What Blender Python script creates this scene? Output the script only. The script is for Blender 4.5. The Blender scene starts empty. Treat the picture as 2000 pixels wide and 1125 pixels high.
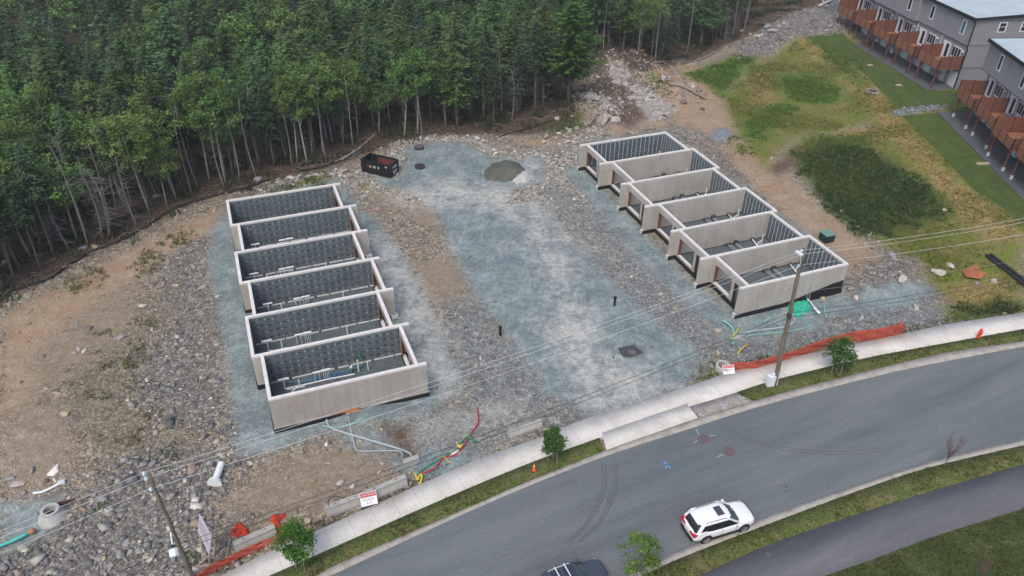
import bpy, bmesh, math, random
import numpy as np
from mathutils import Vector, Matrix
C = bpy.context.scene.collection
D = bpy.data
PI = math.pi
rnd = random.Random(7)
R = np.random.RandomState(11)

# ------------------------------------------------------------------ camera
CZ = 43.44
F = 1513.593
PITCH, ROLL = 0.6083001, 0.0144555
cp, sp, cr, sr = math.cos(PITCH), math.sin(PITCH), math.cos(ROLL), math.sin(ROLL)
FW = np.array([0, cp, -sp]); RI0 = np.array([1., 0, 0]); UP0 = np.array([0, sp, cp])
RI = RI0*cr + UP0*sr; UP = -RI0*sr + UP0*cr
cd = D.cameras.new('camera'); cam = D.objects.new('camera', cd); C.objects.link(cam)
m = Matrix(((RI[0], UP[0], -FW[0], 0), (RI[1], UP[1], -FW[1], 0), (RI[2], UP[2], -FW[2], CZ), (0, 0, 0, 1)))
cam.matrix_world = m
cd.sensor_width = 36; cd.lens = F/2000*36; cd.clip_end = 3000; cd.clip_start = .5
bpy.context.scene.camera = cam

# ------------------------------------------------------------------ sky, sun, exposure
SUN_EL, SUN_AZ = 56, 200          # degrees; azimuth clockwise from +Y
w = D.worlds.new('World'); bpy.context.scene.world = w; w.use_nodes = True
nt = w.node_tree; nt.nodes.clear()
sky = nt.nodes.new('ShaderNodeTexSky'); sky.sky_type = 'NISHITA'; sky.sun_disc = False
sky.sun_elevation = math.radians(SUN_EL); sky.sun_rotation = math.radians(SUN_AZ)
sky.air_density = 1.0; sky.dust_density = 4.0; sky.ozone_density = 1.0
bg = nt.nodes.new('ShaderNodeBackground'); bg.inputs[1].default_value = .15
wo = nt.nodes.new('ShaderNodeOutputWorld')
nt.links.new(sky.outputs[0], bg.inputs[0]); nt.links.new(bg.outputs[0], wo.inputs[0])
sl = D.lights.new('sun', 'SUN'); sl.energy = 1.05; sl.angle = math.radians(28); sl.color = (1, .95, .88)
so = D.objects.new('sun', sl); C.objects.link(so)
el, az = math.radians(SUN_EL), math.radians(SUN_AZ)
dv = Vector((math.sin(az)*math.cos(el), math.cos(az)*math.cos(el), math.sin(el)))
so.rotation_euler = dv.to_track_quat('Z', 'Y').to_euler(); so.location = (0, 0, 80)
vs = bpy.context.scene.view_settings
vs.view_transform = 'Standard'; vs.look = 'None'; vs.gamma = 1; vs.exposure = 0.45; vs.use_curve_mapping = False

# ------------------------------------------------------------------ the photograph's geometry: pixel (2000x1125) -> place on the ground
def ray(px, py): return FW + RI*((px-1000)/F) - UP*((py-562.5)/F)
def at(px, py, z=0.0):
    d = ray(px, py); t = (z-CZ)/d[2]
    return np.array([d[0]*t, d[1]*t, z])
def at_y(px, py, Y):
    d = ray(px, py); t = Y/d[1]
    return np.array([d[0]*t, Y, CZ+d[2]*t])
def sstep(a, b, x):
    t = np.clip((x-a)/(b-a), 0, 1); return t*t*(3-2*t)
def vnoise(x, y, seed=0):
    xi = np.floor(x).astype(np.int64); yi = np.floor(y).astype(np.int64)
    xf = x-xi; yf = y-yi
    def h(a, b):
        n = (a*374761393 + b*668265263 + seed*1442695041) & 0xffffffff
        n = ((n ^ (n >> 13))*1274126177) & 0xffffffff
        return ((n ^ (n >> 16)) & 0xffff)/65535.0
    u = xf*xf*(3-2*xf); v = yf*yf*(3-2*yf)
    return (h(xi, yi)*(1-u)+h(xi+1, yi)*u)*(1-v) + (h(xi, yi+1)*(1-u)+h(xi+1, yi+1)*u)*v
def fbm(x, y, seed=0, o=3):
    s = 0; a = .5
    for i in range(o):
        s = s + a*(vnoise(x*2**i, y*2**i, seed+i)-.5)*2; a *= .5
    return s
YZ = 1.5
crest = [at(*p, YZ)[:2] for p in [(1560, 75), (1640, 110), (1740, 200), (1850, 310), (1985, 440)]]
crest = [np.array([crest[0][0]-1, crest[0][1]+60])] + crest + [crest[-1]+np.array([4, -30])]
crestA = np.array(crest)[::-1]
rock_c = [(at(*p)[:2], r, h) for p, r, h in [((1165, 205), 5, 2.0), ((1225, 150), 6, 2.2), ((1285, 178), 5, 1.1), ((1190, 130), 7, 1.6), ((1130, 150), 7, 1.2)]]
mounds = [(at(*p)[:2], r, h) for p, r, h in [((1735, 530), 3.2, .9), ((1690, 560), 2.6, .4), ((120, 800), 4.5, .7), ((60, 870), 4.5, .6), ((1170, 262), 2.6, .9), ((1100, 275), 2.5, .5),
          ((380, 640), 5, .35), ((765, 320), 3, .5), ((1590, 60), 9, 1.6), ((1520, 85), 5, 1.0), ((735, 820), 2.2, .5), ((1435, 278), 1.6, .7)]]
pits = [(at(*p)[:2], r, h) for p, r, h in [((805, 875), 1.0, .5), ((25, 1025), 3.0, .6), ((1420, 655), 1.0, .25), ((1085, 278), 1.5, .2)]]
def ground_h(x, y):
    x = np.asarray(x, float); y = np.asarray(y, float)
    cx = np.interp(y, crestA[:, 1], crestA[:, 0])
    wdt = 9.0
    h = YZ*sstep(-wdt, 0, x-cx)*sstep(60, 74, y)
    for (c, r, k) in rock_c:
        d2 = ((x-c[0])**2+(y-c[1])**2)/r**2
        h = h + k*np.exp(-d2)*(1+.5*fbm(x/1.7, y/1.7, 3)+.25*fbm(x/.6, y/.6, 13))
    for (c, r, k) in mounds:
        d2 = ((x-c[0])**2+(y-c[1])**2)/r**2
        h = h + k*np.exp(-d2*1.3)*(1+.35*fbm(x/1.1, y/1.1, 5))
    for (c, r, k) in pits:
        h = h - k*np.exp(-((x-c[0])**2+(y-c[1])**2)/r**2)
    # forest ground rises gently
    h = h + .02*np.clip(y-120, 0, 200)*sstep(30, 0, x-30)
    return h
def gp(px, py):
    z = 0.0
    for i in range(7):
        p = at(px, py, z); z = float(ground_h(p[0], p[1]))
    return np.array([p[0], p[1], z])

# ------------------------------------------------------------------ materials
MATS = {}
def mat(name, col, rough=.85, var=.0, scale=3.0, metal=0.0, spec=.3, bump=0.0, bscale=30., stretch=(1, 1, 1), col2=None, attr=None, objvar=0.0, transl=0.0):
    if name in MATS: return MATS[name]
    mt = D.materials.new(name); mt.use_nodes = True; n = mt.node_tree; L = n.links
    b = n.nodes['Principled BSDF']; b.inputs['Roughness'].default_value = rough
    b.inputs['Metallic'].default_value = metal; b.inputs['Specular IOR Level'].default_value = spec
    tc = n.nodes.new('ShaderNodeTexCoord'); mp = n.nodes.new('ShaderNodeMapping'); mp.inputs['Scale'].default_value = stretch
    L.new(tc.outputs['Object'], mp.inputs[0])
    out = None
    c = (*col, 1)
    if var > 0 or col2:
        no = n.nodes.new('ShaderNodeTexNoise'); no.inputs['Scale'].default_value = scale; no.inputs['Detail'].default_value = 6; no.inputs['Roughness'].default_value = .65
        L.new(mp.outputs[0], no.inputs[0])
        rp = n.nodes.new('ShaderNodeValToRGB'); rp.color_ramp.elements[0].position = .3; rp.color_ramp.elements[1].position = .7
        c2 = col2 if col2 else tuple(v*(1+var) for v in col)
        c1 = col if col2 else tuple(v*(1-var) for v in col)
        rp.color_ramp.elements[0].color = (*c1, 1); rp.color_ramp.elements[1].color = (*c2, 1)
        L.new(no.outputs[0], rp.inputs[0]); out = rp.outputs[0]
    else:
        rg = n.nodes.new('ShaderNodeRGB'); rg.outputs[0].default_value = c; out = rg.outputs[0]
    if attr:
        at_ = n.nodes.new('ShaderNodeAttribute'); at_.attribute_name = attr
        mx = n.nodes.new('ShaderNodeMix'); mx.data_type = 'RGBA'; mx.blend_type = 'MULTIPLY'; mx.inputs[0].default_value = 1
        L.new(out, mx.inputs[6]); L.new(at_.outputs['Color'], mx.inputs[7]); out = mx.outputs[2]
    if objvar:
        oi = n.nodes.new('ShaderNodeObjectInfo'); hs = n.nodes.new('ShaderNodeHueSaturation')
        m1 = n.nodes.new('ShaderNodeMapRange'); m1.inputs[3].default_value = 1-objvar; m1.inputs[4].default_value = 1+objvar
        m2 = n.nodes.new('ShaderNodeMapRange'); m2.inputs[3].default_value = .5-.035*objvar/.3; m2.inputs[4].default_value = .5+.02*objvar/.3
        ml = n.nodes.new('ShaderNodeMath'); ml.operation = 'MULTIPLY'; ml.inputs[1].default_value = 7.31
        fr = n.nodes.new('ShaderNodeMath'); fr.operation = 'FRACT'
        L.new(oi.outputs['Random'], m1.inputs[0]); L.new(oi.outputs['Random'], ml.inputs[0]); L.new(ml.outputs[0], fr.inputs[0]); L.new(fr.outputs[0], m2.inputs[0])
        L.new(m1.outputs[0], hs.inputs['Value']); L.new(m2.outputs[0], hs.inputs['Hue']); L.new(out, hs.inputs['Color']); out = hs.outputs[0]
    L.new(out, b.inputs['Base Color'])
    if bump > 0:
        nb = n.nodes.new('ShaderNodeTexNoise'); nb.inputs['Scale'].default_value = bscale; nb.inputs['Detail'].default_value = 4
        L.new(mp.outputs[0], nb.inputs[0])
        bm_ = n.nodes.new('ShaderNodeBump'); bm_.inputs['Strength'].default_value = bump; bm_.inputs['Distance'].default_value = .05
        L.new(nb.outputs[0], bm_.inputs['Height']); L.new(bm_.outputs[0], b.inputs['Normal'])
    if transl > 0:
        tr = n.nodes.new('ShaderNodeBsdfTranslucent'); L.new(out, tr.inputs[0]); ms = n.nodes.new('ShaderNodeMixShader'); ms.inputs[0].default_value = transl
        L.new(b.outputs[0], ms.inputs[1]); L.new(tr.outputs[0], ms.inputs[2]); L.new(ms.outputs[0], n.nodes['Material Output'].inputs[0])
    MATS[name] = mt
    return mt

# ------------------------------------------------------------------ mesh helpers
class MB:
    def __init__(s): s.v = []; s.f = []; s.mi = []; s.m = 0
    def quad(s, pts):
        n = len(s.v); s.v += [tuple(p) for p in pts]; s.f.append(tuple(range(n, n+len(pts)))); s.mi.append(s.m)
    def box(s, a, b, rz=0, o=(0, 0, 0)):
        x0, y0, z0 = a; x1, y1, z1 = b
        P = [(x0, y0, z0), (x1, y0, z0), (x1, y1, z0), (x0, y1, z0), (x0, y0, z1), (x1, y0, z1), (x1, y1, z1), (x0, y1, z1)]
        c, q = math.cos(rz), math.sin(rz)
        n = len(s.v); s.v += [(o[0]+x*c-y*q, o[1]+x*q+y*c, o[2]+z) for x, y, z in P]
        for f in ((0, 3, 2, 1), (4, 5, 6, 7), (0, 1, 5, 4), (1, 2, 6, 5), (2, 3, 7, 6), (3, 0, 4, 7)): s.f.append(tuple(i+n for i in f)); s.mi.append(s.m)
        return s
    def bar(s, p, q, w, h=None):
        h = h or w; p = Vector(p); q = Vector(q); d = (q-p).normalized()
        u = d.cross(Vector((0, 0, 1)));  u = Vector((1, 0, 0)) if u.length < 1e-4 else u.normalized(); v = d.cross(u)
        n = len(s.v)
        for e in (p, q):
            for a, b in ((-1, -1), (1, -1), (1, 1), (-1, 1)): s.v.append(tuple(e+u*a*w/2+v*b*h/2))
        for f in ((0, 1, 2, 3), (7, 6, 5, 4), (0, 4, 5, 1), (1, 5, 6, 2), (2, 6, 7, 3), (3, 7, 4, 0)): s.f.append(tuple(i+n for i in f)); s.mi.append(s.m)
        return s
    def tube(s, pts, r, seg=8, caps=True):
        pts = [Vector(p) for p in pts]; rs = r if isinstance(r, (list, tuple)) else [r]*len(pts)
        n = len(s.v); u = None
        for i, p in enumerate(pts):
            d = (pts[min(i+1, len(pts)-1)]-pts[max(i-1, 0)])
            d = d.normalized() if d.length > 1e-9 else Vector((0, 0, 1))
            if u is None:
                u = d.cross(Vector((.3, .2, 1))); u = u.normalized() if u.length > 1e-3 else d.cross(Vector((1, 0, 0))).normalized()
            else:
                u = (u-d*u.dot(d)).normalized()
            v = d.cross(u)
            for k in range(seg):
                a = 2*PI*k/seg; s.v.append(tuple(p+(u*math.cos(a)+v*math.sin(a))*rs[i]))
        for i in range(len(pts)-1):
            for k in range(seg):
                a = n+i*seg+k; b = n+i*seg+(k+1) % seg
                s.f.append((a, b, b+seg, a+seg)); s.mi.append(s.m)
        if caps:
            s.f.append(tuple(n+k for k in range(seg))[::-1]); s.mi.append(s.m)
            s.f.append(tuple(n+(len(pts)-1)*seg+k for k in range(seg))); s.mi.append(s.m)
        return s
    def lathe(s, prof, c=(0, 0, 0), seg=20, axis='z'):
        n = len(s.v)
        for r, z in prof:
            for k in range(seg):
                a = 2*PI*k/seg; x, y = r*math.cos(a), r*math.sin(a)
                p = (x, y, z) if axis == 'z' else ((x, z, y) if axis == 'y' else (z, x, y))
                s.v.append((c[0]+p[0], c[1]+p[1], c[2]+p[2]))
        for i in range(len(prof)-1):
            for k in range(seg):
                a = n+i*seg+k; b = n+i*seg+(k+1) % seg
                s.f.append((a, b, b+seg, a+seg)); s.mi.append(s.m)
        return s
    def rock(s, c, r, sq=(1, 1, .7), seed=0):
        q = random.Random(seed); bm = bmesh.new(); bmesh.ops.create_icosphere(bm, subdivisions=2, radius=1)
        sq = (sq[0]*q.uniform(.8, 1.25), sq[1]*q.uniform(.75, 1.15), sq[2]*q.uniform(.8, 1.1))
        n = len(s.v); rz = q.uniform(0, PI)
        pl = [(Vector((q.gauss(0, 1), q.gauss(0, 1), q.gauss(0, 1))).normalized(), q.uniform(.35, .65)) for _ in range(9)]
        for v in bm.verts:
            p = v.co.copy()
            for nn, dd in pl:
                e = p.dot(nn)-dd
                if e > 0: p -= nn*e
            p = Vector((p.x*sq[0], p.y*sq[1], p.z*sq[2]))*r
            s.v.append((c[0]+p.x*math.cos(rz)-p.y*math.sin(rz), c[1]+p.x*math.sin(rz)+p.y*math.cos(rz), c[2]+p.z))
        for f in bm.faces: s.f.append(tuple(n+v.index for v in f.verts)); s.mi.append(s.m)
        bm.free(); return s
    def build(s, name, mats, parent=None, smooth=False, fix=False):
        me = D.meshes.new(name); me.from_pydata(s.v, [], s.f)
        if not isinstance(mats, (list, tuple)): mats = [mats]
        for x in mats: me.materials.append(x)
        me.polygons.foreach_set('material_index', s.mi)
        if smooth: me.polygons.foreach_set('use_smooth', [True]*len(s.f))
        if fix:
            bm = bmesh.new(); bm.from_mesh(me); bmesh.ops.remove_doubles(bm, verts=bm.verts, dist=.0005); bmesh.ops.recalc_face_normals(bm, faces=bm.faces); bm.to_mesh(me); bm.free()
        me.update()
        o = D.objects.new(name, me); C.objects.link(o)
        if parent: o.parent = parent
        return o
def npmesh(name, V, Fc, mats, attrs=None, smooth=False, parent=None, midx=None):
    """V (n,3), Fc (m,k)"""
    me = D.meshes.new(name); V = np.asarray(V, np.float32); Fc = np.asarray(Fc, np.int32); k = Fc.shape[1]
    me.vertices.add(len(V)); me.vertices.foreach_set('co', V.ravel())
    me.loops.add(Fc.size); me.loops.foreach_set('vertex_index', Fc.ravel())
    me.polygons.add(len(Fc)); me.polygons.foreach_set('loop_start', np.arange(0, Fc.size, k, dtype=np.int32))
    if smooth: me.polygons.foreach_set('use_smooth', np.ones(len(Fc), bool))
    if not isinstance(mats, (list, tuple)): mats = [mats]
    for x in mats: me.materials.append(x)
    if midx is not None: me.polygons.foreach_set('material_index', np.asarray(midx, np.int32))
    for an, arr in (attrs or {}).items():
        arr = np.asarray(arr, np.float32)
        if arr.ndim == 1:
            a = me.attributes.new(an, 'FLOAT', 'POINT'); a.data.foreach_set('value', arr)
        else:
            a = me.attributes.new(an, 'FLOAT_COLOR', 'POINT')
            c = np.ones((len(V), 4), np.float32); c[:, :3] = arr; a.data.foreach_set('color', c.ravel())
    me.update(calc_edges=True); me.validate()
    o = D.objects.new(name, me); C.objects.link(o)
    if parent: o.parent = parent
    return o
def tag(o, label=None, cat=None, group=None, kind=None):
    if label: o['label'] = label
    if cat: o['category'] = cat
    if group: o['group'] = group
    if kind: o['kind'] = kind
    return o
def thing(name, label, cat, loc=(0, 0, 0), rz=0, group=None):
    o = D.objects.new(name, None); C.objects.link(o); o.location = tuple(loc); o.rotation_euler = (0, 0, rz)
    o.empty_display_size = .3
    return tag(o, label, cat, group)
def kids(o): return [c for c in D.objects if c.parent is o]
def dup(root, loc, rz=0, sc=1.0, tree=None):
    r = root.copy(); C.objects.link(r); r.location = tuple(loc); r.rotation_euler = (0, 0, rz)
    r.scale = (sc, sc, sc) if not isinstance(sc, tuple) else sc
    for ch, gr in tree:
        c = ch.copy(); C.objects.link(c); c.parent = r
        for g in gr:
            d = g.copy(); C.objects.link(d); d.parent = c
    return r
def treeof(o): return [(c, kids(c)) for c in kids(o)]
def text_mesh(txt, size, name, m, parent, M, ext=.004, sx=1.0):
    cu = D.curves.new(name, 'FONT'); cu.body = txt; cu.size = size; cu.align_x = 'CENTER'; cu.align_y = 'CENTER'; cu.extrude = ext; cu.resolution_u = 2
    cu.offset = size*.02
    t = D.objects.new('tmp', cu); C.objects.link(t)
    bpy.context.view_layer.update()
    me = D.meshes.new_from_object(t.evaluated_get(bpy.context.evaluated_depsgraph_get()))
    D.objects.remove(t); D.curves.remove(cu)
    me.name = name; me.transform(Matrix.Diagonal((sx, 1, 1, 1))); me.transform(M); me.materials.clear(); me.materials.append(m)
    o = D.objects.new(name, me); C.objects.link(o); o.parent = parent
    return o
def smooth_line(P, n=6):
    """Catmull-Rom through points (arrays)"""
    P = [np.array(p, float) for p in P]; Q = [2*P[0]-P[1]]+P+[2*P[-1]-P[-2]]; out = []
    for i in range(1, len(Q)-2):
        for k in range(n):
            t = k/n; a, b, c, d = Q[i-1], Q[i], Q[i+1], Q[i+2]
            out.append(.5*((2*b)+(-a+c)*t+(2*a-5*b+4*c-d)*t*t+(-a+3*b-3*c+d)*t**3))
    out.append(P[-1]); return out
# ------------------------------------------------------------------ ground zones (corner pixels of each patch in the photograph, put onto the ground)
def P2(l): return np.array([gp(*p)[:2] for p in l])
FOREST_EDGE = [(0, 590), (60, 560), (160, 505), (300, 440), (400, 388), (480, 372), (560, 345), (640, 330), (700, 308), (760, 285), (830, 268), (930, 262), (1050, 262), (1110, 245), (1128, 205), (1110, 165), (1170, 128), (1260, 128), (1330, 118), (1400, 95), (1450, 75), (1500, 50), (1560, 25), (1610, 2)]
fe = P2(FOREST_EDGE)
fe = np.vstack([[fe[0]+np.array([-12, -14])], fe, [[62, 170], [95, 190]]])
forest_poly = np.vstack([[[-160, fe[0][1]-10]], fe, [[150, 200], [150, 330], [-160, 330]]])
Z = {}
Z['blue'] = [P2([(412, 450), (404, 500), (413, 560), (432, 650), (443, 720), (455, 800), (465, 895), (560, 872), (650, 838), (720, 832), (800, 815), (850, 800), (892, 765), (905, 735), (880, 685), (850, 625), (820, 565), (790, 505), (752, 448), (705, 405), (660, 345), (560, 365), (440, 400)]),
             P2([(780, 345), (795, 310), (790, 287), (850, 276), (915, 279), (935, 293), (960, 307), (1000, 310), (1055, 305), (1072, 328), (1062, 357), (1005, 368), (985, 400), (1040, 395), (1075, 425), (1115, 470), (1165, 520), (1208, 560), (1250, 600), (1305, 640), (1360, 690), (1362, 735), (1330, 757), (1260, 785), (1160, 822), (1120, 800), (1065, 770), (1040, 730), (1010, 690), (985, 650), (955, 610), (915, 560), (888, 500), (862, 440), (850, 405), (800, 372), (750, 362), (720, 345)]),
             P2([(1100, 322), (1135, 325), (1180, 365), (1215, 405), (1255, 450), (1310, 505), (1360, 555), (1425, 600), (1640, 570), (1655, 510), (1300, 255), (1130, 280), (1130, 325), (1180, 365), (1640, 565), (1700, 610), (1600, 625), (1500, 665), (1440, 665), (1390, 640), (1330, 590), (1285, 545), (1240, 497), (1200, 450), (1150, 392), (1110, 348)]),
             P2([(1690, 568), (1745, 550), (1800, 553), (1832, 575), (1780, 598), (1700, 612), (1640, 600)]),
             P2([(1400, 640), (1480, 620), (1620, 600), (1610, 640), (1480, 668), (1420, 672)]),
             P2([(0, 985), (60, 978), (125, 962), (130, 985), (95, 1035), (30, 1075), (0, 1080)]),
             P2([(770, 905), (830, 880), (900, 880), (960, 890), (880, 935), (820, 940)]), P2([(660, 850), (760, 840), (780, 880), (700, 870)])]
Z['grey'] = [P2([(1062, 340), (1110, 335), (1160, 385), (1210, 440), (1260, 500), (1310, 555), (1370, 610), (1420, 660), (1430, 720), (1370, 745), (1330, 720), (1250, 640), (1180, 560), (1110, 480), (1060, 420), (1040, 385)]),
             P2([(860, 590), (930, 575), (980, 640), (1040, 720), (1110, 790), (1140, 825), (1060, 850), (960, 850), (900, 800), (905, 740), (880, 680)]), P2([(640, 845), (900, 790), (1000, 800), (1130, 830), (980, 870), (900, 900), (760, 900)]), P2([(1370, 640), (1500, 660), (1700, 600), (1850, 600), (1860, 630), (1500, 715), (1370, 745)])]
Z['chalk'] = [P2([(770, 388), (850, 352), (940, 362), (1010, 375), (1030, 440), (985, 420), (930, 398), (860, 405)]),
              P2([(1075, 590), (1125, 585), (1165, 640), (1160, 690), (1240, 720), (1300, 750), (1255, 785), (1190, 800), (1150, 790), (1115, 735), (1075, 660)]),
              P2([(1012, 385), (1052, 380), (1070, 440), (1120, 540), (1090, 570), (1045, 480)]), P2([(770, 372), (860, 372), (880, 400), (820, 410), (770, 395)]), P2([(1090, 440), (1150, 480), (1145, 490), (1085, 455)]),
              P2([(735, 460), (790, 520), (850, 620), (890, 720), (880, 770), (840, 745), (805, 660), (770, 560)]), P2([(1025, 312), (1062, 318), (1058, 335), (1035, 328)]),
              P2([(1000, 345), (1050, 350), (1010, 362)]), P2([(800, 850), (960, 800), (1010, 790), (900, 840)])]
Z['tan'] = [P2([(640, 352), (720, 352), (860, 372), (870, 430), (830, 440), (760, 400), (700, 392)]), P2([(800, 520), (880, 500), (920, 560), (900, 600), (830, 590)]),
            P2([(960, 645), (1020, 650), (1015, 672), (970, 670)]), P2([(1250, 140), (1350, 150), (1420, 200), (1440, 260), (1400, 265), (1330, 245), (1310, 200)]),
            P2([(1380, 645), (1440, 650), (1440, 680), (1390, 670)]), P2([(430, 970), (560, 900), (690, 850), (880, 840), (800, 900), (640, 1000), (520, 1030)]),
            P2([(60, 780), (140, 790), (150, 900), (90, 960), (0, 960), (0, 860)]), P2([(0, 610), (240, 500), (440, 408), (440, 425), (330, 480), (260, 560), (250, 640), (160, 720), (70, 780), (0, 800)])]
Z['orange'] = [P2([(0, 625), (90, 580), (240, 498), (330, 452), (440, 400), (440, 435), (350, 482), (240, 552), (130, 630), (60, 695), (0, 725)]), P2([(1250, 140), (1340, 122), (1400, 150), (1425, 190), (1445, 262), (1400, 265), (1330, 240), (1300, 195)]),
               P2([(0, 690), (60, 690), (75, 740), (40, 800), (0, 830)]), P2([(1185, 248), (1215, 240), (1230, 262), (1200, 272)]), P2([(1225, 225), (1310, 235), (1290, 250), (1235, 240)]),
               P2([(1425, 262), (1500, 300), (1545, 350), (1600, 405), (1660, 450), (1735, 505), (1690, 520), (1655, 545), (1600, 490), (1540, 432), (1480, 370), (1420, 300)]), P2([(1300, 150), (1390, 190), (1430, 250), (1400, 262), (1330, 230), (1285, 190)]), P2([(1410, 235), (1440, 230), (1470, 290), (1440, 290)]), P2([(1010, 270), (1090, 272), (1060, 290)]),
               P2([(1870, 545), (1930, 560), (2000, 580), (1990, 600), (1900, 590), (1850, 575)])]
Z['slate'] = [P2([(0, 1160), (0, 1085), (140, 1000), (220, 905), (320, 850), (450, 880), (465, 905), (430, 960), (400, 1010), (420, 1160)]), P2([(330, 480), (400, 460), (412, 560), (440, 720), (455, 860), (330, 850), (260, 780), (250, 700), (300, 640)]),
              P2([(1450, 85), (1520, 40), (1640, 0), (1680, 30), (1640, 66), (1560, 72), (1500, 105), (1440, 115)]), P2([(1300, 245), (1380, 285), (1450, 345), (1530, 430), (1600, 490), (1580, 470), (1400, 320)]),
              P2([(1660, 545), (1690, 512), (1770, 505), (1800, 545), (1850, 600), (1850, 630), (1760, 632), (1640, 665), (1500, 712), (1370, 745), (1370, 690), (1500, 680), (1640, 640)]),
              P2([(1110, 440), (1300, 600), (1360, 680), (1300, 640), (1150, 540), (1090, 450)]), P2([(860, 620), (960, 610), (1000, 700), (1050, 760), (900, 760), (870, 700)]), P2([(1395, 255), (1440, 258), (1440, 285), (1400, 280)])]
Z['grass'] = [P2([(1560, 85), (1640, 62), (1900, 170), (2090, 330), (2090, 470), (2000, 470), (1860, 420), (1780, 330), (1700, 260), (1640, 190)]), P2([(1410, 195), (1455, 130), (1560, 78), (1640, 110), (1700, 170), (1740, 225), (1660, 250), (1560, 268), (1490, 325), (1455, 285), (1430, 240)]), P2([(1335, 145), (1450, 105), (1480, 115), (1430, 165), (1412, 195), (1380, 165)]),
              P2([(1535, 300), (1560, 268), (1740, 240), (1800, 290), (1900, 400), (2000, 470), (2010, 612), (1860, 628), (1832, 565), (1785, 505), (1740, 490), (1665, 430), (1590, 365)]),
              P2([(1075, 235), (1130, 222), (1135, 245), (1085, 262)]), P2([(540, 385), (600, 350), (640, 340), (640, 352), (560, 368)]), P2([(1280, 140), (1300, 185), (1270, 170)]), P2([(700, 360), (715, 362), (708, 366)]),
              P2([(1435, 280), (1470, 285), (1465, 298), (1440, 295)]), P2([(1368, 742), (1400, 715), (1430, 722), (1380, 745)]), P2([(1560, 690), (1620, 682), (1660, 670), (1560, 702)])]
Z['lawn'] = [P2([(1575, 72), (1640, 60), (1700, 108), (1760, 145), (1830, 178), (1885, 175), (1868, 206), (1762, 216), (1738, 196), (1690, 145), (1640, 105)]), P2([(1762, 227), (1855, 218), (1900, 210), (2080, 380), (2080, 440), (1985, 425), (1900, 370), (1840, 305), (1795, 258)])]
Z['dry'] = [P2([(1560, 82), (1600, 95), (1650, 115), (1700, 155), (1745, 215), (1800, 275), (1860, 345), (1975, 430), (2000, 470), (1950, 470), (1890, 440), (1830, 370), (1770, 300), (1715, 240), (1690, 180), (1630, 135), (1580, 110)]),
            P2([(1490, 340), (1560, 280), (1660, 252), (1740, 250), (1780, 278), (1700, 275), (1600, 290), (1530, 330)]), P2([(1450, 150), (1500, 140), (1510, 210), (1470, 200)]), P2([(1650, 130), (1700, 180), (1690, 205), (1640, 160)]),
            P2([(1850, 560), (1960, 540), (1990, 600), (1880, 610)])]
Z['tall'] = [P2([(1545, 312), (1600, 280), (1690, 282), (1760, 322), (1840, 382), (1850, 420), (1790, 440), (1740, 458), (1680, 462), (1620, 410), (1575, 350)]),
             P2([(1075, 235), (1130, 222), (1135, 245), (1085, 262)]), P2([(1880, 600), (1990, 590), (1990, 612), (1870, 628)])]
Z['bright'] = [P2([(1335, 145), (1440, 105), (1480, 110), (1430, 165), (1412, 192), (1380, 165)]), P2([(1520, 150), (1570, 140), (1640, 165), (1660, 190), (1590, 205), (1540, 195)]), P2([(1480, 215), (1540, 200), (1560, 215), (1500, 250), (1490, 272), (1455, 270), (1445, 240)]), P2([(1535, 300), (1600, 262), (1700, 262), (1700, 290), (1600, 300), (1560, 320)]), P2([(1600, 85), (1660, 110), (1700, 165), (1680, 175), (1600, 110)])]
Z['forest'] = [forest_poly]
Z['rockw'] = [P2([(1225, 165), (1260, 170), (1290, 190), (1325, 215), (1280, 238), (1262, 225), (1240, 200)]), P2([(1160, 192), (1195, 195), (1215, 225), (1190, 240), (1170, 225)]), P2([(1185, 130), (1230, 150), (1225, 165), (1190, 150)])]
Z['weed'] = [P2([(150, 640), (330, 560), (340, 640), (250, 720), (280, 800), (420, 850), (330, 880), (200, 900), (140, 790)]), P2([(100, 560), (170, 530), (165, 555), (110, 580)]), P2([(440, 395), (540, 375), (560, 355), (630, 345), (560, 380), (450, 402)])]
Z['rust'] = [P2([(738, 828), (800, 832), (815, 870), (800, 892), (775, 880), (750, 850)]), P2([(1140, 185), (1170, 130), (1230, 128), (1220, 160), (1240, 200), (1262, 230), (1230, 250), (1200, 240), (1165, 190)]), P2([(1500, 330), (1560, 285), (1600, 285), (1520, 345)])]

xs = np.concatenate([np.array([-700, -450, -300, -220, -170, -140, -125]), np.arange(-112, 116, .36), np.array([125, 140, 170, 220, 300, 450, 700])])
ys = np.concatenate([np.array([-400, -250, -120, -60, -20, 5, 15]), np.arange(22, 186, .36), np.array([195, 210, 240, 290, 380, 500, 800])])
GX, GY = np.meshgrid(xs, ys); gx = GX.ravel(); gy = GY.ravel()
def sdf(poly, x, y):
    d = np.full(x.shape, 1e9); ins = np.zeros(x.shape, bool); n = len(poly)
    for i in range(n):
        a = poly[i]; b = poly[(i+1) % n]; e = b-a; wx = x-a[0]; wy = y-a[1]
        t = np.clip((wx*e[0]+wy*e[1])/(e@e+1e-9), 0, 1)
        d = np.minimum(d, (wx-e[0]*t)**2+(wy-e[1]*t)**2)
        c = ((a[1] > y) != (b[1] > y)); ins ^= c & (x < (b[0]-a[0])*(y-a[1])/((b[1]-a[1]) if b[1] != a[1] else 1e-9)+a[0])
    d = np.sqrt(d); return np.where(ins, d, -d)
def zone(name, x, y, pad=4):
    out = np.full(x.shape, -6.0)
    for p in Z[name]:
        lo = p.min(0)-pad; hi = p.max(0)+pad
        k = (x > lo[0]) & (x < hi[0]) & (y > lo[1]) & (y < hi[1])
        if k.any(): out[k] = np.maximum(out[k], np.clip(sdf(p, x[k], y[k]), -6, 6))
    return out
attrs = {'z_'+k: zone(k, gx, gy, 7) for k in Z}
roadline = None
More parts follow.
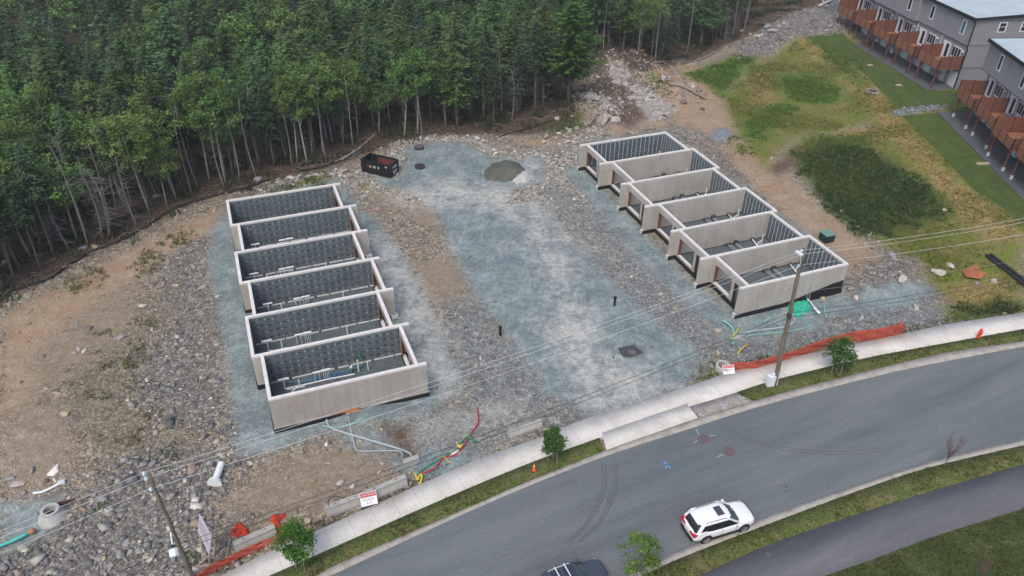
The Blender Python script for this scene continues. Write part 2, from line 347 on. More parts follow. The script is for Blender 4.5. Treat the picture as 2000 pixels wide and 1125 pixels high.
rub = .10*fbm(gx*1.3, gy*1.3, 9)+.08*fbm(gx*3, gy*3, 21)
flat = np.maximum(np.clip(np.maximum(attrs['z_blue'], attrs['z_lawn'])*.7+.5, 0, 1), (gx > 56)*(gy > 70)*(gy < 160)*1.0)
gz = ground_h(gx, gy)+rub*(1-flat)*sstep(34, 38, gy)*.0
# keep the relief below the street furniture: the kerb line and everything south of it stay level
def resample(P, n):
    P = np.array(P); s = np.r_[0, np.cumsum(np.linalg.norm(np.diff(P, axis=0), axis=1))]
    t = np.linspace(0, s[-1], n); return np.stack([np.interp(t, s, P[:, i]) for i in range(P.shape[1])], 1)
def gline(px, ext=60, z=0.0):
    P = [at(*p, z)[:2] for p in px]; P = smooth_line(P, 6)
    a = P[0]+(P[0]-P[4])/np.linalg.norm(P[0]-P[4])*ext; d = (P[-1]-P[-7])/np.linalg.norm(P[-1]-P[-7])
    return [a]+P+[P[-1]+d*ext]
KH = .12
walk_n = gline([(430, 1125), (520, 1080), (667, 1015), (834, 940), (944, 893), (1067, 850), (1137, 820), (1260, 782), (1363, 748), (1466, 715), (1620, 682), (1763, 652), (1853, 633), (2000, 610)], 60, KH)
walk_s = gline([(540, 1118), (667, 1062), (800, 1003), (930, 947), (1040, 902), (1175, 853), (1262, 822), (1353, 792), (1410, 775), (1520, 740), (1673, 703), (1763, 685), (2000, 642)], 60, KH)
kerb_n = gline([(617, 1125), (667, 1098), (867, 1012), (1020, 945), (1177, 882), (1280, 845), (1373, 813), (1466, 785), (1593, 750), (1733, 715), (1853, 688), (2000, 666)], 60, KH)
road_n = gline([(645, 1125), (667, 1115), (840, 1034), (1000, 963), (1177, 893), (1333, 842), (1480, 795), (1650, 750), (1800, 715), (2000, 677)], 60, 0)
road_s = gline([(1217, 1125), (1333, 1073), (1473, 1018), (1666, 951), (1833, 898), (2000, 858)], 60, 0)
kerb_s = gline([(1252, 1125), (1333, 1088), (1483, 1030), (1633, 974), (1800, 917), (2000, 869)], 60, KH)
path_n = gline([(1363, 1125), (1500, 1065), (1666, 1007), (1843, 952), (2000, 907)], 60, KH)
path_s = gline([(1610, 1125), (1710, 1090), (1826, 1047), (2000, 993)], 60, KH)
# relief only well north of the pavement
wn = np.array(walk_n); dist_n = gy-np.interp(gx, wn[:, 0], wn[:, 1])
gz = np.where(dist_n > 0, gz*np.clip(dist_n/2.5, 0, 1)+rub*(1-flat)*np.clip((dist_n-.4)/2, 0, 1), -.02)
kk = (gx > -32) & (gx < 34) & (gy > 24); 
idx = np.arange(len(gx)).reshape(GX.shape)
Fq = np.stack([idx[:-1, :-1], idx[:-1, 1:], idx[1:, 1:], idx[1:, :-1]], -1).reshape(-1, 4)

def ground_material():
    mt = D.materials.new('ground_mixed_soil'); mt.use_nodes = True; n = mt.node_tree; L = n.links; N = n.nodes
    b = N['Principled BSDF']; b.inputs['Roughness'].default_value = .95; b.inputs['Specular IOR Level'].default_value = .15
    tc = N.new('ShaderNodeTexCoord'); P = tc.outputs['Object']
    def noise(sc, det=5, rough=.6):
        x = N.new('ShaderNodeTexNoise'); x.inputs['Scale'].default_value = sc; x.inputs['Detail'].default_value = det; x.inputs['Roughness'].default_value = rough; L.new(P, x.inputs[0]); return x.outputs[0]
    def vor(sc):
        x = N.new('ShaderNodeTexVoronoi'); x.inputs['Scale'].default_value = sc; x.inputs['Randomness'].default_value = 1; L.new(P, x.inputs[0]); return x
    def math_(op, a, b_=None, clamp=False):
        x = N.new('ShaderNodeMath'); x.operation = op; x.use_clamp = clamp
        for i, v in enumerate((a, b_)):
            if v is None: continue
            if isinstance(v, (int, float)): x.inputs[i].default_value = v
            else: L.new(v, x.inputs[i])
        return x.outputs[0]
    def ramp(f, stops):
        x = N.new('ShaderNodeValToRGB'); e = x.color_ramp.elements
        while len(e) < len(stops): e.new(.5)
        for i, (p, c) in enumerate(stops): e[i].position = p; e[i].color = (*c, 1)
        L.new(f, x.inputs[0]); return x.outputs[0]
    def mix(f, a, c, mode='MIX'):
        x = N.new('ShaderNodeMix'); x.data_type = 'RGBA'; x.blend_type = mode
        for i, v in ((0, f), (6, a), (7, c)):
            if isinstance(v, (int, float)): x.inputs[i].default_value = v
            elif isinstance(v, tuple): x.inputs[i].default_value = (*v, 1)
            else: L.new(v, x.inputs[i])
        return x.outputs[2]
    nL = noise(.35, 8, .68); nM = noise(1.6, 8, .75); nF = noise(9, 6, .75); nX = noise(34, 3, .7)
    V1 = vor(2.6); V2 = vor(6.5); V3 = vor(17)
    def vr(v):
        s = N.new('ShaderNodeSeparateColor'); L.new(v.outputs['Color'], s.inputs[0]); return s.outputs[0], s.outputs[1]
    a1, b1 = vr(V1); a2, b2 = vr(V2); a3, b3 = vr(V3)
    def zmask(name, amp, soft=.25, ampf=None):
        at_ = N.new('ShaderNodeAttribute'); at_.attribute_name = 'z_'+name
        v = math_('ADD', at_.outputs['Fac'], math_('MULTIPLY', math_('SUBTRACT', nM, .5), amp*3.0))
        v = math_('ADD', v, math_('MULTIPLY', math_('SUBTRACT', nF, .5), ampf if ampf is not None else amp*1.2))
        v = math_('ADD', v, math_('MULTIPLY', math_('SUBTRACT', nL, .5), amp*2.0))
        x = N.new('ShaderNodeMapRange'); x.inputs[1].default_value = -soft; x.inputs[2].default_value = soft; L.new(v, x.inputs[0]); return x.outputs[0]
    # stone speckle: each cell its own stone colour
    sp1 = ramp(a1, [(0, (.62, .62, .64)), (.5, (.95, .94, .93)), (1, (1.4, 1.36, 1.28))])
    sp2 = ramp(a2, [(0, (.55, .56, .58)), (.55, (.95, .95, .94)), (1, (1.65, 1.6, 1.5))])
    sp3 = ramp(a3, [(0, (.6, .6, .62)), (.6, (1, 1, 1)), (1, (1.75, 1.7, 1.6))])
    stones = mix(1.0, mix(1.0, sp2, sp3, 'MULTIPLY'), mix(.6, (1, 1, 1), sp1), 'MULTIPLY')
    big = ramp(nL, [(.3, (.78, .78, .80)), (.7, (1.22, 1.2, 1.15))])
    # base: tan grey rubble
    base = mix(1.0, ramp(nM, [(.32, (.165, .142, .112)), (.5, (.225, .198, .162)), (.68, (.285, .262, .225))]), stones, 'MULTIPLY')
    col = mix(1.0, base, big, 'MULTIPLY')
    slate = mix(1.0, ramp(nM, [(.35, (.11, .113, .115)), (.5, (.158, .156, .152)), (.66, (.225, .212, .195))]), stones, 'MULTIPLY')
    col = mix(math_('MULTIPLY', zmask('slate', 1.6, 1.6), .85), col, slate)
    weed = mix(math_('MULTIPLY', nF, .6), mix(1.0, (.215, .185, .14), stones, 'MULTIPLY'), (.135, .13, .07))
    col = mix(math_('MULTIPLY', zmask('weed', 1.2, 1.0), .75), col, weed)
    fine = mix(.55, (1, 1, 1), sp3)
    tan = mix(1.0, ramp(nM, [(.3, (.19, .145, .10)), (.52, (.25, .205, .152)), (.7, (.31, .275, .225))]), fine, 'MULTIPLY')
    col = mix(math_('MULTIPLY', zmask('tan', 1.1, 1.2), .85), col, tan)
    orange = mix(1.0, ramp(math_('ADD', math_('MULTIPLY', nM, .5), math_('MULTIPLY', nL, .5)), [(.34, (.21, .145, .09)), (.45, (.29, .205, .135)), (.56, (.33, .262, .19)), (.68, (.40, .335, .255))]), fine, 'MULTIPLY')
    col = mix(math_('MULTIPLY', zmask('orange', .7, .7), .9), col, orange)
    fine2 = mix(.35, (1, 1, 1), mix(1.0, sp2, sp3, 'MULTIPLY'))
    grey = mix(1.0, ramp(nM, [(.3, (.135, .152, .158)), (.5, (.18, .198, .202)), (.7, (.25, .262, .26))]), mix(.75, (1, 1, 1), stones), 'MULTIPLY')
    col = mix(math_('MULTIPLY', zmask('grey', 1.3, 1.2), .85), col, grey)
    blue = mix(1.0, ramp(nM, [(.28, (.112, .152, .164)), (.5, (.158, .202, .212)), (.72, (.235, .28, .285))]), fine2, 'MULTIPLY')
    blue = mix(1.0, blue, ramp(nL, [(.32, (.72, .74, .77)), (.5, (1, 1, 1)), (.66, (1.38, 1.34, 1.28))]), 'MULTIPLY')
    # tyre scuffs along the lane
    mp = N.new('ShaderNodeMapping'); mp.inputs['Rotation'].default_value = (0, 0, math.radians(-20)); mp.inputs['Scale'].default_value = (.75, .28, 1); L.new(P, mp.inputs[0])
    tr = N.new('ShaderNodeTexNoise'); tr.inputs['Scale'].default_value = 1.0; tr.inputs['Detail'].default_value = 6; tr.inputs['Roughness'].default_value = .7; L.new(mp.outputs[0], tr.inputs[0])
    blue = mix(ramp(tr.outputs[0], [(.52, (0, 0, 0)), (.70, (.6, .6, .6))]), blue, mix(1.0, (.33, .36, .355), sp3, 'MULTIPLY'))
    col = mix(zmask('blue', .9, .8), col, blue)
    cw = mix(1.0, ramp(nM, [(.3, (.30, .30, .275)), (.7, (.46, .46, .43))]), mix(.4, (1, 1, 1), sp3), 'MULTIPLY')
    cf = math_('MULTIPLY', zmask('chalk', 1.1, 1.6), ramp(math_('ADD', math_('MULTIPLY', nM, .5), math_('MULTIPLY', nL, .5)), [(.36, (0, 0, 0)), (.56, (.95, .95, .95))]))
    col = mix(cf, col, cw)
    gr = mix(1.0, ramp(nM, [(.28, (.14, .10, .05)), (.42, (.135, .135, .032)), (.58, (.125, .17, .028)), (.75, (.17, .20, .042))]), mix(.5, (1, 1, 1), sp3), 'MULTIPLY')
    gr = mix(ramp(nL, [(.38, (.75, .75, .75)), (.52, (0, 0, 0))]), gr, mix(1.0, (.21, .155, .085), mix(.5, (1, 1, 1), sp3), 'MULTIPLY'))
    col = mix(zmask('grass', 1.9, 1.1), col, gr)
    dry = mix(1.0, ramp(nM, [(.3, (.19, .14, .055)), (.5, (.275, .205, .075)), (.72, (.34, .275, .14))]), fine, 'MULTIPLY')
    dry = mix(ramp(nF, [(.5, (0, 0, 0)), (.68, (.7, .7, .7))]), dry, (.09, .095, .03))
    col = mix(math_('MULTIPLY', zmask('dry', 1.0, .7), .88), col, dry)
    br = mix(1.0, ramp(nM, [(.3, (.045, .085, .015)), (.5, (.065, .135, .02)), (.7, (.10, .17, .032))]), mix(.6, (1, 1, 1), sp3), 'MULTIPLY')
    col = mix(math_('MULTIPLY', zmask('bright', 1.5, 1.2), .9), col, br)
    tl = mix(1.0, ramp(nM, [(.3, (.022, .04, .014)), (.55, (.042, .078, .022)), (.75, (.075, .12, .03))]), mix(.6, (1, 1, 1), sp3), 'MULTIPLY')
    col = mix(zmask('tall', 1.5, 1.0), col, tl)
    lw = mix(1.0, ramp(nM, [(.28, (.042, .066, .018)), (.5, (.062, .095, .024)), (.75, (.095, .115, .036))]), mix(.35, (1, 1, 1), sp3), 'MULTIPLY')
    lw = mix(1.0, lw, ramp(tr.outputs[0], [(.4, (.85, .85, .85)), (.62, (1.2, 1.18, 1.1))]), 'MULTIPLY')
    col = mix(zmask('lawn', .15, .15, .1), col, lw)
    rk = mix(1.0, ramp(nM, [(.3, (.16, .145, .135)), (.5, (.30, .28, .265)), (.7, (.43, .41, .385))]), mix(.6, (1, 1, 1), sp2), 'MULTIPLY')
    ru = mix(1.0, ramp(nM, [(.3, (.05, .038, .03)), (.5, (.12, .088, .068)), (.7, (.20, .165, .14))]), mix(.7, (1, 1, 1), sp2), 'MULTIPLY')
    col = mix(zmask('rust', 1.0, .6), col, ru)
    ff = mix(1.0, ramp(nM, [(.3, (.045, .034, .024)), (.5, (.088, .062, .044)), (.7, (.14, .108, .08))]), mix(.7, (1, 1, 1), stones), 'MULTIPLY')
    ff = mix(ramp(nL, [(.52, (0, 0, 0)), (.66, (.6, .6, .6))]), ff, (.06, .068, .026))
    col = mix(zmask('forest', .8, .5), col, ff)
    col = mix(zmask('rockw', .7, .35), col, rk)
    L.new(col, b.inputs['Base Color'])
    hh = math_('ADD', math_('MULTIPLY', a2, .5), math_('ADD', math_('MULTIPLY', a3, .25), math_('MULTIPLY', nX, .3)))
    at_ = N.new('ShaderNodeAttribute'); at_.attribute_name = 'z_blue'
    sm = N.new('ShaderNodeMapRange'); sm.inputs[1].default_value = -.2; sm.inputs[2].default_value = .4; sm.inputs[3].default_value = .9; sm.inputs[4].default_value = .3; L.new(at_.outputs['Fac'], sm.inputs[0])
    bp = N.new('ShaderNodeBump'); bp.inputs['Distance'].default_value = .07; L.new(sm.outputs[0], bp.inputs['Strength']); L.new(hh, bp.inputs['Height']); L.new(bp.outputs[0], b.inputs['Normal'])
    return mt
GM = ground_material()
ground = npmesh('ground', np.stack([gx, gy, gz], 1), Fq, GM, attrs, smooth=True); tag(ground, kind='structure')
def gz_at(x, y):
    """height of the built ground mesh (bilinear)"""
    x = np.atleast_1d(np.asarray(x, float)); y = np.atleast_1d(np.asarray(y, float))
    i = np.clip(np.searchsorted(xs, x)-1, 0, len(xs)-2); j = np.clip(np.searchsorted(ys, y)-1, 0, len(ys)-2)
    u = (x-xs[i])/(xs[i+1]-xs[i]); v = (y-ys[j])/(ys[j+1]-ys[j]); G = gz.reshape(GX.shape)
    return (G[j, i]*(1-u)+G[j, i+1]*u)*(1-v)+(G[j+1, i]*(1-u)+G[j+1, i+1]*u)*v
def gpt(px, py):
    p = gp(px, py); return np.array([p[0], p[1], float(gz_at(p[0], p[1])[0])])

# ------------------------------------------------------------------ street: carriageway, kerbs, pavement, verges, shared path
def strip(name, A, B, z, th, m, n=260, closed=True):
    A = resample(A, n); B = resample(B, n); mb = MB()
    nv = []
    za, zb = (z if isinstance(z, tuple) else (z, z))
    V = np.concatenate([np.c_[A, np.full(n, za)], np.c_[B, np.full(n, zb)]])
    Fc = [(i, i+1, n+i+1, n+i) for i in range(n-1)]
    if th:
        V = np.concatenate([V, np.c_[A, np.full(n, za-th)], np.c_[B, np.full(n, zb-th)]])
        Fc += [(2*n+i, 2*n+i+1, i+1, i) for i in range(n-1)]+[(n+i, n+i+1, 3*n+i+1, 3*n+i) for i in range(n-1)]
    return npmesh(name, V, np.array(Fc), m)
def surf(name, cols, sc, rough=.9, spk=.35, spks=40, lines=None, bump=.3, patch=None, aniso=None):
    mt = D.materials.new(name); mt.use_nodes = True; n = mt.node_tree; L = n.links; N = n.nodes
    b = N['Principled BSDF']; b.inputs['Roughness'].default_value = rough; b.inputs['Specular IOR Level'].default_value = .2
    tc = N.new('ShaderNodeTexCoord')
    no = N.new('ShaderNodeTexNoise'); no.inputs['Scale'].default_value = sc; no.inputs['Detail'].default_value = 9; no.inputs['Roughness'].default_value = .7
    src = tc.outputs['Object']
    if aniso:
        mp = N.new('ShaderNodeMapping'); mp.vector_type = 'TEXTURE'; mp.inputs['Rotation'].default_value = (0, 0, math.radians(aniso[0])); mp.inputs['Scale'].default_value = (aniso[1], 1, 1); L.new(src, mp.inputs[0]); src = mp.outputs[0]
    L.new(src, no.inputs[0])
    rp = N.new('ShaderNodeValToRGB'); e = rp.color_ramp.elements
    while len(e) < len(cols): e.new(.5)
    for i, c in enumerate(cols): e[i].position = .3+.4*i/(len(cols)-1); e[i].color = (*c, 1)
    L.new(no.outputs[0], rp.inputs[0])
    v = N.new('ShaderNodeTexNoise'); v.inputs['Scale'].default_value = spks; v.inputs['Detail'].default_value = 2; L.new(tc.outputs['Object'], v.inputs[0])
    r2 = N.new('ShaderNodeValToRGB'); r2.color_ramp.elements[0].position = .3; r2.color_ramp.elements[1].position = .7
    r2.color_ramp.elements[0].color = (1-spk, 1-spk, 1-spk, 1); r2.color_ramp.elements[1].color = (1+spk, 1+spk, 1+spk, 1); L.new(v.outputs[0], r2.inputs[0])
    mx = N.new('ShaderNodeMix'); mx.data_type = 'RGBA'; mx.blend_type = 'MULTIPLY'; mx.inputs[0].default_value = 1; L.new(rp.outputs[0], mx.inputs[6]); L.new(r2.outputs[0], mx.inputs[7])
    out = mx.outputs[2]
    if patch:
        n3 = N.new('ShaderNodeTexNoise'); n3.inputs['Scale'].default_value = patch[1]; n3.inputs['Detail'].default_value = 5; L.new(tc.outputs['Object'], n3.inputs[0])
        r3 = N.new('ShaderNodeValToRGB'); r3.color_ramp.elements[0].position = patch[2]; r3.color_ramp.elements[1].position = patch[2]+.12; r3.color_ramp.elements[1].color = (.85, .85, .85, 1); L.new(n3.outputs[0], r3.inputs[0])
        m3 = N.new('ShaderNodeMix'); m3.data_type = 'RGBA'; L.new(r3.outputs[0], m3.inputs[0]); L.new(out, m3.inputs[6]); m3.inputs[7].default_value = (*patch[0], 1); out = m3.outputs[2]
    L.new(out, b.inputs['Base Color'])
    if bump:
        bp = N.new('ShaderNodeBump'); bp.inputs['Strength'].default_value = bump; bp.inputs['Distance'].default_value = .02; L.new(v.outputs[0], bp.inputs['Height']); L.new(bp.outputs[0], b.inputs['Normal'])
    return mt
asph = surf('asphalt_grey', [(.092, .106, .114), (.122, .138, .146), (.158, .176, .182)], .45, spk=.32, spks=14, aniso=(24, 9))
path_m = surf('asphalt_path_violet_grey', [(.088, .090, .100), (.108, .112, .124), (.140, .142, .152)], .6, spk=.2, spks=20, aniso=(24, 7), patch=((.19, .185, .18), 1.2, .68))
conc_w = surf('pavement_concrete', [(.42, .405, .37), (.52, .505, .47), (.60, .59, .56)], .45, spk=.1, spks=9, patch=((.36, .31, .25), .5, .66))
kerb_m = surf('kerb_concrete', [(.22, .20, .18), (.32, .30, .27), (.38, .37, .34)], 1.2, spk=.15, spks=12)
verge_m = surf('verge_turf', [(.13, .095, .05), (.10, .105, .035), (.062, .088, .022), (.11, .135, .036)], .9, spk=.55, spks=7, bump=.8, patch=((.17, .13, .07), .45, .58))
road = strip('road', road_n, road_s, .008, 0, asph); tag(road, kind='structure')
tag(strip('kerb_far', kerb_n, road_n, (KH, .03), .12, kerb_m), kind='structure')
tag(strip('kerb_near', road_s, kerb_s, (.03, KH), .12, kerb_m), kind='structure')
tag(strip('pavement', walk_n, walk_s, KH+.01, .16, conc_w), kind='structure')
kb = np.array(kerb_n); ws_ = np.array(walk_s)
iA = at(1176, 868, KH)[0]; iB = at(1363, 803, KH)[0]
def cut(A, x0, x1):
    A = np.array(resample(A, 900)); return A[(A[:, 0] > x0) & (A[:, 0] < x1)]
tag(strip('verge', cut(walk_s, -200, iA), cut(kerb_n, -200, iA+.1), KH-.005, .1, verge_m), kind='structure')
tag(strip('verge', cut(walk_s, iB+3.5, 200), cut(kerb_n, iB+4.8, 200), KH-.005, .1, verge_m), kind='structure')
apron_soil = surf('apron_soil', [(.22, .17, .125), (.27, .26, .25), (.36, .355, .345)], 1.2, spk=.4, spks=12)
tag(strip('verge_bare', cut(walk_s, iB-.6, iB+3.5), cut(kerb_n, iB-.1, iB+4.8), KH-.008, .1, apron_soil), kind='structure')
tag(strip('driveway_apron', cut([p+np.array([-.13, .3]) for p in walk_s], iA, iB-.6), cut(kerb_n, iA+.1, iB-.1), KH+.0125, .1, conc_w), kind='structure')
tag(strip('verge_near', kerb_s, path_n, KH-.005, .1, verge_m), kind='structure')
tag(strip('path', path_n, path_s, KH+.002, .1, path_m), kind='structure')
far_s = [p+np.array([14, -60]) for p in path_s]
bank_m = surf('bank_turf', [(.17, .13, .065), (.115, .125, .032), (.07, .105, .024), (.13, .15, .04), (.19, .17, .06)], .35, spk=.5, spks=7, bump=.8, patch=((.20, .15, .085), .3, .6))
tag(strip('grass_bank', path_s, far_s, KH-.004, .1, bank_m), kind='structure')
# joints in the pavement: shallow dark grooves, skid marks and utility paint on the carriageway
mb = MB(); A = resample(walk_n, 2000); B = resample(walk_s, 2000)
Aa = np.array([a for a in A if -22 < a[0] < 55]); acc = 0
for i in range(1, len(Aa)):
    acc += np.linalg.norm(Aa[i]-Aa[i-1])
    if acc > 1.62:
        acc = 0; j = np.argmin(((B-Aa[i])**2).sum(1)); a = Aa[i]; b_ = B[j]; d = (b_-a)/np.linalg.norm(b_-a); nrm = np.array([-d[1], d[0]])*.009
        z = KH+.014; mb.quad([(*(a+nrm), z), (*(a-nrm), z), (*(b_-nrm), z), (*(b_+nrm), z)])
for i in range(5):
    a = at(1208+38*i, 845-11*i, KH)[:2]; b_ = at(1226+40*i, 862-13*i, KH)[:2]; d = (b_-a)/np.linalg.norm(b_-a); nrm = np.array([-d[1], d[0]])*.009; z = KH+.017; mb.quad([(*(a+nrm), z), (*(a-nrm), z), (*(b_-nrm), z), (*(b_+nrm), z)])
o = mb.build('pavement_joint', mat('joint_dark', (.26, .24, .21))); tag(o, kind='structure')
def ribbon(mb, pts, wd, z):
    P = np.array(smooth_line([np.array(p[:2]) for p in pts], 8)); t = np.gradient(P, axis=0); t /= np.linalg.norm(t, axis=1)[:, None]+1e-9; nn = np.stack([-t[:, 1], t[:, 0]], 1)*wd/2
    for i in range(len(P)-1): mb.quad([(*(P[i]+nn[i]), z), (*(P[i]-nn[i]), z), (*(P[i+1]-nn[i+1]), z), (*(P[i+1]+nn[i+1]), z)])
mb = MB()
for off in (-14, -8, 8, 14):
    ribbon(mb, [at(x+off, y) for x, y in [(1190, 905), (1192, 945), (1180, 985), (1155, 1025), (1120, 1060)]], .08, .014)
for off in (0, 6): ribbon(mb, [at(x, y+off) for x, y in [(1410, 830), (1470, 858), (1550, 876), (1640, 882), (1720, 876)]], .06, .014)
tag(mb.build('skid_marks', mat('tyre_rubber_mark', (.082, .092, .098), .8)), kind='structure')
mb = MB()
for pts in ([(1296, 901), (1302, 908), (1309, 914)], [(1303, 905), (1300, 915)]): ribbon(mb, [at(*p) for p in pts], .10, .014)
tag(mb.build('utility_paint', mat('blue_spray_paint', (.10, .28, .62), .7)), kind='structure')
mb = MB()
for pts in ([(1359, 838), (1366, 850)], [(1386, 852), (1398, 850)], [(1354, 866), (1362, 860)], [(1400, 893), (1412, 888)]): ribbon(mb, [at(*p) for p in pts], .05, .014)
tag(mb.build('utility_paint', mat('white_spray_paint', (.28, .42, .42), .7)), kind='structure')
# ------------------------------------------------------------------ concrete foundations
W = 5.5; T = .26; ZT = 3.4; ZB = .42
def conc_mat(name, a, b, c):
    mt = D.materials.new(name); mt.use_nodes = True; n = mt.node_tree; L = n.links; N = n.nodes
    bs = N['Principled BSDF']; bs.inputs['Roughness'].default_value = .85; bs.inputs['Specular IOR Level'].default_value = .2
    tc = N.new('ShaderNodeTexCoord'); mp = N.new('ShaderNodeMapping'); mp.inputs['Scale'].default_value = (2.2, 2.2, .22); L.new(tc.outputs['Object'], mp.inputs[0])
    no = N.new('ShaderNodeTexNoise'); no.inputs['Scale'].default_value = 1; no.inputs['Detail'].default_value = 8; no.inputs['Roughness'].default_value = .7; L.new(mp.outputs[0], no.inputs[0])
    n2 = N.new('ShaderNodeTexNoise'); n2.inputs['Scale'].default_value = .5; n2.inputs['Detail'].default_value = 4; L.new(tc.outputs['Object'], n2.inputs[0])
    ad = N.new('ShaderNodeMath'); ad.operation = 'ADD'; L.new(no.outputs[0], ad.inputs[0]); L.new(n2.outputs[0], ad.inputs[1])
    rp = N.new('ShaderNodeValToRGB'); e = rp.color_ramp.elements; e.new(.5)
    for i, (p, q) in enumerate([(.38, a), (.5, b), (.62, c)]): e[i].position = p; e[i].color = (*q, 1)
    ml = N.new('ShaderNodeMath'); ml.operation = 'MULTIPLY'; ml.inputs[1].default_value = .5; L.new(ad.outputs[0], ml.inputs[0]); L.new(ml.outputs[0], rp.inputs[0]); L.new(rp.outputs[0], bs.inputs['Base Color'])
    return mt
M_CONC = conc_mat('panel_concrete', (.32, .305, .275), (.375, .36, .33), (.43, .415, .385))
M_CONC2 = conc_mat('panel_concrete_pinkish', (.29, .262, .235), (.34, .314, .287), (.39, .366, .34))
M_CAP = mat('bond_beam_pale', (.60, .585, .565), .8, .12, 2)
M_INS = mat('insulation_slate', (.08, .102, .116), .7, .3, .7, col2=(.135, .165, .18))
M_INSL = mat('insulation_slate_light', (.095, .122, .138), .7, .3, 1.2)
M_BLK = mat('dampproof_black', (.012, .012, .013), .6)
M_STUD = mat('stud_facing_grey', (.20, .22, .235), .6); M_WSTUD = mat('stud_facing_white', (.50, .52, .53), .6)
M_DOT = mat('screw_cap_white', (.62, .65, .66), .6); M_STAR = mat('washer_black', (.015, .016, .018), .6)
M_WOOD = mat('buck_brown_wood', (.155, .058, .033), .7, .25, 3); M_WOODD = mat('buck_dark_wood', (.06, .035, .028), .7, .25, 3)
M_PLATE = mat('sill_plate_white', (.55, .55, .53), .7, .1, 2)
M_FLOOR = mat('stone_bed_blue', (.085, .105, .112), .95, .3, 3, bump=.5, bscale=18)
M_PVC = mat('white_pvc', (.66, .70, .71), .4); M_BLUEP = mat('blue_pipe', (.045, .12, .20), .4); M_GREENP = mat('green_pipe', (.07, .22, .16), .5)
def foundation(name, label, org, th, Dp, s, c, left):
    root = thing(name, label, 'foundation', (org[0], org[1], 0), th)
    fb = D.objects
    def part(mb, nm, m, par=root, **k): return mb.build(nm, m, par, **k)
    def off(i): return s if i % 2 else 0.0
    for k in range(7):
        units = [i for i in (k-1, k) if 0 <= i < 6]
        mn = min(off(i) for i in units); mx = max(off(i) for i in units)
        if left: u0, u1 = mn, Dp+mx+c
        else: u0, u1 = mn-c+ (0 if k < 6 else 0), Dp+mx
        v = -k*W; y0, y1 = v-T/2, v+T/2
        part(MB().box((u0, y0, ZB), (u1, y1, ZT-.16)), 'party_wall', M_CONC2 if (left and k == 6) else M_CONC)
        cap = MB().box((u0-.006, y0-.006, ZT-.16), (u1+.006, y1+.006, ZT)); part(cap, 'wall_cap', M_CAP)
        ft = MB().box((u0-.06, y0-.1, -.25), (u1+.06, y1+.1, ZB)); part(ft, 'footing', M_BLK)
        if left and k == 6: part(MB().box((u0-.02, y0-.09, ZB-.04), (u1+.1, y0-.003, ZB+.12)), 'base_ledge', M_CONC2)
        if left or k == 6:
            pass
        if not left: part(MB().box((u0-.12, y0-.04, .05), (u0+.16, y1+.04, ZB+.1)), 'corner_pad', M_PLATE)
        elif k in (2, 4): part(MB().box((u1-.45, y0-.16, .12), (u1+.2, y1+.1, ZB+.05)), 'corner_pad', M_PLATE)
        # ribbed face with insulation
        south = (left and k < 6) or (not left and k == 0)
        faces = [(-1, k)] if south else []
        if (left and k == 6): faces = [(1, 5)]
        if not left and k > 0: faces = [(1, k-1)]
        for sg, ui in faces:
            a0 = off(ui)+T+.02; a1 = off(ui)+Dp-.02; yy = v+sg*T/2
            lo, hi = (yy, yy+sg*.05) if sg > 0 else (yy-.05, yy)
            ins = part(MB().box((a0, lo, ZB+.02), (a1, hi, ZT-.2)), 'insulation_panel', M_INS if left else M_INSL)
            if sg > 0: continue
            st = MB(); n = 18; sp = (a1-a0)/n; jq = random.Random(k*7+1)
            fy = yy-.05
            for i in range(n+1):
                x = min(a0+i*sp, a1-.03)
                st.m = 0; wst = .03 if left else .055
                st.box((x, fy-.012, ZB+.04), (x+wst, fy, ZT-.22))
                st.m = 1
                for z in (.75, 1.45, 2.15, 2.85):
                    if jq.random() < .8: z += jq.uniform(-.12, .12); st.box((x-.02, fy-.022, z), (x+.05, fy-.012, z+.07))
                st.m = 2
                if i < n:
                    for j, z in enumerate((.95, 1.6, 2.25, 2.85)):
                        xc = x+sp*.5; zz = z+(.1 if i % 2 else 0)+jq.uniform(-.05, .05); q = .13
                        st.box((xc-q, fy-.010, zz-.022), (xc+q, fy-.002, zz+.022)); st.box((xc-.022, fy-.014, zz-.11), (xc+.022, fy-.0105, zz+.11))
            st.build('stud_facing', [M_STUD if left else M_WSTUD, M_DOT, M_STAR], ins)
            pl = MB(); x = a0+.1
            q = random.Random(k)
            while x < a1-.3:
                l = q.uniform(.9, 1.8); pl.box((x, fy-.10, ZB-.01), (min(x+l, a1), fy-.02, ZB+.10)); x += l+q.uniform(.08, .3)
            if left: part(pl, 'base_plate', M_PLATE)
    for i in range(6):
        o_ = off(i); ya = -i*W-T/2; yb = -(i+1)*W+T/2
        # back wall (away from the lane) and front wall
        ub = (o_, o_+T) if left else (o_+Dp-T, o_+Dp)
        uf = (o_+Dp-T, o_+Dp) if left else (o_, o_+T)
        if left and i == 5 or True:
            part(MB().box((ub[0], yb, ZB), (ub[1], ya, ZT-.16)), 'back_wall', M_CONC)
            part(MB().box((ub[0]-.006, yb+.006, ZT-.16), (ub[1]+.006, ya-.006, ZT-.003)), 'wall_cap', M_CAP)
            part(MB().box((ub[0]-.1, yb+.1, -.25), (ub[1]+.1, ya-.1, ZB-.004)), 'footing', M_BLK)
        # inner lining of the back wall with white studs
        ix = ub[1] if left else ub[0]; sg = 1 if left else -1
        a, b_ = sorted((ix, ix+sg*.05))
        ins = part(MB().box((a, yb+.06, ZB+.02), (b_, ya-.06, ZT-.2)), 'insulation_panel', M_INS if left else M_INSL)
        st = MB(); n = 9; ix2 = ix+sg*.05
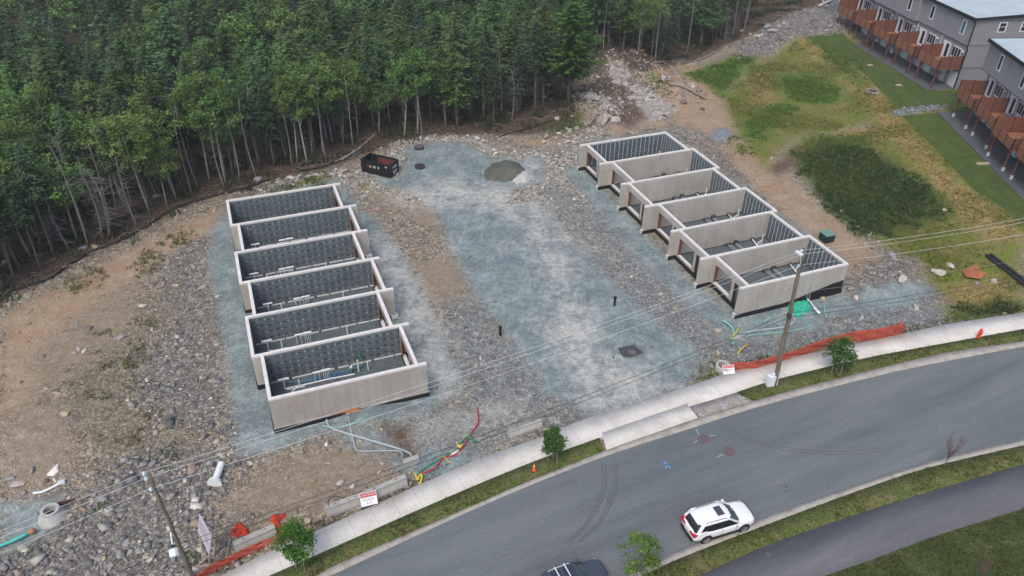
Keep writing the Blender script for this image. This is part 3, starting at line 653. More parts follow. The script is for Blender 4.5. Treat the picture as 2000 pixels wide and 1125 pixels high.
        for j in range(n+1):
            y = yb+.08+(ya-yb-.22)*j/n; a, b_ = sorted((ix2, ix2+sg*.014)); st.m = 0
            st.box((a, y, ZB+.04), (b_, y+(.03 if left else .06), ZT-.22))
            st.m = 1
            if j < n:
                for z in (1.0, 1.8, 2.6): st.box((a, y+.25, z), (b_, y+.38, z+.07))
        st.build('stud_facing', [M_STUD if left else M_WSTUD, M_STAR], ins)
        # front wall with its openings: pier, large opening, pier, door, closing pier
        L_ = ya-yb
        y = ya; segs = [('p', .38), ('w', 2.75), ('p', .42), ('d', 1.15), ('p', L_-.38-2.75-.42-1.15)]
        fr = MB(); header = .62
        for kind, l in segs:
            y2 = y-l
            if kind == 'p': fr.box((uf[0], y2, ZB), (uf[1], y, ZT-.16-header))
            elif kind == 'w':
                fr.box((uf[0], y2, ZB), (uf[1], y, ZB+.2))
                bk = MB(); bk.box((uf[0]-.012, y-.1, ZB+.2), (uf[1]+.012, y+.003, ZT-.16-header)); bk.box((uf[0]-.012, y2, ZB+.2), (uf[1]+.012, y2+.05, ZT-.16-header))
                bk.box((uf[0]-.012, y2+.05, ZT-.21-header), (uf[1]+.012, y-.1, ZT-.16-header))
                if left: bk.box((uf[0]-.03, y-.5, ZB+.2), (uf[0]-.014, y-.1, ZT-.2-header))
                bk.build('opening_frame', M_WOOD, root)
                part(MB().box((uf[0]-.02, y2+.02, ZB+.2), (uf[1]+.02, y-.1, ZB+.25)), 'sill', M_PLATE)
            else:
                bk = MB(); bk.box((uf[0]-.012, y-.07, ZB), (uf[1]+.012, y+.003, ZT-.16-header)); bk.box((uf[0]-.012, y2-.003, ZB), (uf[1]+.012, y2+.09, ZT-.16-header)); bk.box((uf[0]-.012, y2+.09, ZT-.24-header), (uf[1]+.012, y-.07, ZT-.16-header))
                bk.build('opening_frame', M_WOOD if left else M_WOODD, root)
            y = y2
        fr.box((uf[0], yb, ZT-.16-header), (uf[1], ya, ZT-.16))
        part(fr, 'front_wall', M_CONC)
        part(MB().box((uf[0]-.006, yb+.006, ZT-.16), (uf[1]+.006, ya-.006, ZT-.003)), 'wall_cap', M_CAP)
        part(MB().box((uf[0]-.1, yb+.1, -.25), (uf[1]+.1, ya-.1, ZB-.004)), 'footing', M_BLK)
        part(MB().box((o_+T+.1, yb+.1, -.1), (o_+Dp-T-.1, ya-.1, ZB-.03)), 'stone_floor', M_FLOOR)
    return root
TH = .3716
LO = (-30.71, 73.05); RO = (8.90, 88.84); DL, SL, CL = 11.56, .685, .64; DR, SR, CR = 11.33, .715, .86
fl = foundation('concrete_foundation', 'left row of six roofless concrete basements with dark studded inner walls', LO, TH, DL, SL, CL, True)
fr_ = foundation('concrete_foundation', 'right row of six roofless concrete basements with plain grey party walls', RO, TH, DR, SR, CR, False)
# tapered black membrane and patch marks on the south wall of the right foundation
mb = MB(); y = -6*W-T/2-.012
u_a, u_b = SR-CR+5.2, DR+SR
mb.quad([(u_a, y, ZB), (u_b+.01, y, ZB), (u_b+.01, y, 1.55), (u_b-1.2, y, 1.45), (u_a+1.5, y, .60)]); mb.build('damp_proof_membrane', M_BLK, fr_)
mb = MB(); q = random.Random(4)
for i in range(70):
    u = q.uniform(-.1, 5.5)+SR-.3; z = q.uniform(1.0, 3.0); mb.box((u, y-.003, z), (u+.035, y+.008, z+q.uniform(.05, .17)))
for kx in range(1, 6):
    vv = -kx*W-T/2-.004
    for i in range(16):
        u = q.uniform(-CR+.1, -.05)+(SR if kx != 5 else 0)*0; z = q.uniform(.7, 3.0); mb.box((u, vv-.006, z), (u+.035, vv, z+.1))
mb.build('patch_mark', mat('patch_plaster', (.62, .62, .60)), fr_)
mb = MB(); yl = -6*W-T/2-.004
for i in range(9):
    u = SL+.9+i*1.32; mb.box((u, yl-.006, ZB+.14), (u+.035, yl, ZT-.2))
mb.build('panel_seam', mat('seam_pale', (.40, .375, .345)), fl)
mb = MB()
for i in range(26):
    u = q.uniform(.9, 12); z = q.uniform(.9, 2.7); mb.box((u, yl-.007, z), (u+.03, yl, z+.09))
mb.build('patch_mark', MATS['patch_plaster'], fl)
mb = MB(); mb.box((5.0, yl-.14, ZB+.12), (7.3, yl-.08, ZB+.2)); mb.box((6.1, yl-.2, ZB-.12), (7.2, yl-.12, ZB+.1)); mb.build('forming_board', mat('board_orange', (.42, .17, .07), .8, .3, 4), fl)
# plumbing roughed in inside every unit
def place(org, th, u, v, z=0):
    return Vector((org[0]+u*math.cos(th)-v*math.sin(th), org[1]+u*math.sin(th)+v*math.cos(th), z))
def tee(mb, u, v, h, l, legs=2, r=.05, z0=ZB-.03):
    mb.tube([(u-l/2, v, z0+h), (u+l/2, v, z0+h)], r*1.7, 8)
    for i in range(legs): 
        x = u-l*.3+(l*.6)*(i/(max(1, legs-1))) if legs > 1 else u
        mb.tube([(x, v, z0), (x, v, z0+h)], r if legs == 1 else r*.4, 6)
for i in range(6):
    # left foundation, unit i; local coordinates measured from the photo
    o_ = SL if i % 2 else 0; root = thing('drain_pipes', ['white capped drain risers in the left foundation, unit nearest the forest', 'white capped drain risers in the left foundation, second unit from the forest', 'white capped drain risers in the left foundation, third unit from the forest', 'white capped drain risers in the left foundation, fourth unit from the forest', 'white capped drain risers in the left foundation, fifth unit from the forest', 'white and blue pipes with capped risers in the left foundation unit nearest the street'][i], 'drain pipes', place(LO, TH, o_, -i*W), TH, 'drain pipes inside the left foundation')
    v = -.85
    mb = MB()
    if i > 0:
        tee(mb, 1.35, v-.5, 1.1, .85, 1); mb.tube([(1.35, v-.5, ZB), (1.8, v-.7, ZB+.02), (2.9, v-.7, ZB+.02)], .05, 6)
        mb.tube([(2.5, v-.6, ZB-.03), (2.5, v-.6, ZB+.75)], .055, 8); mb.tube([(8.2, v-.45, ZB-.03), (8.2, v-.45, ZB+.8)], .055, 8)
    else:
        mb.tube([(2.6, v-.8, ZB-.03), (2.6, v-.8, ZB+.9)], .05, 8)
    mb.build('drain_riser', M_PVC, root)
    if i > 0:
        mb = MB(); tee(mb, 4.0, v-.5, 1.05, .65, 2); tee(mb, 4.75, v-.45, 1.05, .75, 4); mb.build('capped_manifold', M_PVC, root)
    if i == 5:
        mb = MB(); mb.tube([(1.4, v-.5, ZB+.05), (2.8, v-.55, ZB+.05), (5.0, v-.55, ZB+.05), (7.0, v-.65, ZB+.05)], .06, 6); mb.tube([(1.7, v-1.2, ZB+.04), (2.3, v-.6, ZB+.04)], .05, 6); mb.tube([(7.4, v-.4, ZB), (7.4, v-.4, ZB+1.25)], .06, 8); mb.build('floor_pipe', M_PVC, root)
        mb = MB(); mb.tube([(1.4, v+.2, ZB+.05), (3, v-.1, ZB+.06), (5, v, ZB+.06), (6.6, v-.1, ZB+.06), (8.0, v+.1, ZB+.1)], .08, 6); mb.tube([(2.2, v-.15, ZB+.05), (4.2, v-.25, ZB+.06), (6.6, v-.3, ZB+.06)], .06, 6); mb.build('water_pipe', M_BLUEP, root)
        mb = MB(); mb.tube([(6.8, v-.4, ZB-.02), (6.8, v-.4, ZB+.6)], .1, 8); mb.tube([(7.7, v+.6, ZB+2.2), (7.8, v+.55, ZB+.6), (8.1, v+.4, ZB+.1), (7.4, v+.2, ZB+.08)], .05, 6); mb.build('green_pipe', M_GREENP, root)
        mb = MB(); mb.tube([(6.8, v-.4, ZB+.6), (6.8, v-.4, ZB+.72)], .12, 10); mb.build('pipe_cap', M_PVC, root)
    # right foundation
    o_ = SR if i % 2 else 0; root = thing('drain_pipes', ['white riser in the right foundation, unit nearest the forest', 'white riser in the right foundation, second unit from the forest', 'white floor pipes in the right foundation, third unit from the forest', 'white floor pipes in the right foundation, fourth unit from the forest', 'white floor pipes beside grey box in the right foundation, fifth unit from the forest', 'white floor pipes beside grey box in the right foundation unit nearest the street'][i], 'drain pipes', place(RO, TH, o_, -i*W), TH, 'drain pipes inside the right foundation')
    mb = MB(); mb.tube([(9.9, -1.2, ZB-.03), (9.9, -1.2, ZB+1.1)], .06, 8)
    mb.tube([(9.9, -1.2, ZB+.02), (8.95, -1.5, ZB+.05)], .05, 6); mb.tube([(9.1, -.6, ZB+.30), (8.95, -1.5, ZB+.25), (8.7, -2.6, ZB+.25)], .06, 6); mb.tube([(8.95, -1.5, ZB+.25), (9.9, -1.2, ZB+.4)], .05, 6)
    mb.build('drain_riser', M_PVC, root)
    mb = MB()
    for x in (6.1, 6.35, 7.0, 7.2): mb.tube([(x, -.6, ZB+.2), (x+.1, -2.2, ZB+.12)], .045, 6)
    mb.build('conduit', mat('conduit_grey', (.30, .33, .35), .5), root)
    for a_, b_ in (((6.95, -.6, ZB), (7.4, -.3, ZB+.45)), ((9.1, -.6, ZB), (9.4, -.32, ZB+.35)), ((5.9, -.55, ZB), (6.6, -.3, ZB+.25))): MB().box(a_, b_).build('floor_box', mat('floor_box_dark', (.05, .055, .06), .6), root)

# ------------------------------------------------------------------ grey townhouses with raised decks
M_SID = mat('siding_grey', (.255, .252, .275), .7, .06, .8); M_SID2 = mat('siding_blue_grey', (.27, .275, .30), .7, .06, .8)
M_TRIM = mat('trim_white', (.68, .70, .72), .6); M_ROOF = mat('roof_membrane_pale_blue', (.37, .44, .475), .6, .12, .6); M_EAVE = mat('eave_black', (.014, .015, .018), .5)
M_GLASS = mat('window_glass_dark', (.02, .026, .03), .08, spec=.6); M_TEAL = mat('window_blind_teal', (.03, .17, .20), .3)
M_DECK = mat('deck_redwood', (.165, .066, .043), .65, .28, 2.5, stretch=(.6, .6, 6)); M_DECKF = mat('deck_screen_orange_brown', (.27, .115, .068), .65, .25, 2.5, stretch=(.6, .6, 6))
M_POST = mat('deck_post_brown', (.17, .062, .038), .7, .2, 3); M_BK = mat('screen_post_black', (.015, .013, .013), .6)
M_PATIO = mat('patio_paver_grey', (.085, .09, .098), .85, .2, 2); M_DOOR = mat('door_pale', (.55, .60, .62), .5); M_PIER = mat('pier_white', (.55, .54, .52), .7, .1, 3)
def siding_lines(mb, x0, x1, z0, z1, y, dz=.24):
    z = z0
    while z < z1: mb.box((x0, y-.008, z), (x1, y, z+.016)); z += dz
def house(name, label, org, ang, nu, over, piers, jog=None, deck_off=None, span=6.5, endwin=True):
    """local x runs along the facade away from org, local -y faces the yard (towards the lane)"""
    root = thing(name, label, 'townhouse', (org[0], org[1], YZ), ang); root.scale = (-1, 1, 1)
    Lh = nu*span; dep = 13.0; Z1, Z2, Z3 = 3.2, 6.6, 10.35
    def U(i): return i*span
    wl = MB(); wl.box((0, .02, -.6), (Lh, dep, Z2)); wl.build('lower_wall', M_SID, root)
    up = MB()
    for i in range(nu):
        yo = -over-(.7 if jog and i >= jog else 0)
        up.box((U(i), yo, Z2-.02), (U(i+1), dep+.01, Z3))
    up.build('upper_wall', M_SID, root, fix=False)
    dg = MB()
    for i in range(nu):
        yo = -over-(.7 if jog and i >= jog else 0)
        dg.box((U(i), yo-.05, Z2-.12), (U(i+1), .02, Z2-.024))
    dg.build('ledge_flashing', mat('flashing_dark', (.10, .10, .11)), root)
    rf = MB(); m0 = 0
    y0 = -over-.35
    nseg = jog if jog else nu
    rf.quad([(-.4, y0, Z3+.25), (-.4, dep+.4, Z3+.95), (U(nseg), dep+.4, Z3+.95), (U(nseg), y0, Z3+.25)])
    rf.quad([(-.4, y0, Z3+.05), (U(nseg), y0, Z3+.05), (U(nseg), dep+.4, Z3+.05), (-.4, dep+.4, Z3+.05)])
    if jog:
        rf.quad([(U(jog), y0-.7, Z3+.15), (U(jog), dep+.4, Z3+.85), (Lh+.3, dep+.4, Z3+.85), (Lh+.3, y0-.7, Z3+.15)])
    rf.build('roof', M_ROOF, root)
    gt = MB(); gt.box((-.46, y0-.16, Z3-.14), (U(nseg), y0, Z3+.3))
    gt.quad([(-.46, y0-.1, Z3+.02), (-.46, dep+.5, Z3+.5), (-.46, dep+.5, Z3+1.0), (-.46, y0-.1, Z3+.3)]); gt.quad([(-.3, y0-.1, Z3+.33), (-.46, y0-.1, Z3+.3), (-.46, dep+.5, Z3+1.0), (-.3, dep+.5, Z3+1.0)])
    if not jog: gt.quad([(Lh+.02, y0-.1, Z3+.02), (Lh+.02, y0-.1, Z3+.3), (Lh+.02, dep+.5, Z3+1.0), (Lh+.02, dep+.5, Z3+.5)])
    if jog: gt.box((U(jog), y0-.8, Z3-.05), (Lh+.3, y0-.7, Z3+.2))
    gt.build('eave', M_EAVE, root)
    gw = MB(); gw.quad([(-.001, -over, Z3), (-.001, dep, Z3), (-.001, dep, Z3+.8), (-.001, -over, Z3+.15)]); gw.build('gable_panel', M_SID2, root)
    dp = MB(); dp.tube([(-.06, y0+.1, Z3), (-.08, -over-.06, Z3-.5), (-.08, -over-.06, Z2-.1), (-.08, -.08, Z2-.5), (-.08, -.08, -.3)], .11, 6); dp.build('downspout', M_EAVE, root)
    cb = MB(); cb.box((-.02, -.03, Z1-.5), (.14, .02, Z2-.15)); cb.build('corner_board', M_TRIM, root)
    # end wall
    ew = MB(); z = .2
    while z < Z2: ew.box((-.012, .04, z), (-.001, dep-.05, z+.02)); z += .22
    z = Z2+.1
    while z < Z3+.2: ew.box((-.012, .04, z), (-.001, dep-.05, z+.02)); z += .22
    ew.box((-.05, .02, Z1-.1), (-.013, dep, Z1+.12)); ew.box((-.05, .02, Z2-.1), (-.013, dep, Z2+.12)); ew.build('siding_shadowlines_belts', mat('siding_shadowline', (.165, .165, .178)), root)  # darker strips paint the shade line under each board; belt boards share the colour
    if endwin:
        for yy in (4.4, 8.0):
            wf = MB().box((-.06, yy-.65, 8.4), (-.013, yy+.65, 9.9)).build('window', M_TRIM, root)
            MB().box((-.07, yy-.48, 8.55), (-.0605, yy+.48, 9.18)).box((-.07, yy-.48, 9.26), (-.0605, yy+.48, 9.75)).build('pane', M_GLASS, wf)
    for i in range(nu):
        x0 = U(i); yo = -over-(.7 if jog and i >= jog else 0)
        # tall narrow upper window
        xc = x0+(2.2 if i % 2 == 0 else 3.6)
        if over > .5: xc = x0+2.4
        wf = MB().box((xc-.5, yo-.05, 7.6), (xc+.5, yo, 9.75)).build('window', M_TRIM, root)
        MB().box((xc-.32, yo-.062, 7.77), (xc+.32, yo-.051, 9.58)).build('pane', M_TEAL if (i == 0 and over < .5) else M_GLASS, wf)
        if i: MB().box((x0-.03, yo-.02, Z2), (x0+.03, yo-.002, Z3)).build('panel_joint', mat('joint_dk_grey', (.13, .13, .14)), root)
        # wide window and door on the deck level
        wf = MB().box((x0+1.1, -.05, Z1+.9), (x0+3.1, .02, Z1+2.55)).build('window', M_TRIM, root)
        p = MB()
        for a in (1.2, 1.86, 2.5):  p.box((x0+a, -.062, Z1+1.05), (x0+a+.54, -.051, Z1+2.4))
        p.build('pane', M_GLASS, wf)
        df = MB().box((x0+3.75, -.05, Z1+.02), (x0+5.55, .02, Z1+2.6)).build('door', M_TRIM, root)
        MB().box((x0+4.0, -.062, Z1+.35), (x0+4.7, -.051, Z1+2.35)).build('pane', M_GLASS, df)
        MB().box((x0+.5, -.22, Z1+2.2), (x0+.75, .02, Z1+2.45)).build('wall_lamp', M_TRIM, root)
        # under-deck doors and heat pump
        df = MB().box((x0+.25, -.05, 0), (x0+2.0, .02, 2.35)).build('door', M_DOOR, root)
        MB().box((x0+2.9, -.05, .1), (x0+3.9, .02, 2.2)).build('door', M_DOOR, root)
        MB().box((x0+6.2, -.04, Z1+.1), (x0+6.35, .0, Z2-.2)).build('corner_board', M_TRIM, root)
        if nu > 4 and i == 5: continue
        # deck
        do = (deck_off[i] if deck_off else 0); dw = 5.25; X0 = x0+.1; X1 = X0+dw; DY = -3.75-do
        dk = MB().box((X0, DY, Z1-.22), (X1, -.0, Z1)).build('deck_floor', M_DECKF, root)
        for xx in (X0+.5, X1-.5):
            pz = .6 if piers else .12
            ps = MB().box((xx-.08, DY+.25, pz), (xx+.08, DY+.41, Z1-.22)).bar((xx, DY+.33, Z1-1.1), (xx+(.9 if xx < x0+3 else -.9), DY+.33, Z1-.25), .09).build('deck_post', M_POST, root)
            MB().box((xx-.13, DY+.2, -.25), (xx+.13, DY+.46, pz)).build('post_footing', M_PIER if piers else M_BK, ps)
        # front screen of three panels, side screens of two taller panels
        fs = MB()
        for j in range(3):
            a = X0+.06+j*(dw-.06)/3; b_ = a+(dw-.06)/3-.1
            z = Z1-.1
            while z < Z1+1.15: fs.box((a, DY-.03, z), (b_, DY+.02, z+.118)); z += .13
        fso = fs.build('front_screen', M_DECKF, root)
        pb = MB()
        for j in range(4): a = X0+j*(dw-.06)/3-.02; pb.box((a, DY-.05, Z1-.2), (a+.1, DY+.05, Z1+1.25))
        pb.build('screen_post', M_BK, fso)
        for sx, hh in ((X0, 1.75 if i == 0 else 1.25), (X1, 1.95)):
            ss = MB(); z = Z1-.05; hl = hh
            while z < Z1+hl: ss.box((sx-.025, DY+.03, z), (sx+.025, -.12, z+.118)); z += .13
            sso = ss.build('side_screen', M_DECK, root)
            pb = MB()
            for j in range(3): a = DY+.05+j*(-DY-.2)/2; pb.box((sx-.045, a-.045, Z1-.1), (sx+.045, a+.045, Z1+hh+.12))
            pb.build('screen_post', M_BK, sso)
    MB().box((-.2, -4.3-(max(deck_off) if deck_off else 0), -.5), (Lh, .0, .10)).build('patio_slab', M_PATIO, root)
    return root
# house A: near end at its end wall; facade runs away from the camera
ya = math.atan2(-.989, .149)
hA = house('townhouse', 'long grey townhouse row, farther one at the top right, five redwood decks on tall posts', (67.15, 115.3), ya, 6, .15, False, jog=2, deck_off=[0, 0, .3, .1, -.1, 0])
# house B: far end at its north wall, running towards the camera: mirrored so that x still runs along the facade
yb_ = math.atan2(-.998, -.065)
hB = house('townhouse', 'nearer grey townhouse at the right edge, redwood decks on posts with white footings', (63.6, 79.4), yb_, 4, 1.05, True, deck_off=[.7, .7, 0, 0], endwin=False)
# ------------------------------------------------------------------ site things
def Vp(p): return Vector((float(p[0]), float(p[1]), float(p[2])))
# dumpster
M_BIN = mat('bin_black_paint', (.012, .013, .015), .45, .3, 2, spec=.4); M_BINR = mat('bin_inside_rust_red', (.12, .035, .032), .7, .3, 2)
M_LET = mat('lettering_white', (.5, .5, .5), .6); M_LETR = mat('lettering_red', (.5, .02, .03), .6)
A = gpt(763, 350); Bc = gpt(709, 337); Cc = gpt(781, 336)
ax = math.atan2(A[1]-Bc[1], A[0]-Bc[0])
bl, bw, bh = float(np.linalg.norm(A[:2]-Bc[:2]))*1.04, float(np.linalg.norm(A[:2]-Cc[:2]))*1.02, 1.7; print('bin', bl, bw)
root = thing('dumpster', 'black open-top waste container with white lettering, at the forest edge of the lot', 'dumpster', A, ax)
mb = MB(); t = .06      # local: x from -bl..0, y 0..bw
mb.box((-bl, 0, .12), (0, t, bh)).box((-bl, bw-t, .12), (0, bw, bh)).box((-bl, t, .12), (-bl+t, bw-t, bh)).box((-t, t, .12), (0, bw-t, bh)).box((-bl+t, t, .12), (-t, bw-t, .2))
for i in range(9): x = -bl+.2+i*(bl-.4)/8.5; mb.box((x, -.06, .2), (x+.08, 0, bh-.12)); mb.box((x, bw, .2), (x+.08, bw+.06, bh-.12))
for i in range(4): mb.box((0, .2+i*(bw-.4)/3, .2), (.05, .26+i*(bw-.4)/3, bh-.12))
mb.box((-bl+.2, .3, -.1), (-.1, .5, .12)).box((-bl+.2, bw-.5, -.1), (-.1, bw-.3, .12))
mb.build('bin_body', M_BIN, root)
mb = MB(); mb.box((-bl-.05, -.07, bh), (.05, .07, bh+.1)).box((-bl-.05, bw-.07, bh), (.05, bw+.07, bh+.1)).box((-bl-.05, .07, bh), (-bl+.09, bw-.07, bh+.1)).box((-.09, .07, bh), (.05, bw-.07, bh+.1)).build('top_rail', M_BIN, root)
MB().box((-bl+1.2, bw-t-.02, .25), (-.1, bw-t-.003, bh-.15)).box((-bl+1.2, t+.3, .2), (-.3, bw-.1, .23)).build('inner_lining', M_BINR, root)
mb = MB(); mb.bar((-1.6, .4, .4), (-.4, bw*.7, 1.35), .45, .06); mb.bar((-2.4, .5, .45), (-1, .9, .9), .3, .05); mb.rock((-1.0, .8, .5), .5, (1, .8, .6), 3); mb.build('scrap', mat('scrap_grey', (.18, .19, .20), .8), root)
def onface(x, y, z, nrm):   # text frame on the long side (facing -y) or short side (facing +x)
    if nrm == 'y': return Matrix.Translation((x, y, z)) @ Matrix.Rotation(PI/2, 4, 'X')
    return Matrix.Translation((x, y, z)) @ Matrix.Rotation(PI/2, 4, 'Z') @ Matrix.Rotation(PI/2, 4, 'X')
for ch, x in (('A', -.66*bl), ('M', -.52*bl), ('P', -.38*bl)): text_mesh(ch, .50, 'lettering', M_LET, root, onface(x, -.07, 1.12, 'y'), sx=.95)
MB().box((-.755*bl, -.074, 1.0), (-.72*bl, -.064, 1.3)).build('lettering', M_LETR, root)
text_mesh('AMP', .5, 'lettering', M_LET, root, onface(.06, bw*.5, 1.28, 'x'))
MB().box((.058, bw*.25, .72), (.066, bw*.75, .82)).box((.058, bw*.28, .55), (.066, bw*.7, .64)).box((.058, bw*.36, .36), (.066, bw*.5, .45)).build('lettering', M_LET, root)
MB().box((-.62, -.07, 1.38), (-.4, -.064, 1.58)).build('sticker', M_LET, root)

# sand / gravel heap
def heap(name, label, cat, outline, h, m, mid=None, n=46, seed=0, group=None, rough=.05, rf=4):
    P = P2(outline); c = P.mean(0) if mid is None else gp(*mid)[:2]; lo = P.min(0)-.2; hi = P.max(0)+.2
    X, Y = np.meshgrid(np.linspace(lo[0], hi[0], n), np.linspace(lo[1], hi[1], n)); x = X.ravel(); y = Y.ravel()
    s = sdf(P, x, y); dm = max(.2, sdf(P, np.array([c[0]]), np.array([c[1]]))[0])
    s = s+(.25+rough)*fbm(x*1.5, y*1.5, seed)
    k = np.clip(s/dm, -.12, 1.25); z = gz_at(x, y)+h*np.where(k > 0, 1-(1-np.clip(k, 0, 1))**1.5, k)+rough*fbm(x*rf, y*rf, seed+2)*(k > 0)
    V = np.stack([x-c[0], y-c[1], z], 1); I = np.arange(n*n).reshape(n, n); Fq = np.stack([I[:-1, :-1], I[:-1, 1:], I[1:, 1:], I[1:, :-1]], -1).reshape(-1, 4)
    keep = (k[Fq] > -.1).any(1); o = npmesh(name, V, Fq[keep], m, smooth=True); o.location = (c[0], c[1], 0); return tag(o, label, cat, group)
heap('sand_heap', 'damp olive grey sand heap in the middle of the back lot', 'sand heap', [(944, 338), (950, 352), (985, 356), (1020, 352), (1034, 338), (1012, 318), (990, 313), (960, 320)], 1.05, surf('damp_sand_olive', [(.072, .078, .062), (.092, .098, .078), (.115, .12, .10)], .8, spk=.15, spks=20))
heap('gravel_heap', 'small heap of dry white gravel against the damp sand heap', 'gravel heap', [(1003, 352), (1012, 340), (1035, 334), (1042, 345), (1030, 356), (1008, 358)], .7, surf('white_gravel_dust', [(.30, .31, .29), (.38, .39, .365), (.44, .45, .42)], .8, spk=.25, spks=14), seed=3)
heap('gravel_heap', 'small blue grey gravel heap beside weeds at the edge of the grass field', 'gravel heap', [(1388, 262), (1400, 253), (1420, 252), (1432, 262), (1420, 276), (1398, 277)], .8, surf('blue_gravel', [(.12, .145, .165), (.17, .20, .22), (.24, .27, .285)], 2, spk=.5, spks=9), seed=5)
# manhole covers, rings, standpipes
M_IRON = mat('iron_dark', (.045, .04, .04), .6, .3, 5); M_IRONR = mat('iron_reddish', (.12, .095, .098), .8, .25, 6); M_RING = mat('precast_ring_grey', (.36, .36, .35), .8, .15, 3)
def manhole(px, py, label, r, h, m1, m2):
    p = gpt(px, py); root = thing('manhole', label, 'manhole', (p[0], p[1], max(p[2], .0)))
    MB().lathe([(r*1.15, -.1), (r*1.15, h), (r*.9, h+.01), (r*.9, h-.03)], seg=24).build('frame', m1, root)
    c = MB().lathe([(r*.9, h-.005), (.001, h+.005)], seg=24)
    for i in range(6): c.box((-.75*r, -.6*r+i*.24*r, h), (.75*r, -.56*r+i*.24*r, h+.015))
    c.build('cover', m2, root)
manhole(819, 290, 'raised manhole with reddish cover, farther one on the blue back lot', .55, .28, M_IRON, M_IRONR)
manhole(820, 327, 'raised dark manhole, nearer one on the blue back lot beside the container', .55, .28, M_IRON, M_IRON)
manhole(1234, 688, 'round grey manhole lid on a dark damp patch of the gravel lane', .42, .03, M_IRON, mat('lid_grey', (.12, .12, .12), .7, .2, 6))
manhole(1375, 857, 'reddish manhole cover in the carriageway with pale paint ticks, nearer the driveway', .42, .016, M_IRONR, M_IRONR)
manhole(1424, 882, 'reddish manhole cover in the carriageway, closer to the white car', .42, .016, M_IRONR, M_IRONR)
mb = MB(); c = gpt(1232, 687)
dp_ = P2([(1206, 680), (1238, 673), (1258, 690), (1230, 700), (1215, 696)]); z = c[2]+.012
mb.quad([(p[0], p[1], z) for p in dp_]); tag(mb.build('damp_patch', mat('damp_gravel', (.055, .06, .062), .6, .3, 2)), 'dark damp rectangle of gravel around the round lid in the lane', 'damp patch')
for (px, py, lab) in ((977, 655, 'black standpipe in pale stones, left one beside a reddish patch'), (1200, 597, 'black standpipe in pale stones, right one towards the right foundation')):
    p = gpt(px, py); root = thing('standpipe', lab, 'standpipe', p)
    MB().lathe([(.11, -.1), (.11, .85)], seg=12).build('pipe', mat('pipe_black', (.01, .01, .01), .5), root); MB().lathe([(.15, .85), (.16, .9), (.16, 1.0), (.001, 1.01)], seg=12).build('cap', MATS['pipe_black'], root)
# concrete ring by the right orange fence
p = gpt(1409, 722); root = thing('concrete_ring', 'precast concrete ring lying beside the caution sign at the pavement', 'concrete ring', p); root.rotation_euler = (.12, .1, 0)
MB().lathe([(.62, -.15), (.64, .55), (.58, .62), (.46, .62), (.42, .55), (.42, -.1)], seg=28).build('ring', M_RING, root, smooth=False)
# catch basin ring, lower left
p = gpt(104, 1010); root = thing('catch_basin', 'round concrete catch basin with dark opening in the lower left pit', 'catch basin', p)
MB().lathe([(1.05, -.4), (.95, .1), (.62, .62), (.6, .72)], seg=28).build('cone', M_RING, root); MB().lathe([(.62, .70), (.60, .80), (.40, .80), (.38, .3)], seg=28).build('neck_ring', M_RING, root)
MB().lathe([(.385, .35), (.001, .35)], seg=20).build('opening', mat('hole_shade_black', (.006, .006, .006)), root)  # black disc stands in for the darkness down the shaft
p = gpt(133, 985); o = MB().box((-.55, -.03, 0), (.55, .03, .75)).build('steel_plate', mat('plate_rust_purple', (.13, .07, .06), .8, .3, 4)); o.location = tuple(p); o.rotation_euler = (.35, .1, .45); tag(o, 'rusty steel plate leaning against the concrete catch basin', 'steel plate')
# jersey style concrete blocks along the pavement
M_BAR = mat('barrier_concrete', (.34, .335, .31), .85, .14, 1.6, bump=.2)
def barrier(p0, p1, w, h, label, top=.5):
    a = gpt(*p0); b = gpt(*p1); ln = float(np.linalg.norm(b[:2]-a[:2])); an = math.atan2(b[1]-a[1], b[0]-a[0])
    root = thing('concrete_barrier', label, 'concrete barrier', a, an)
    mb = MB(); prof = [(0, 0), (0, h*.28), (w*(1-top)/2, h*.75), (w*(1-top)/2, h), (w-w*(1-top)/2, h), (w-w*(1-top)/2, h*.75), (w, h*.28), (w, 0)]
    n = len(prof)
    for i in range(n):
        y0, z0 = prof[i]; y1, z1 = prof[(i+1) % n]; mb.quad([(0, y0, z0), (ln, y0, z0), (ln, y1, z1), (0, y1, z1)])
    mb.quad([(0, y, z) for y, z in prof]); mb.quad([(ln, y, z) for y, z in prof][::-1])
    mb.build('barrier_body', M_BAR, root, fix=True)
    MB().tube([(ln*.22, w/2, h), (ln*.24, w/2, h+.09), (ln*.28, w/2, h)], .02, 5).tube([(ln*.74, w/2, h), (ln*.76, w/2, h+.09), (ln*.80, w/2, h)], .02, 5).build('lifting_loop', M_IRON, root)
    return root
barrier((996, 857), (1060, 834), .62, .62, 'concrete block barrier on the gravel, nearest the young tree')
barrier((716, 985), (797, 950), .6, .85, 'concrete block barrier right of the caution sign', .6)
barrier((640, 1012), (716, 985), .6, .8, 'concrete block barrier left of the caution sign with black cable over it', .6)
barrier((463, 1086), (543, 1050), .65, .9, 'concrete block barrier draped with red mesh near the lower left corner', .6)
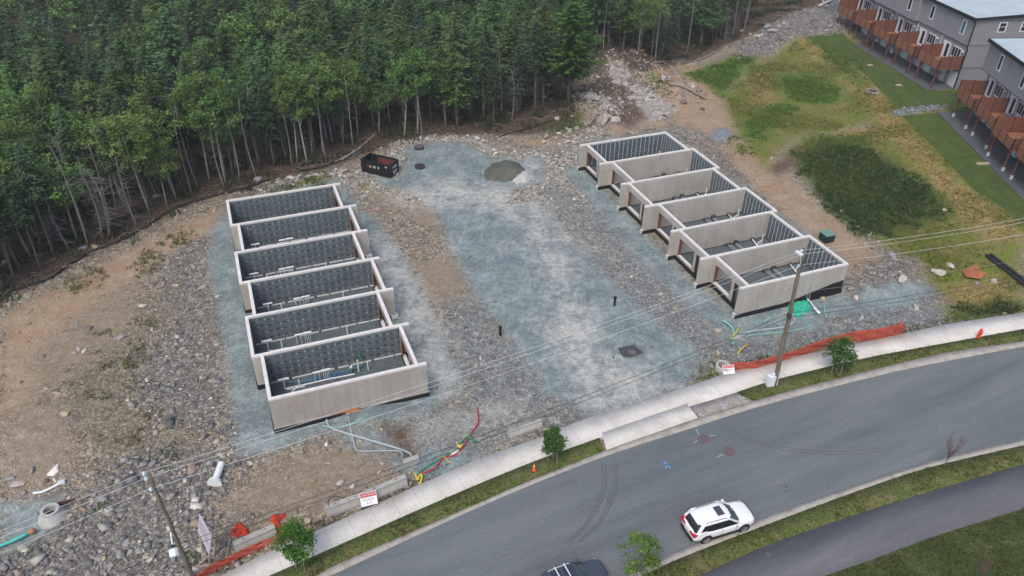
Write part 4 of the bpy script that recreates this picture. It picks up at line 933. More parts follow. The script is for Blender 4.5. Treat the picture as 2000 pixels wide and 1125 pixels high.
# caution signs
def caution(px, py, label, w=1.0, h=.75, rz=0, tilt=-.5, zz=.9):
    p = gpt(px, py); root = thing('caution_sign', label, 'sign', (p[0], p[1], p[2]), rz)
    M = Matrix.Translation((0, 0, zz)) @ Matrix.Rotation(tilt, 4, 'X')
    def bx(nm, a, b, m):
        o = MB().box(a, b).build(nm, m, root); o.data.transform(M); return o
    bx('board', (-w/2, 0, -h/2), (w/2, .02, h/2), mat('sign_white', (.72, .72, .74), .5)); bx('header', (-w/2+.03, -.006, h*.14), (w/2-.03, -.001, h/2-.03), mat('sign_red', (.48, .03, .05), .5))
    text_mesh('CAUTION', .2*w, 'lettering', M_LET, root, M @ Matrix.Translation((0, -.008, h*.30)) @ Matrix.Rotation(PI/2, 4, 'X'))
    for i, (l, z) in enumerate([(.8, .02), (.72, -.06), (.6, -.13)]): bx('small_print', (-l*w/2, -.004, h*z-.012), (l*w/2, -.001, h*z+.012), mat('print_grey', (.2, .2, .24), .6))
    bx('pictogram', (-.14*w, -.004, -h*.36), (-.05*w, -.001, -h*.26), MATS['print_grey']); bx('pictogram', (.05*w, -.004, -h*.36), (.14*w, -.001, -h*.26), MATS['print_grey'])
    MB().bar((-.2, .05, -.1), (-.2, .08, zz+.1), .05).bar((.2, .05, -.1), (.2, .08, zz+.1), .05).build('sign_stake', mat('stake_wood', (.22, .17, .12), .8), root)
caution(722, 988, 'white and red CAUTION sign propped on the concrete barriers left of the lane', 1.15, .95, .32, -.55, .75)
caution(1421, 730, 'white and red CAUTION sign beside the concrete ring on the right', 1.05, .8, .15, -.75, .5)
# orange mesh fences
M_MESH = mat('orange_mesh', (.24, .035, .022), .75, 0, 7, bump=.6, bscale=25, col2=(.46, .10, .06)); M_MESHR = mat('red_orange_mesh_bright', (.34, .03, .016), .7, 0, 9, bump=.6, bscale=25, col2=(.66, .07, .03))
def mesh_fence(name, px, hs, m, label, cat, sag=.15, thick=.12, posts=True):
    P = [gpt(*q) for q in px]; P = np.array(smooth_line(list(P), 8)); n = len(P); hs = np.interp(np.linspace(0, 1, n), np.linspace(0, 1, len(hs)), hs)
    V = []; q = random.Random(len(px)); rows = 6
    t = np.gradient(P, axis=0); t /= np.linalg.norm(t, axis=1)[:, None]; nn = np.stack([-t[:, 1], t[:, 0]], 1)
    for side in (0, 1):
        for r in range(rows+1):
            for i in range(n):
                z = hs[i]*(r/rows)*(1-.12*math.sin(i*1.7)**2); bul = .12*math.sin(r/rows*PI)*math.sin(i*1.1+r)+ .04*math.sin(i*3.3+r*2)
                e = nn[i]*(bul+side*.03+ (r/rows)*thick)
                V.append((P[i][0]+e[0], P[i][1]+e[1], P[i][2]+z))
    Fc = []; m_ = (rows+1)*n
    for s_ in (0, 1):
        for r in range(rows):
            for i in range(n-1): a = s_*m_+r*n+i; Fc.append((a, a+1, a+n+1, a+n))
    for i in range(n-1): a = rows*n+i; Fc.append((a, a+1, m_+a+1, m_+a))
    root = thing(name, label, cat, (0, 0, 0))
    npmesh('mesh', np.array(V), np.array(Fc), m, smooth=True, parent=root)
    if posts:
        mb = MB()
        for i in range(0, n, 9): mb.bar((P[i][0], P[i][1]+.1, P[i][2]-.2), (P[i][0], P[i][1]+.12, P[i][2]+hs[i]+.12), .05)
        mb.build('stakes', mat('stake_dark', (.07, .05, .04), .8), root)
    return root
mesh_fence('safety_fence', [(1428, 722), (1470, 722), (1540, 703), (1605, 681), (1660, 668), (1720, 662), (1763, 650)], [.75, .9, .85, .95, 1.1, 1.25, 1.2], M_MESH, 'long orange mesh safety fence between the stones and the right pavement', 'safety fence')
mesh_fence('safety_fence', [(375, 1145), (410, 1122), (450, 1100), (500, 1077), (545, 1057)], [.5, .6, .55, .6, .5], M_MESH, 'low dark orange mesh fence along the pavement in the lower left', 'safety fence', posts=False)
heap('safety_mesh_pile', 'crumpled bright orange mesh heap on stones beside the braced board', 'mesh heap', [(449, 1050), (455, 1035), (472, 1028), (490, 1033), (489, 1043), (470, 1050), (455, 1055)], .3, M_MESHR, n=44, seed=8, rough=.45, rf=5)
heap('safety_mesh_pile', 'torn bright orange mesh behind the leafy young tree', 'mesh heap', [(533, 1042), (536, 1012), (545, 1010), (560, 1028), (572, 1040), (556, 1048)], .25, M_MESHR, n=44, seed=9, rough=.5, rf=6)
mb = MB(); 
a = gpt(470, 1088); b = gpt(543, 1056)
# flap of mesh lying over the barrier face
u = (b-a)/np.linalg.norm(b-a); nrm = np.array([u[1], -u[0], 0])*.03
mb.quad([tuple(a+nrm*2+np.array([0, 0, .02])), tuple(b+nrm*2+np.array([0, 0, .02])), tuple(b+nrm+np.array([0, 0, .62])), tuple(a+(b-a)*.55+nrm+np.array([0, 0, .45]))])
tag(mb.build('safety_mesh_flap', mat('mesh_translucent_red', (.42, .14, .11), .8, .2, 3)), 'thin red mesh flap lying over the end of the lower left barrier', 'mesh')
# braced sign board on a wooden frame, lower left
M_BOARD = mat('board_lilac_white', (.50, .49, .56), .6, .1, 2); M_LUM = mat('lumber_grey', (.30, .26, .21), .85, .25, 3)
root = thing('notice_board', 'tall pale printed board on a braced timber frame weighted with rocks', 'sign', gpt(405, 1100))
b0 = gpt(405, 1100)
bA = at_y(407, 1088, b0[1]-.3); TL = at_y(389, 1003, b0[1]+.9); BL = at_y(387, 1036, b0[1]+.95); TR = at_y(413, 1048, b0[1]-.25); BR = at_y(408, 1084, b0[1]-.25)
loc = Vector(b0)
pts = [Vector(TL)-loc, Vector(TR)-loc, Vector(BR)-loc, Vector(BL)-loc]; nn = (pts[1]-pts[0]).cross(pts[2]-pts[0]).normalized()*.03
mb = MB(); mb.quad(pts); mb.quad([p+nn for p in pts][::-1])
for i in range(4): mb.quad([pts[i], pts[(i+1) % 4], pts[(i+1) % 4]+nn, pts[i]+nn])
bo = mb.build('board', M_BOARD, root, fix=True)
mb = MB(); q = random.Random(2)
for i in range(9):
    t = .1+i*.085; a = pts[0].lerp(pts[1], t)*.82+pts[3].lerp(pts[2], t)*.18; b = pts[0].lerp(pts[1], t+.02)*.25+pts[3].lerp(pts[2], t+.02)*.75
    mb.bar(a-nn*.4, b-nn*.4, .05, .012); mb.bar(a+nn*1.4, b+nn*1.4, .05, .012)
mb.build('small_print', mat('print_purple_grey', (.33, .28, .34), .7), bo)
def L_(px, py, z=0): g = at(px, py, z); return Vector(g)-loc
mb = MB()
F0, F1, F2, F3 = L_(383, 1108, .05), L_(418, 1102, .05), L_(441, 1094, .1), L_(448, 1058, .1)
mb.bar(F0, F1, .12).bar(F1, F2, .1).bar(F2, F3, .1).bar(L_(388, 1104, .1), L_(408, 1085, .5), .1).bar(pts[2], L_(437, 1097, .1), .1).bar(pts[1], L_(432, 1060, .2), .09).bar(L_(421, 1062, .6), L_(416, 1090, .05), .1)
mb.bar(pts[3]+nn*1.5, L_(398, 1100, 0), .1).bar(pts[2]+nn*1.5, L_(410, 1104, 0), .1).bar(L_(405, 1090, .1), L_(417, 1105, .1), .09); mb.build('brace', M_LUM, root)
# utility poles
M_POLE = mat('pole_timber_grey', (.14, .125, .095), .9, .4, 2, stretch=(3, 3, .3), bump=.4, bscale=6); M_LAMP = mat('lamp_housing_white', (.62, .68, .72), .4); M_INSU = mat('insulator_pale', (.45, .55, .58), .3)
bR = gpt(1512, 752); tR = at_y(1570, 486, bR[1]); bL = np.array([*at(388, 1155, 0)[:2], 0.]); tL = at_y(288, 920, bL[1])
def pole(b, t, label, r0=.19, r1=.12):
    root = thing('utility_pole', label, 'utility pole', b); d = Vector(t)-Vector(b)
    n = 14; MB().tube([d*(i/n)+Vector((.02*math.sin(i), .02*math.cos(i*1.3), 0))+(Vector((0, 0, -.4)) if i == 0 else Vector()) for i in range(n+1)], [r0+(r1-r0)*i/n for i in range(n+1)], 12).build('pole_shaft', M_POLE, root, smooth=True)
    return root, d
pR, dR = pole(bR, tR, 'weathered timber utility pole at the right pavement with white meter box at its foot', .2, .13)
pL, dL_ = pole(bL, tL, 'mossy timber utility pole in the lower left corner with white street lamp', .155, .09)
def onpole(b, t, py, side=None):
    """point on the pole axis at picture height py"""
    b = Vector(b); t = Vector(t); lo, hi = 0., 1.
    for _ in range(30):
        k = (lo+hi)/2; p = b.lerp(t, k); v = np.array([p.x, p.y, p.z-CZ]); y = 562.5-F*(v@UP)/(v@FW)
        if y > py: lo = k
        else: hi = k
    return b.lerp(t, (lo+hi)/2)
# street-lamp arms
h = onpole(bR, tR, 520)-Vector(bR); lampe = Vector(at_y(1560, 494, bR[1]-1.2))-Vector(bR)
MB().tube([h, h+Vector((-.2, -.4, .5)), lampe+Vector((.3, .4, 0)), lampe], .035, 6).build('lamp_arm', M_LAMP, pR); MB().box((-.12, -.35, -.06), (.12, .25, .06), .5, tuple(lampe)).build('lamp_head', M_LAMP, pR)
e0 = onpole(bL, tL, 1048)-Vector(bL); l1 = Vector(at_y(333, 1040, bL[1]-.3))-Vector(bL); l2 = Vector(at_y(338, 1070, bL[1]-1.2))-Vector(bL); l3 = Vector(at_y(341, 1088, bL[1]-1.6))-Vector(bL)
MB().tube([e0, l1, l2], .045, 6).build('lamp_arm', M_LAMP, pL)
mb = MB(); mb.tube([l2, l2.lerp(l3, .15), l3.lerp(l2, .1), l3], [.10, .26, .26, .16], 8); mb.build('lamp_head', M_LAMP, pL); MB().lathe([(.001, .12), (.08, .1), (.08, 0)], tuple(l2+Vector((0, 0, .1))), 10).build('photo_cell', M_BLK, pL)
for (b, t, par, ysl) in ((bR, tR, pR, (489, 497, 518)), (bL, tL, pL, (922, 932, 953))):
    mb = MB()
    for y in ysl: c = onpole(b, t, y)-Vector(b); mb.lathe([(.04, -.12), (.11, -.08), (.06, -.02), (.11, .04), (.05, .1), (.001, .13)], tuple(c+Vector((-.16, -.12, .05))), 10); mb.bar(c, c+Vector((-.16, -.12, 0)), .06)
    mb.build('insulator', M_INSU, par)
c = onpole(bR, tR, 615)-Vector(bR); MB().box((-.2, -.26, -.2), (.1, .02, .22), 0, tuple(c)).build('splice_box', mat('splice_black', (.05, .05, .045), .5), pR)
c = Vector(at(1503, 752, .1))-Vector(bR)
mb = MB(); mb.box((-.32, -.22, -.1), (.3, .22, 1.15), .2, (c.x, c.y, 0)); mb.build('meter_box', M_LAMP, pR); MB().lathe([(.13, 1.15), (.13, 1.4), (.001, 1.42)], (c.x+.1, c.y, 0), 12).build('meter', M_LAMP, pR)
MB().tube([Vector((.16, -.14, 0)), dR*.12+Vector((.15, -.12, 0))], .07, 8).build('cable_guard', mat('guard_pale', (.42, .40, .38), .7), pR)
# overhead wires
M_WIRE = mat('wire_aluminium', (.50, .52, .53), .4); M_CABLE = mat('cable_black', (.02, .022, .025), .5)
def wire(yR, yL, right_px, left_px, r, m, label):
    a = onpole(bR, tR, yR)+Vector((-.12, -.12, .1)); b = onpole(bL, tL, yL)+Vector((-.12, -.12, .1))
    e1 = Vector(at(right_px[0], right_px[1], a.z)); e0 = Vector(at(left_px[0], left_px[1], b.z))
    def span(p, q, sag, n=18): return [p.lerp(q, i/n)-Vector((0, 0, sag*4*(i/n)*(1-i/n))) for i in range(n)]
    pts = span(e0, b, .05)+span(b, a, .55, 30)+span(a, e1, .3)+[e1]
    o = MB().tube(pts, r, 5).build('overhead_wire', m, None, smooth=True); tag(o, label, 'wire')
wire(489, 922, (2080, 411), (-90, 1072), .013, M_WIRE, 'uppermost pale overhead wire across the whole site')
wire(497, 932, (2080, 419), (-90, 1086), .013, M_WIRE, 'second pale overhead wire, close below the uppermost one')
wire(518, 953, (2080, 443), (-90, 1120), .013, M_WIRE, 'third pale overhead wire, apart from the upper pair')
wire(572, 1018, (2080, 491), (60, 1150), .009, mat('wire_dull', (.30, .29, .27), .6), 'thin dull overhead wire midway down the poles')
wire(612, 1064, (2080, 521), (140, 1160), .018, M_CABLE, 'upper one of the two black overhead cables')
wire(621, 1074, (2080, 530), (160, 1170), .018, M_CABLE, 'lower one of the two black overhead cables')

# pipes and hoses lying about
def hose(name, label, cat, px, r, m, lift=.04, n=6, group=None, seg=7):
    P = [gpt(*q)+np.array([0, 0, lift+r]) for q in px]
    c = P[0].copy(); P = [p-c for p in smooth_line(P, n)]
    o = MB().tube(P, r, seg).build(name, m, None, smooth=True); o.location = tuple(c); return tag(o, label, cat, group)
M_CON = mat('conduit_grey_blue', (.33, .38, .41), .5); M_TEAL2 = mat('conduit_teal_green', (.20, .42, .36), .5); M_TEAL3 = mat('pipe_turquoise', (.08, .46, .40), .4)
hose('conduit', 'grey conduit running from the left foundation to the trench, thicker one', 'conduit', [(637, 815), (640, 828), (652, 840), (720, 861), (770, 876), (798, 886), (804, 893)], .085, M_CON)
hose('conduit', 'thin grey conduit bent around into the trench, next to the thick one', 'conduit', [(680, 806), (684, 830), (692, 868), (700, 882), (740, 882), (778, 883), (786, 890), (785, 897)], .05, M_CON, n=3)
hose('conduit', 'pale green conduit lying along the front of the left foundation', 'conduit', [(630, 834), (660, 836), (690, 828), (711, 817)], .06, M_TEAL2)
hose('conduit', 'pale green conduit curved over the tan soil at the right foundation corner', 'conduit', [(1410, 630), (1420, 635), (1430, 645), (1432, 660), (1431, 675)], .09, M_TEAL2, .12)
hose('conduit', 'short pale green conduit alone on the blue gravel by the right foundation', 'conduit', [(1491, 631), (1506, 622)], .09, M_TEAL2)
hose('conduit', 'green conduit curved upright beside the stones right of the green netting', 'conduit', [(1609, 598), (1610, 610), (1613, 622)], .08, M_TEAL2)
hose('conduit', 'long grey conduit on the gravel left of the right pole', 'conduit', [(1445, 652), (1490, 646), (1530, 641), (1548, 632), (1552, 618)], .085, M_CON, n=3)
hose('conduit', 'thin pale green conduit looping below the green netting', 'conduit', [(1456, 660), (1470, 656), (1540, 649), (1578, 640), (1576, 634), (1562, 617)], .05, M_TEAL2, n=3)
hose('vent_pipe', 'white pipe arching over the green netting with a thick socket end', 'pipe', [(1558, 590), (1566, 586), (1578, 592), (1588, 605)], .06, M_PVC, .3)
o = hose('pipe_socket', 'thick white pipe socket at the end of the arching pipe by the netting', 'pipe', [(1589, 605), (1600, 617)], .14, M_PVC, .1)
hose('teal_pipe', 'turquoise pipe lying in the lower left pit', 'pipe', [(-30, 1085), (0, 1072), (30, 1060), (60, 1045)], .11, M_TEAL3, .15, n=2)
hose('pipe_end', 'orange brown pipe end on the turquoise pipe in the pit', 'pipe', [(60, 1045), (71, 1041)], .2, mat('pipe_orange', (.36, .17, .08), .6), .1, n=2)
p = gpt(420, 950); q_ = gpt(434, 911); root = thing('concrete_pipe', 'large white pipe with flared bell end on the stones near the left foundation', 'pipe', p)
d = Vector(q_-p)+Vector((0, 0, .0)); up_ = Vector((0, 0, .3))
MB().tube([up_, up_+d*.14, up_+d*.24, up_+d*1.0], [.52, .46, .25, .25], 16).build('pipe_body', M_PVC, root, smooth=False)
o = hose('white_beam', 'white plastic strip along the pit edge in the lower left', 'strip', [(66, 966), (85, 962), (110, 950), (127, 941)], .09, M_PVC)
root = heap('white_fabric', 'crumpled white fabric scrap on the tan stones at far lower left', 'fabric', [(88, 928), (95, 922), (100, 918), (112, 908), (111, 922), (104, 927), (92, 930)], .08, mat('fabric_white', (.66, .64, .58), .8), n=20, seed=4)
p = gpt(115, 944); o = MB().tube([(0, 0, .1), (.45, .1, .1)], .2, 12).build('pipe_offcut', mat('offcut_blue_grey', (.42, .48, .52), .6)); o.location = tuple(p); tag(o, 'short blue grey pipe offcut beside the white strip', 'pipe')
hose('black_cable', 'black cable looped over the left concrete barrier', 'cable', [(645, 1005), (644, 992), (655, 985), (672, 986), (684, 992)], .03, M_CABLE, .75)
M_RED = mat('ribbon_red', (.42, .02, .04), .6); M_GRN = mat('ribbon_green', (.02, .22, .09), .6); M_YEL = mat('ribbon_yellow', (.55, .45, .06), .6)
hose('red_hose', 'red hose snaking from the gravel down to the pavement', 'hose', [(932, 798), (934, 812), (933, 830), (922, 845), (914, 860), (900, 880), (885, 892), (868, 895), (850, 915), (832, 924), (823, 926)], .055, M_RED, .05)
hose('green_hose', 'green hose lying beside the red one towards the pavement', 'hose', [(922, 848), (905, 862), (895, 877), (870, 892), (848, 905), (828, 918), (818, 927)], .055, M_GRN, .06)
hose('green_hose', 'short green hose scrap right of the red hose', 'hose', [(914, 855), (922, 860), (928, 866)], .09, M_GRN, .05)
hose('yellow_tape', 'yellow tape knot on the red and green hoses, nearer the pavement', 'tape', [(811, 928), (816, 940), (819, 933), (824, 930), (822, 945), (818, 948)], .08, M_YEL, .1)
hose('yellow_tape', 'yellow tape knot on the red and green hoses, upper one beside a white stone', 'tape', [(893, 872), (898, 878), (902, 874), (898, 880)], .09, M_YEL, .2)
hose('yellow_stake', 'yellow stake between the red hose and the pavement', 'stake', [(868, 895), (880, 907)], .035, M_YEL, .1)
hose('yellow_stake', 'yellow stake on the tan soil beside the curved green conduit', 'stake', [(1425, 668), (1437, 655), (1443, 643)], .06, M_YEL, .3, n=2)
hose('yellow_stake', 'yellow stake lying on the stones left of the right pole', 'stake', [(1440, 692), (1452, 680), (1461, 674)], .06, M_YEL, .05, n=2)
hose('red_ribbon', 'pinkish ribbon tangle near the far corner of the left foundation', 'ribbon', [(702, 409), (720, 410), (745, 412), (752, 406)], .06, mat('ribbon_pink', (.36, .22, .20), .7), .02)
# green netting heap, riser conduits at the right foundation wall
heap('green_netting', 'bright green netting heap at the foot of the right foundation wall', 'netting', [(1534, 600), (1545, 594), (1565, 588), (1580, 592), (1586, 603), (1580, 610), (1560, 618), (1548, 612)], .45, mat('netting_green', (.03, .36, .24), .8, .35, 5, bump=.8, bscale=14), seed=12, rough=.3, rf=5)
root = thing('riser_conduits', 'bundle of four grey conduits standing against the right foundation wall', 'conduits', gpt(1572, 592))
mb = MB()
for i, (a, b) in enumerate([((1562, 588), (1570, 556)), ((1571, 590), (1575, 545)), ((1576, 586), (1580, 545)), ((1581, 584), (1586, 543))]):
    g = gpt(1572, 592); s0 = at_y(a[0], a[1], g[1]+.25); s1 = at_y(b[0], b[1], g[1]+.45); mb.tube([Vector(s0-g)-Vector((0, 0, .3)), Vector(s1-g)], .05, 7)
mb.build('conduit', mat('conduit_mid_grey', (.24, .25, .27), .5), root)
def slab(name, label, cat, px, py, sx, sy, sz, rz, m, tilt=(0, 0)):
    p = gpt(px, py); o = MB().box((-sx/2, -sy/2, 0), (sx/2, sy/2, sz)).build(name, m); bv = o.modifiers.new('b', 'BEVEL'); bv.width = min(sz, .06)*.4; bv.segments = 2
    o.location = tuple(p); o.rotation_euler = (tilt[0], tilt[1], rz); return tag(o, label, cat)
slab('concrete_slab', 'small white concrete slab beside the trench and the conduit ends', 'slab', 803, 902, 1.2, .5, .3, .45, M_BAR)
slab('concrete_slab', 'pale flat slab on tan soil beside the curved green conduit', 'slab', 1440, 660, .75, .5, .15, .1, M_BAR)
slab('concrete_slab', 'pale flat slab on the tan soil left of the curved green conduit', 'slab', 1402, 647, .6, .5, .12, .2, mat('slab_beige', (.36, .31, .25), .8, .1))
slab('foam_board', 'small white board beside the hoses on the gravel', 'board', 888, 884, .7, .4, .1, .4, M_PLATE)
# green transformer box
p = gpt(1613, 469); root = thing('utility_box', 'small dark green utility box on the dirt behind the right foundation', 'utility box', p, .35)
mb = MB(); w_, h_ = .62, .85
mb.box((-w_, -w_, -.05), (w_, w_, h_)); o = mb.build('cabinet', mat('cabinet_dark_green', (.012, .03, .028), .5), root); bv = o.modifiers.new('b', 'BEVEL'); bv.width = .12; bv.segments = 3
mb = MB(); mb.box((-w_-.03, -w_-.03, h_), (w_+.03, w_+.03, h_+.12)); o = mb.build('lid', mat('cabinet_lid_green', (.13, .24, .20), .5), root); bv = o.modifiers.new('b', 'BEVEL'); bv.width = .06; bv.segments = 2
# hydrant and cone
M_OR = mat('hydrant_orange_red', (.62, .06, .02), .45)
p = at(1911, 658, KH); root = thing('fire_hydrant', 'orange red fire hydrant on the verge at the right edge', 'fire hydrant', p)
MB().lathe([(.2, -.05), (.2, .05), (.12, .06), (.12, .12), (.115, .62), (.17, .64), (.17, .68), (.13, .70), (.12, .8), (.07, .88), (.04, .9), (.04, .96), (.001, .97)], seg=16).build('barrel', M_OR, root)
MB().tube([(-.24, 0, .5), (.24, 0, .5)], .065, 10).build('side_nozzle', M_OR, root); MB().tube([(0, 0, .48), (0, -.25, .48)], .09, 10).build('front_nozzle', M_OR, root); MB().lathe([(.15, .55), (.16, .58), (.15, .61)], seg=16).build('flange', M_OR, root)
p = at(1043, 919, KH); root = thing('traffic_cone', 'orange traffic cone with dark base on the verge left of the young tree', 'traffic cone', p, .3)
MB().box((-.19, -.19, 0), (.19, .19, .04)).build('base', mat('cone_base', (.12, .05, .04), .7), root); MB().lathe([(.15, .04), (.03, .7), (.001, .7)], seg=16).build('cone_body', mat('cone_orange', (.75, .12, .03), .5), root); MB().lathe([(.076, .46), (.052, .585)], seg=16).build('reflective_band', M_PLATE, root)
# rusty sheet, black pipes, fallen column on the right
p = gpt(1897, 545); root = thing('metal_sheet', 'bent rusty orange metal sheet lying in the grass on the right', 'metal sheet', p)
mb = MB(); a, b, c_, d_, e_ = [Vector(gpt(*q)-p)+Vector((0, 0, z)) for q, z in (((1878, 530), .1), ((1905, 524), .6), ((1927, 538), .35), ((1912, 548), .25), ((1885, 546), .3))]
mb.quad([a, b, Vector((b.x*.5+d_.x*.5, b.y*.5+d_.y*.5, .55)), e_]); mb.quad([Vector((b.x*.5+d_.x*.5, b.y*.5+d_.y*.5, .55)), c_, d_, e_]); mb.quad([a-Vector((0, 0, .03)), e_-Vector((0, 0, .03)), d_-Vector((0, 0, .03)), b-Vector((0, 0, .03))])
mb.build('sheet', mat('rust_orange', (.30, .11, .05), .8, .35, 2), root)
hose('black_pipe', 'black pipe on the far right grass, left one of the pair', 'pipe', [(1925, 502), (1955, 524), (1985, 548), (2040, 590)], .16, M_CABLE, .05, n=2)
hose('black_pipe', 'black pipe on the far right grass, right one of the pair', 'pipe', [(1933, 500), (1962, 522), (1992, 545), (2045, 585)], .16, M_CABLE, .05, n=2)
# silt fence along the wood
M_SILT = mat('silt_fabric_black', (.016, .015, .015), .8)
def silt(px, h, label):
    P = np.array(smooth_line([gpt(*q) for q in px], 10)); n = len(P); q = random.Random(5); P[:, 0] += np.array([q.uniform(-.12, .12) for _ in range(n)]); root = thing('silt_fence', label, 'silt fence', (0, 0, 0)); V = []; Fc = []
    for i, p in enumerate(P):
        hh = h*(.6+.5*math.sin(i*.9)**2)
        for dy, z in ((-.05, -.15), (0, hh), (.04, hh), (.09, -.15)): V.append((p[0], p[1]+dy, p[2]+z))
    for i in range(n-1):
        for k in range(3): a = i*4+k; Fc.append((a, a+4, a+5, a+1))
    npmesh('fabric', np.array(V), np.array(Fc), M_SILT, parent=root)
    mb = MB()
    for i in range(0, n, 5): mb.bar((P[i][0], P[i][1]+.12, P[i][2]-.2), (P[i][0]+.03, P[i][1]+.12, P[i][2]+h+.25), .045)
    mb.build('stakes', MATS['stake_wood'], root)
silt([(-20, 590), (0, 580), (50, 562), (100, 545), (160, 505), (235, 472), (290, 442), (300, 436), (340, 410), (400, 390), (470, 372), (530, 352)], .35, 'low black silt fence along the edge of the wood left of the site')
silt([(1345, 108), (1290, 120), (1240, 128)], .25, 'low black silt fence by the wood above the rock outcrop')
hose('black_hose', 'black hose lying on brown soil between the back lot and the wood', 'hose', [(975, 268), (1000, 260), (1030, 252), (1060, 243), (1085, 235)], .07, M_CABLE)
# fire pit, stepping boards, riprap strip
p = gpt(1704, 180); root = thing('fire_pit', 'round stone fire pit at the edge of the lawn', 'fire pit', p)
mb = MB(); q = random.Random(8)
for i in range(16): a = i*2*PI/16; mb.rock((.85*math.cos(a), .85*math.sin(a), .15), .26, (1, .8, .8), i)
mb.build('stone_ring', mat('pit_stone', (.26, .23, .20), .9, .3, 3), root); MB().lathe([(.7, .06), (.001, .1)], seg=16).build('ash_bed', mat('ash_red_brown', (.09, .04, .035), .9, .3, 4), root)
slab('stepping_board', 'small beige board on the lawn, farther one', 'board', 1699, 128, .9, .6, .12, .3, mat('board_beige', (.36, .30, .20), .8))
slab('stepping_board', 'small beige board on the lawn, nearer one by the fire pit', 'board', 1755, 167, .9, .6, .12, .2, MATS['board_beige'])
slab('wood_bench', 'low light wood plank on the lawn below the nearer decks', 'plank', 1919, 321, 1.6, .5, .2, .1, MATS['board_beige'])
# things under and on the decks
def deckbox(px, py, z, sx, sy, sz, m, label, cat, name):
    p = at(px, py, z); o = MB().box((-sx/2, -sy/2, 0), (sx/2, sy/2, sz)).box((-sx/2-.04, -sy/2-.04, sz), (sx/2+.04, sy/2+.04, sz+.06)).build(name, m); bv = o.modifiers.new('b', 'BEVEL'); bv.width = .04
    o.location = tuple(p); o.rotation_euler = (0, 0, .15); return tag(o, label, cat)
Mhp = mat('heat_pump_white', (.55, .58, .60), .5); Mdk = mat('furniture_black', (.02, .02, .025), .5)
def heatpump(px, py, label):
    p = at(px, py, YZ+.05); root = thing('heat_pump', label, 'heat pump', p, -.15)
    MB().box((-.2, -.45, .1), (.2, .45, .9)).build('casing', Mhp, root); MB().lathe([(.3, 0), (.28, .02), (.001, .02)], (-.2, 0, .5), 16, axis='x').build('fan_grille', mat('grille_grey', (.12, .12, .13)), root); MB().box((-.2, -.4, 0), (.2, -.3, .1)).box((-.2, .3, 0), (.2, .4, .1)).build('feet', Mdk, root)
heatpump(1740, 104, 'white heat pump under the middle decks of the farther townhouses'); heatpump(1836, 157, 'white heat pump under the nearest deck of the farther townhouses'); heatpump(1980, 306, 'white heat pump under the decks of the nearer townhouses')
deckbox(1813, 140, YZ+.05, .5, 1.2, 1.2, mat('cover_pale_blue', (.42, .50, .52), .7), 'pale blue covered appliance under the near deck of the farther row', 'covered grill', 'covered_grill')
deckbox(1787, 127, YZ+.05, .15, .9, 1.0, mat('cushion_cream', (.5, .42, .33), .8), 'cream round panel leaning under the farther decks', 'panel', 'cream_panel')
deckbox(1673, 62, YZ+.05, 1.0, .8, 1.1, Mdk, 'black covered grill under the farthest decks', 'grill', 'grill_cover')
deckbox(1827, 102, YZ+3.02, .6, .6, .7, mat('tub_blue', (.02, .03, .16), .6), 'dark blue tub on the near deck of the farther row', 'tub', 'storage_tub')
deckbox(1884, 170, YZ+3.02, .7, .6, .9, Mdk, 'black grill on the first deck of the nearer row', 'grill', 'grill_cover')
deckbox(1965, 235, YZ+3.02, .7, .7, .8, mat('cover_grey_violet', (.12, .12, .16), .7), 'grey violet covered chair on the third deck of the nearer row', 'covered chair', 'covered_chair')
deckbox(1985, 240, YZ+3.02, .8, .8, .8, mat('cover_lilac', (.36, .36, .42), .7), 'pale lilac covered chair at the right edge deck', 'covered chair', 'covered_chair')
# ------------------------------------------------------------------ rubble, boulders, weeds and turf
def inview(x, y, mrg=3.0, z=0.0):
    v = np.stack([x, y, np.full(np.shape(x), z-CZ)], -1); d = v@FW; px = 1000+F*(v@RI)/d; py = 562.5-F*(v@UP)/d
    m_ = mrg*F/np.maximum(d, 1); return (d > 0) & (px > -m_) & (px < 2000+m_) & (py > -m_) & (py < 1125+m_)
def zval(name, x, y):
    G = attrs['z_'+name].reshape(GX.shape); i = np.clip(np.searchsorted(xs, x)-1, 0, len(xs)-2); j = np.clip(np.searchsorted(ys, y)-1, 0, len(ys)-2)
    u = (x-xs[i])/(xs[i+1]-xs[i]); v = (y-ys[j])/(ys[j+1]-ys[j]); return (G[j, i]*(1-u)+G[j, i+1]*u)*(1-v)+(G[j+1, i]*(1-u)+G[j+1, i+1]*u)*v
def wy(x): return np.interp(x, wn[:, 0], wn[:, 1])
ICO = np.array([(x, y, z) for x in (-1, 1) for y in (-1, 1) for z in (-1, 1)])*.72
ICF = np.array([(0, 1, 3), (0, 3, 2), (4, 6, 7), (4, 7, 5), (0, 4, 5), (0, 5, 1), (2, 3, 7), (2, 7, 6), (0, 2, 6), (0, 6, 4), (1, 5, 7), (1, 7, 3)])
def local(org, th, x, y): dx, dy = x-org[0], y-org[1]; return dx*math.cos(th)+dy*math.sin(th), -dx*math.sin(th)+dy*math.cos(th)
def infound(x, y, mg=.35):
    u, v = local(LO, TH, x, y); a = (u > -mg) & (u < DL+SL+CL+mg) & (v < mg+.2) & (v > -6*W-mg-.2)
    u, v = local(RO, TH, x, y); b = (u > -CR-mg) & (u < DR+SR+mg) & (v < mg+.2) & (v > -6*W-mg-.2); return a | b
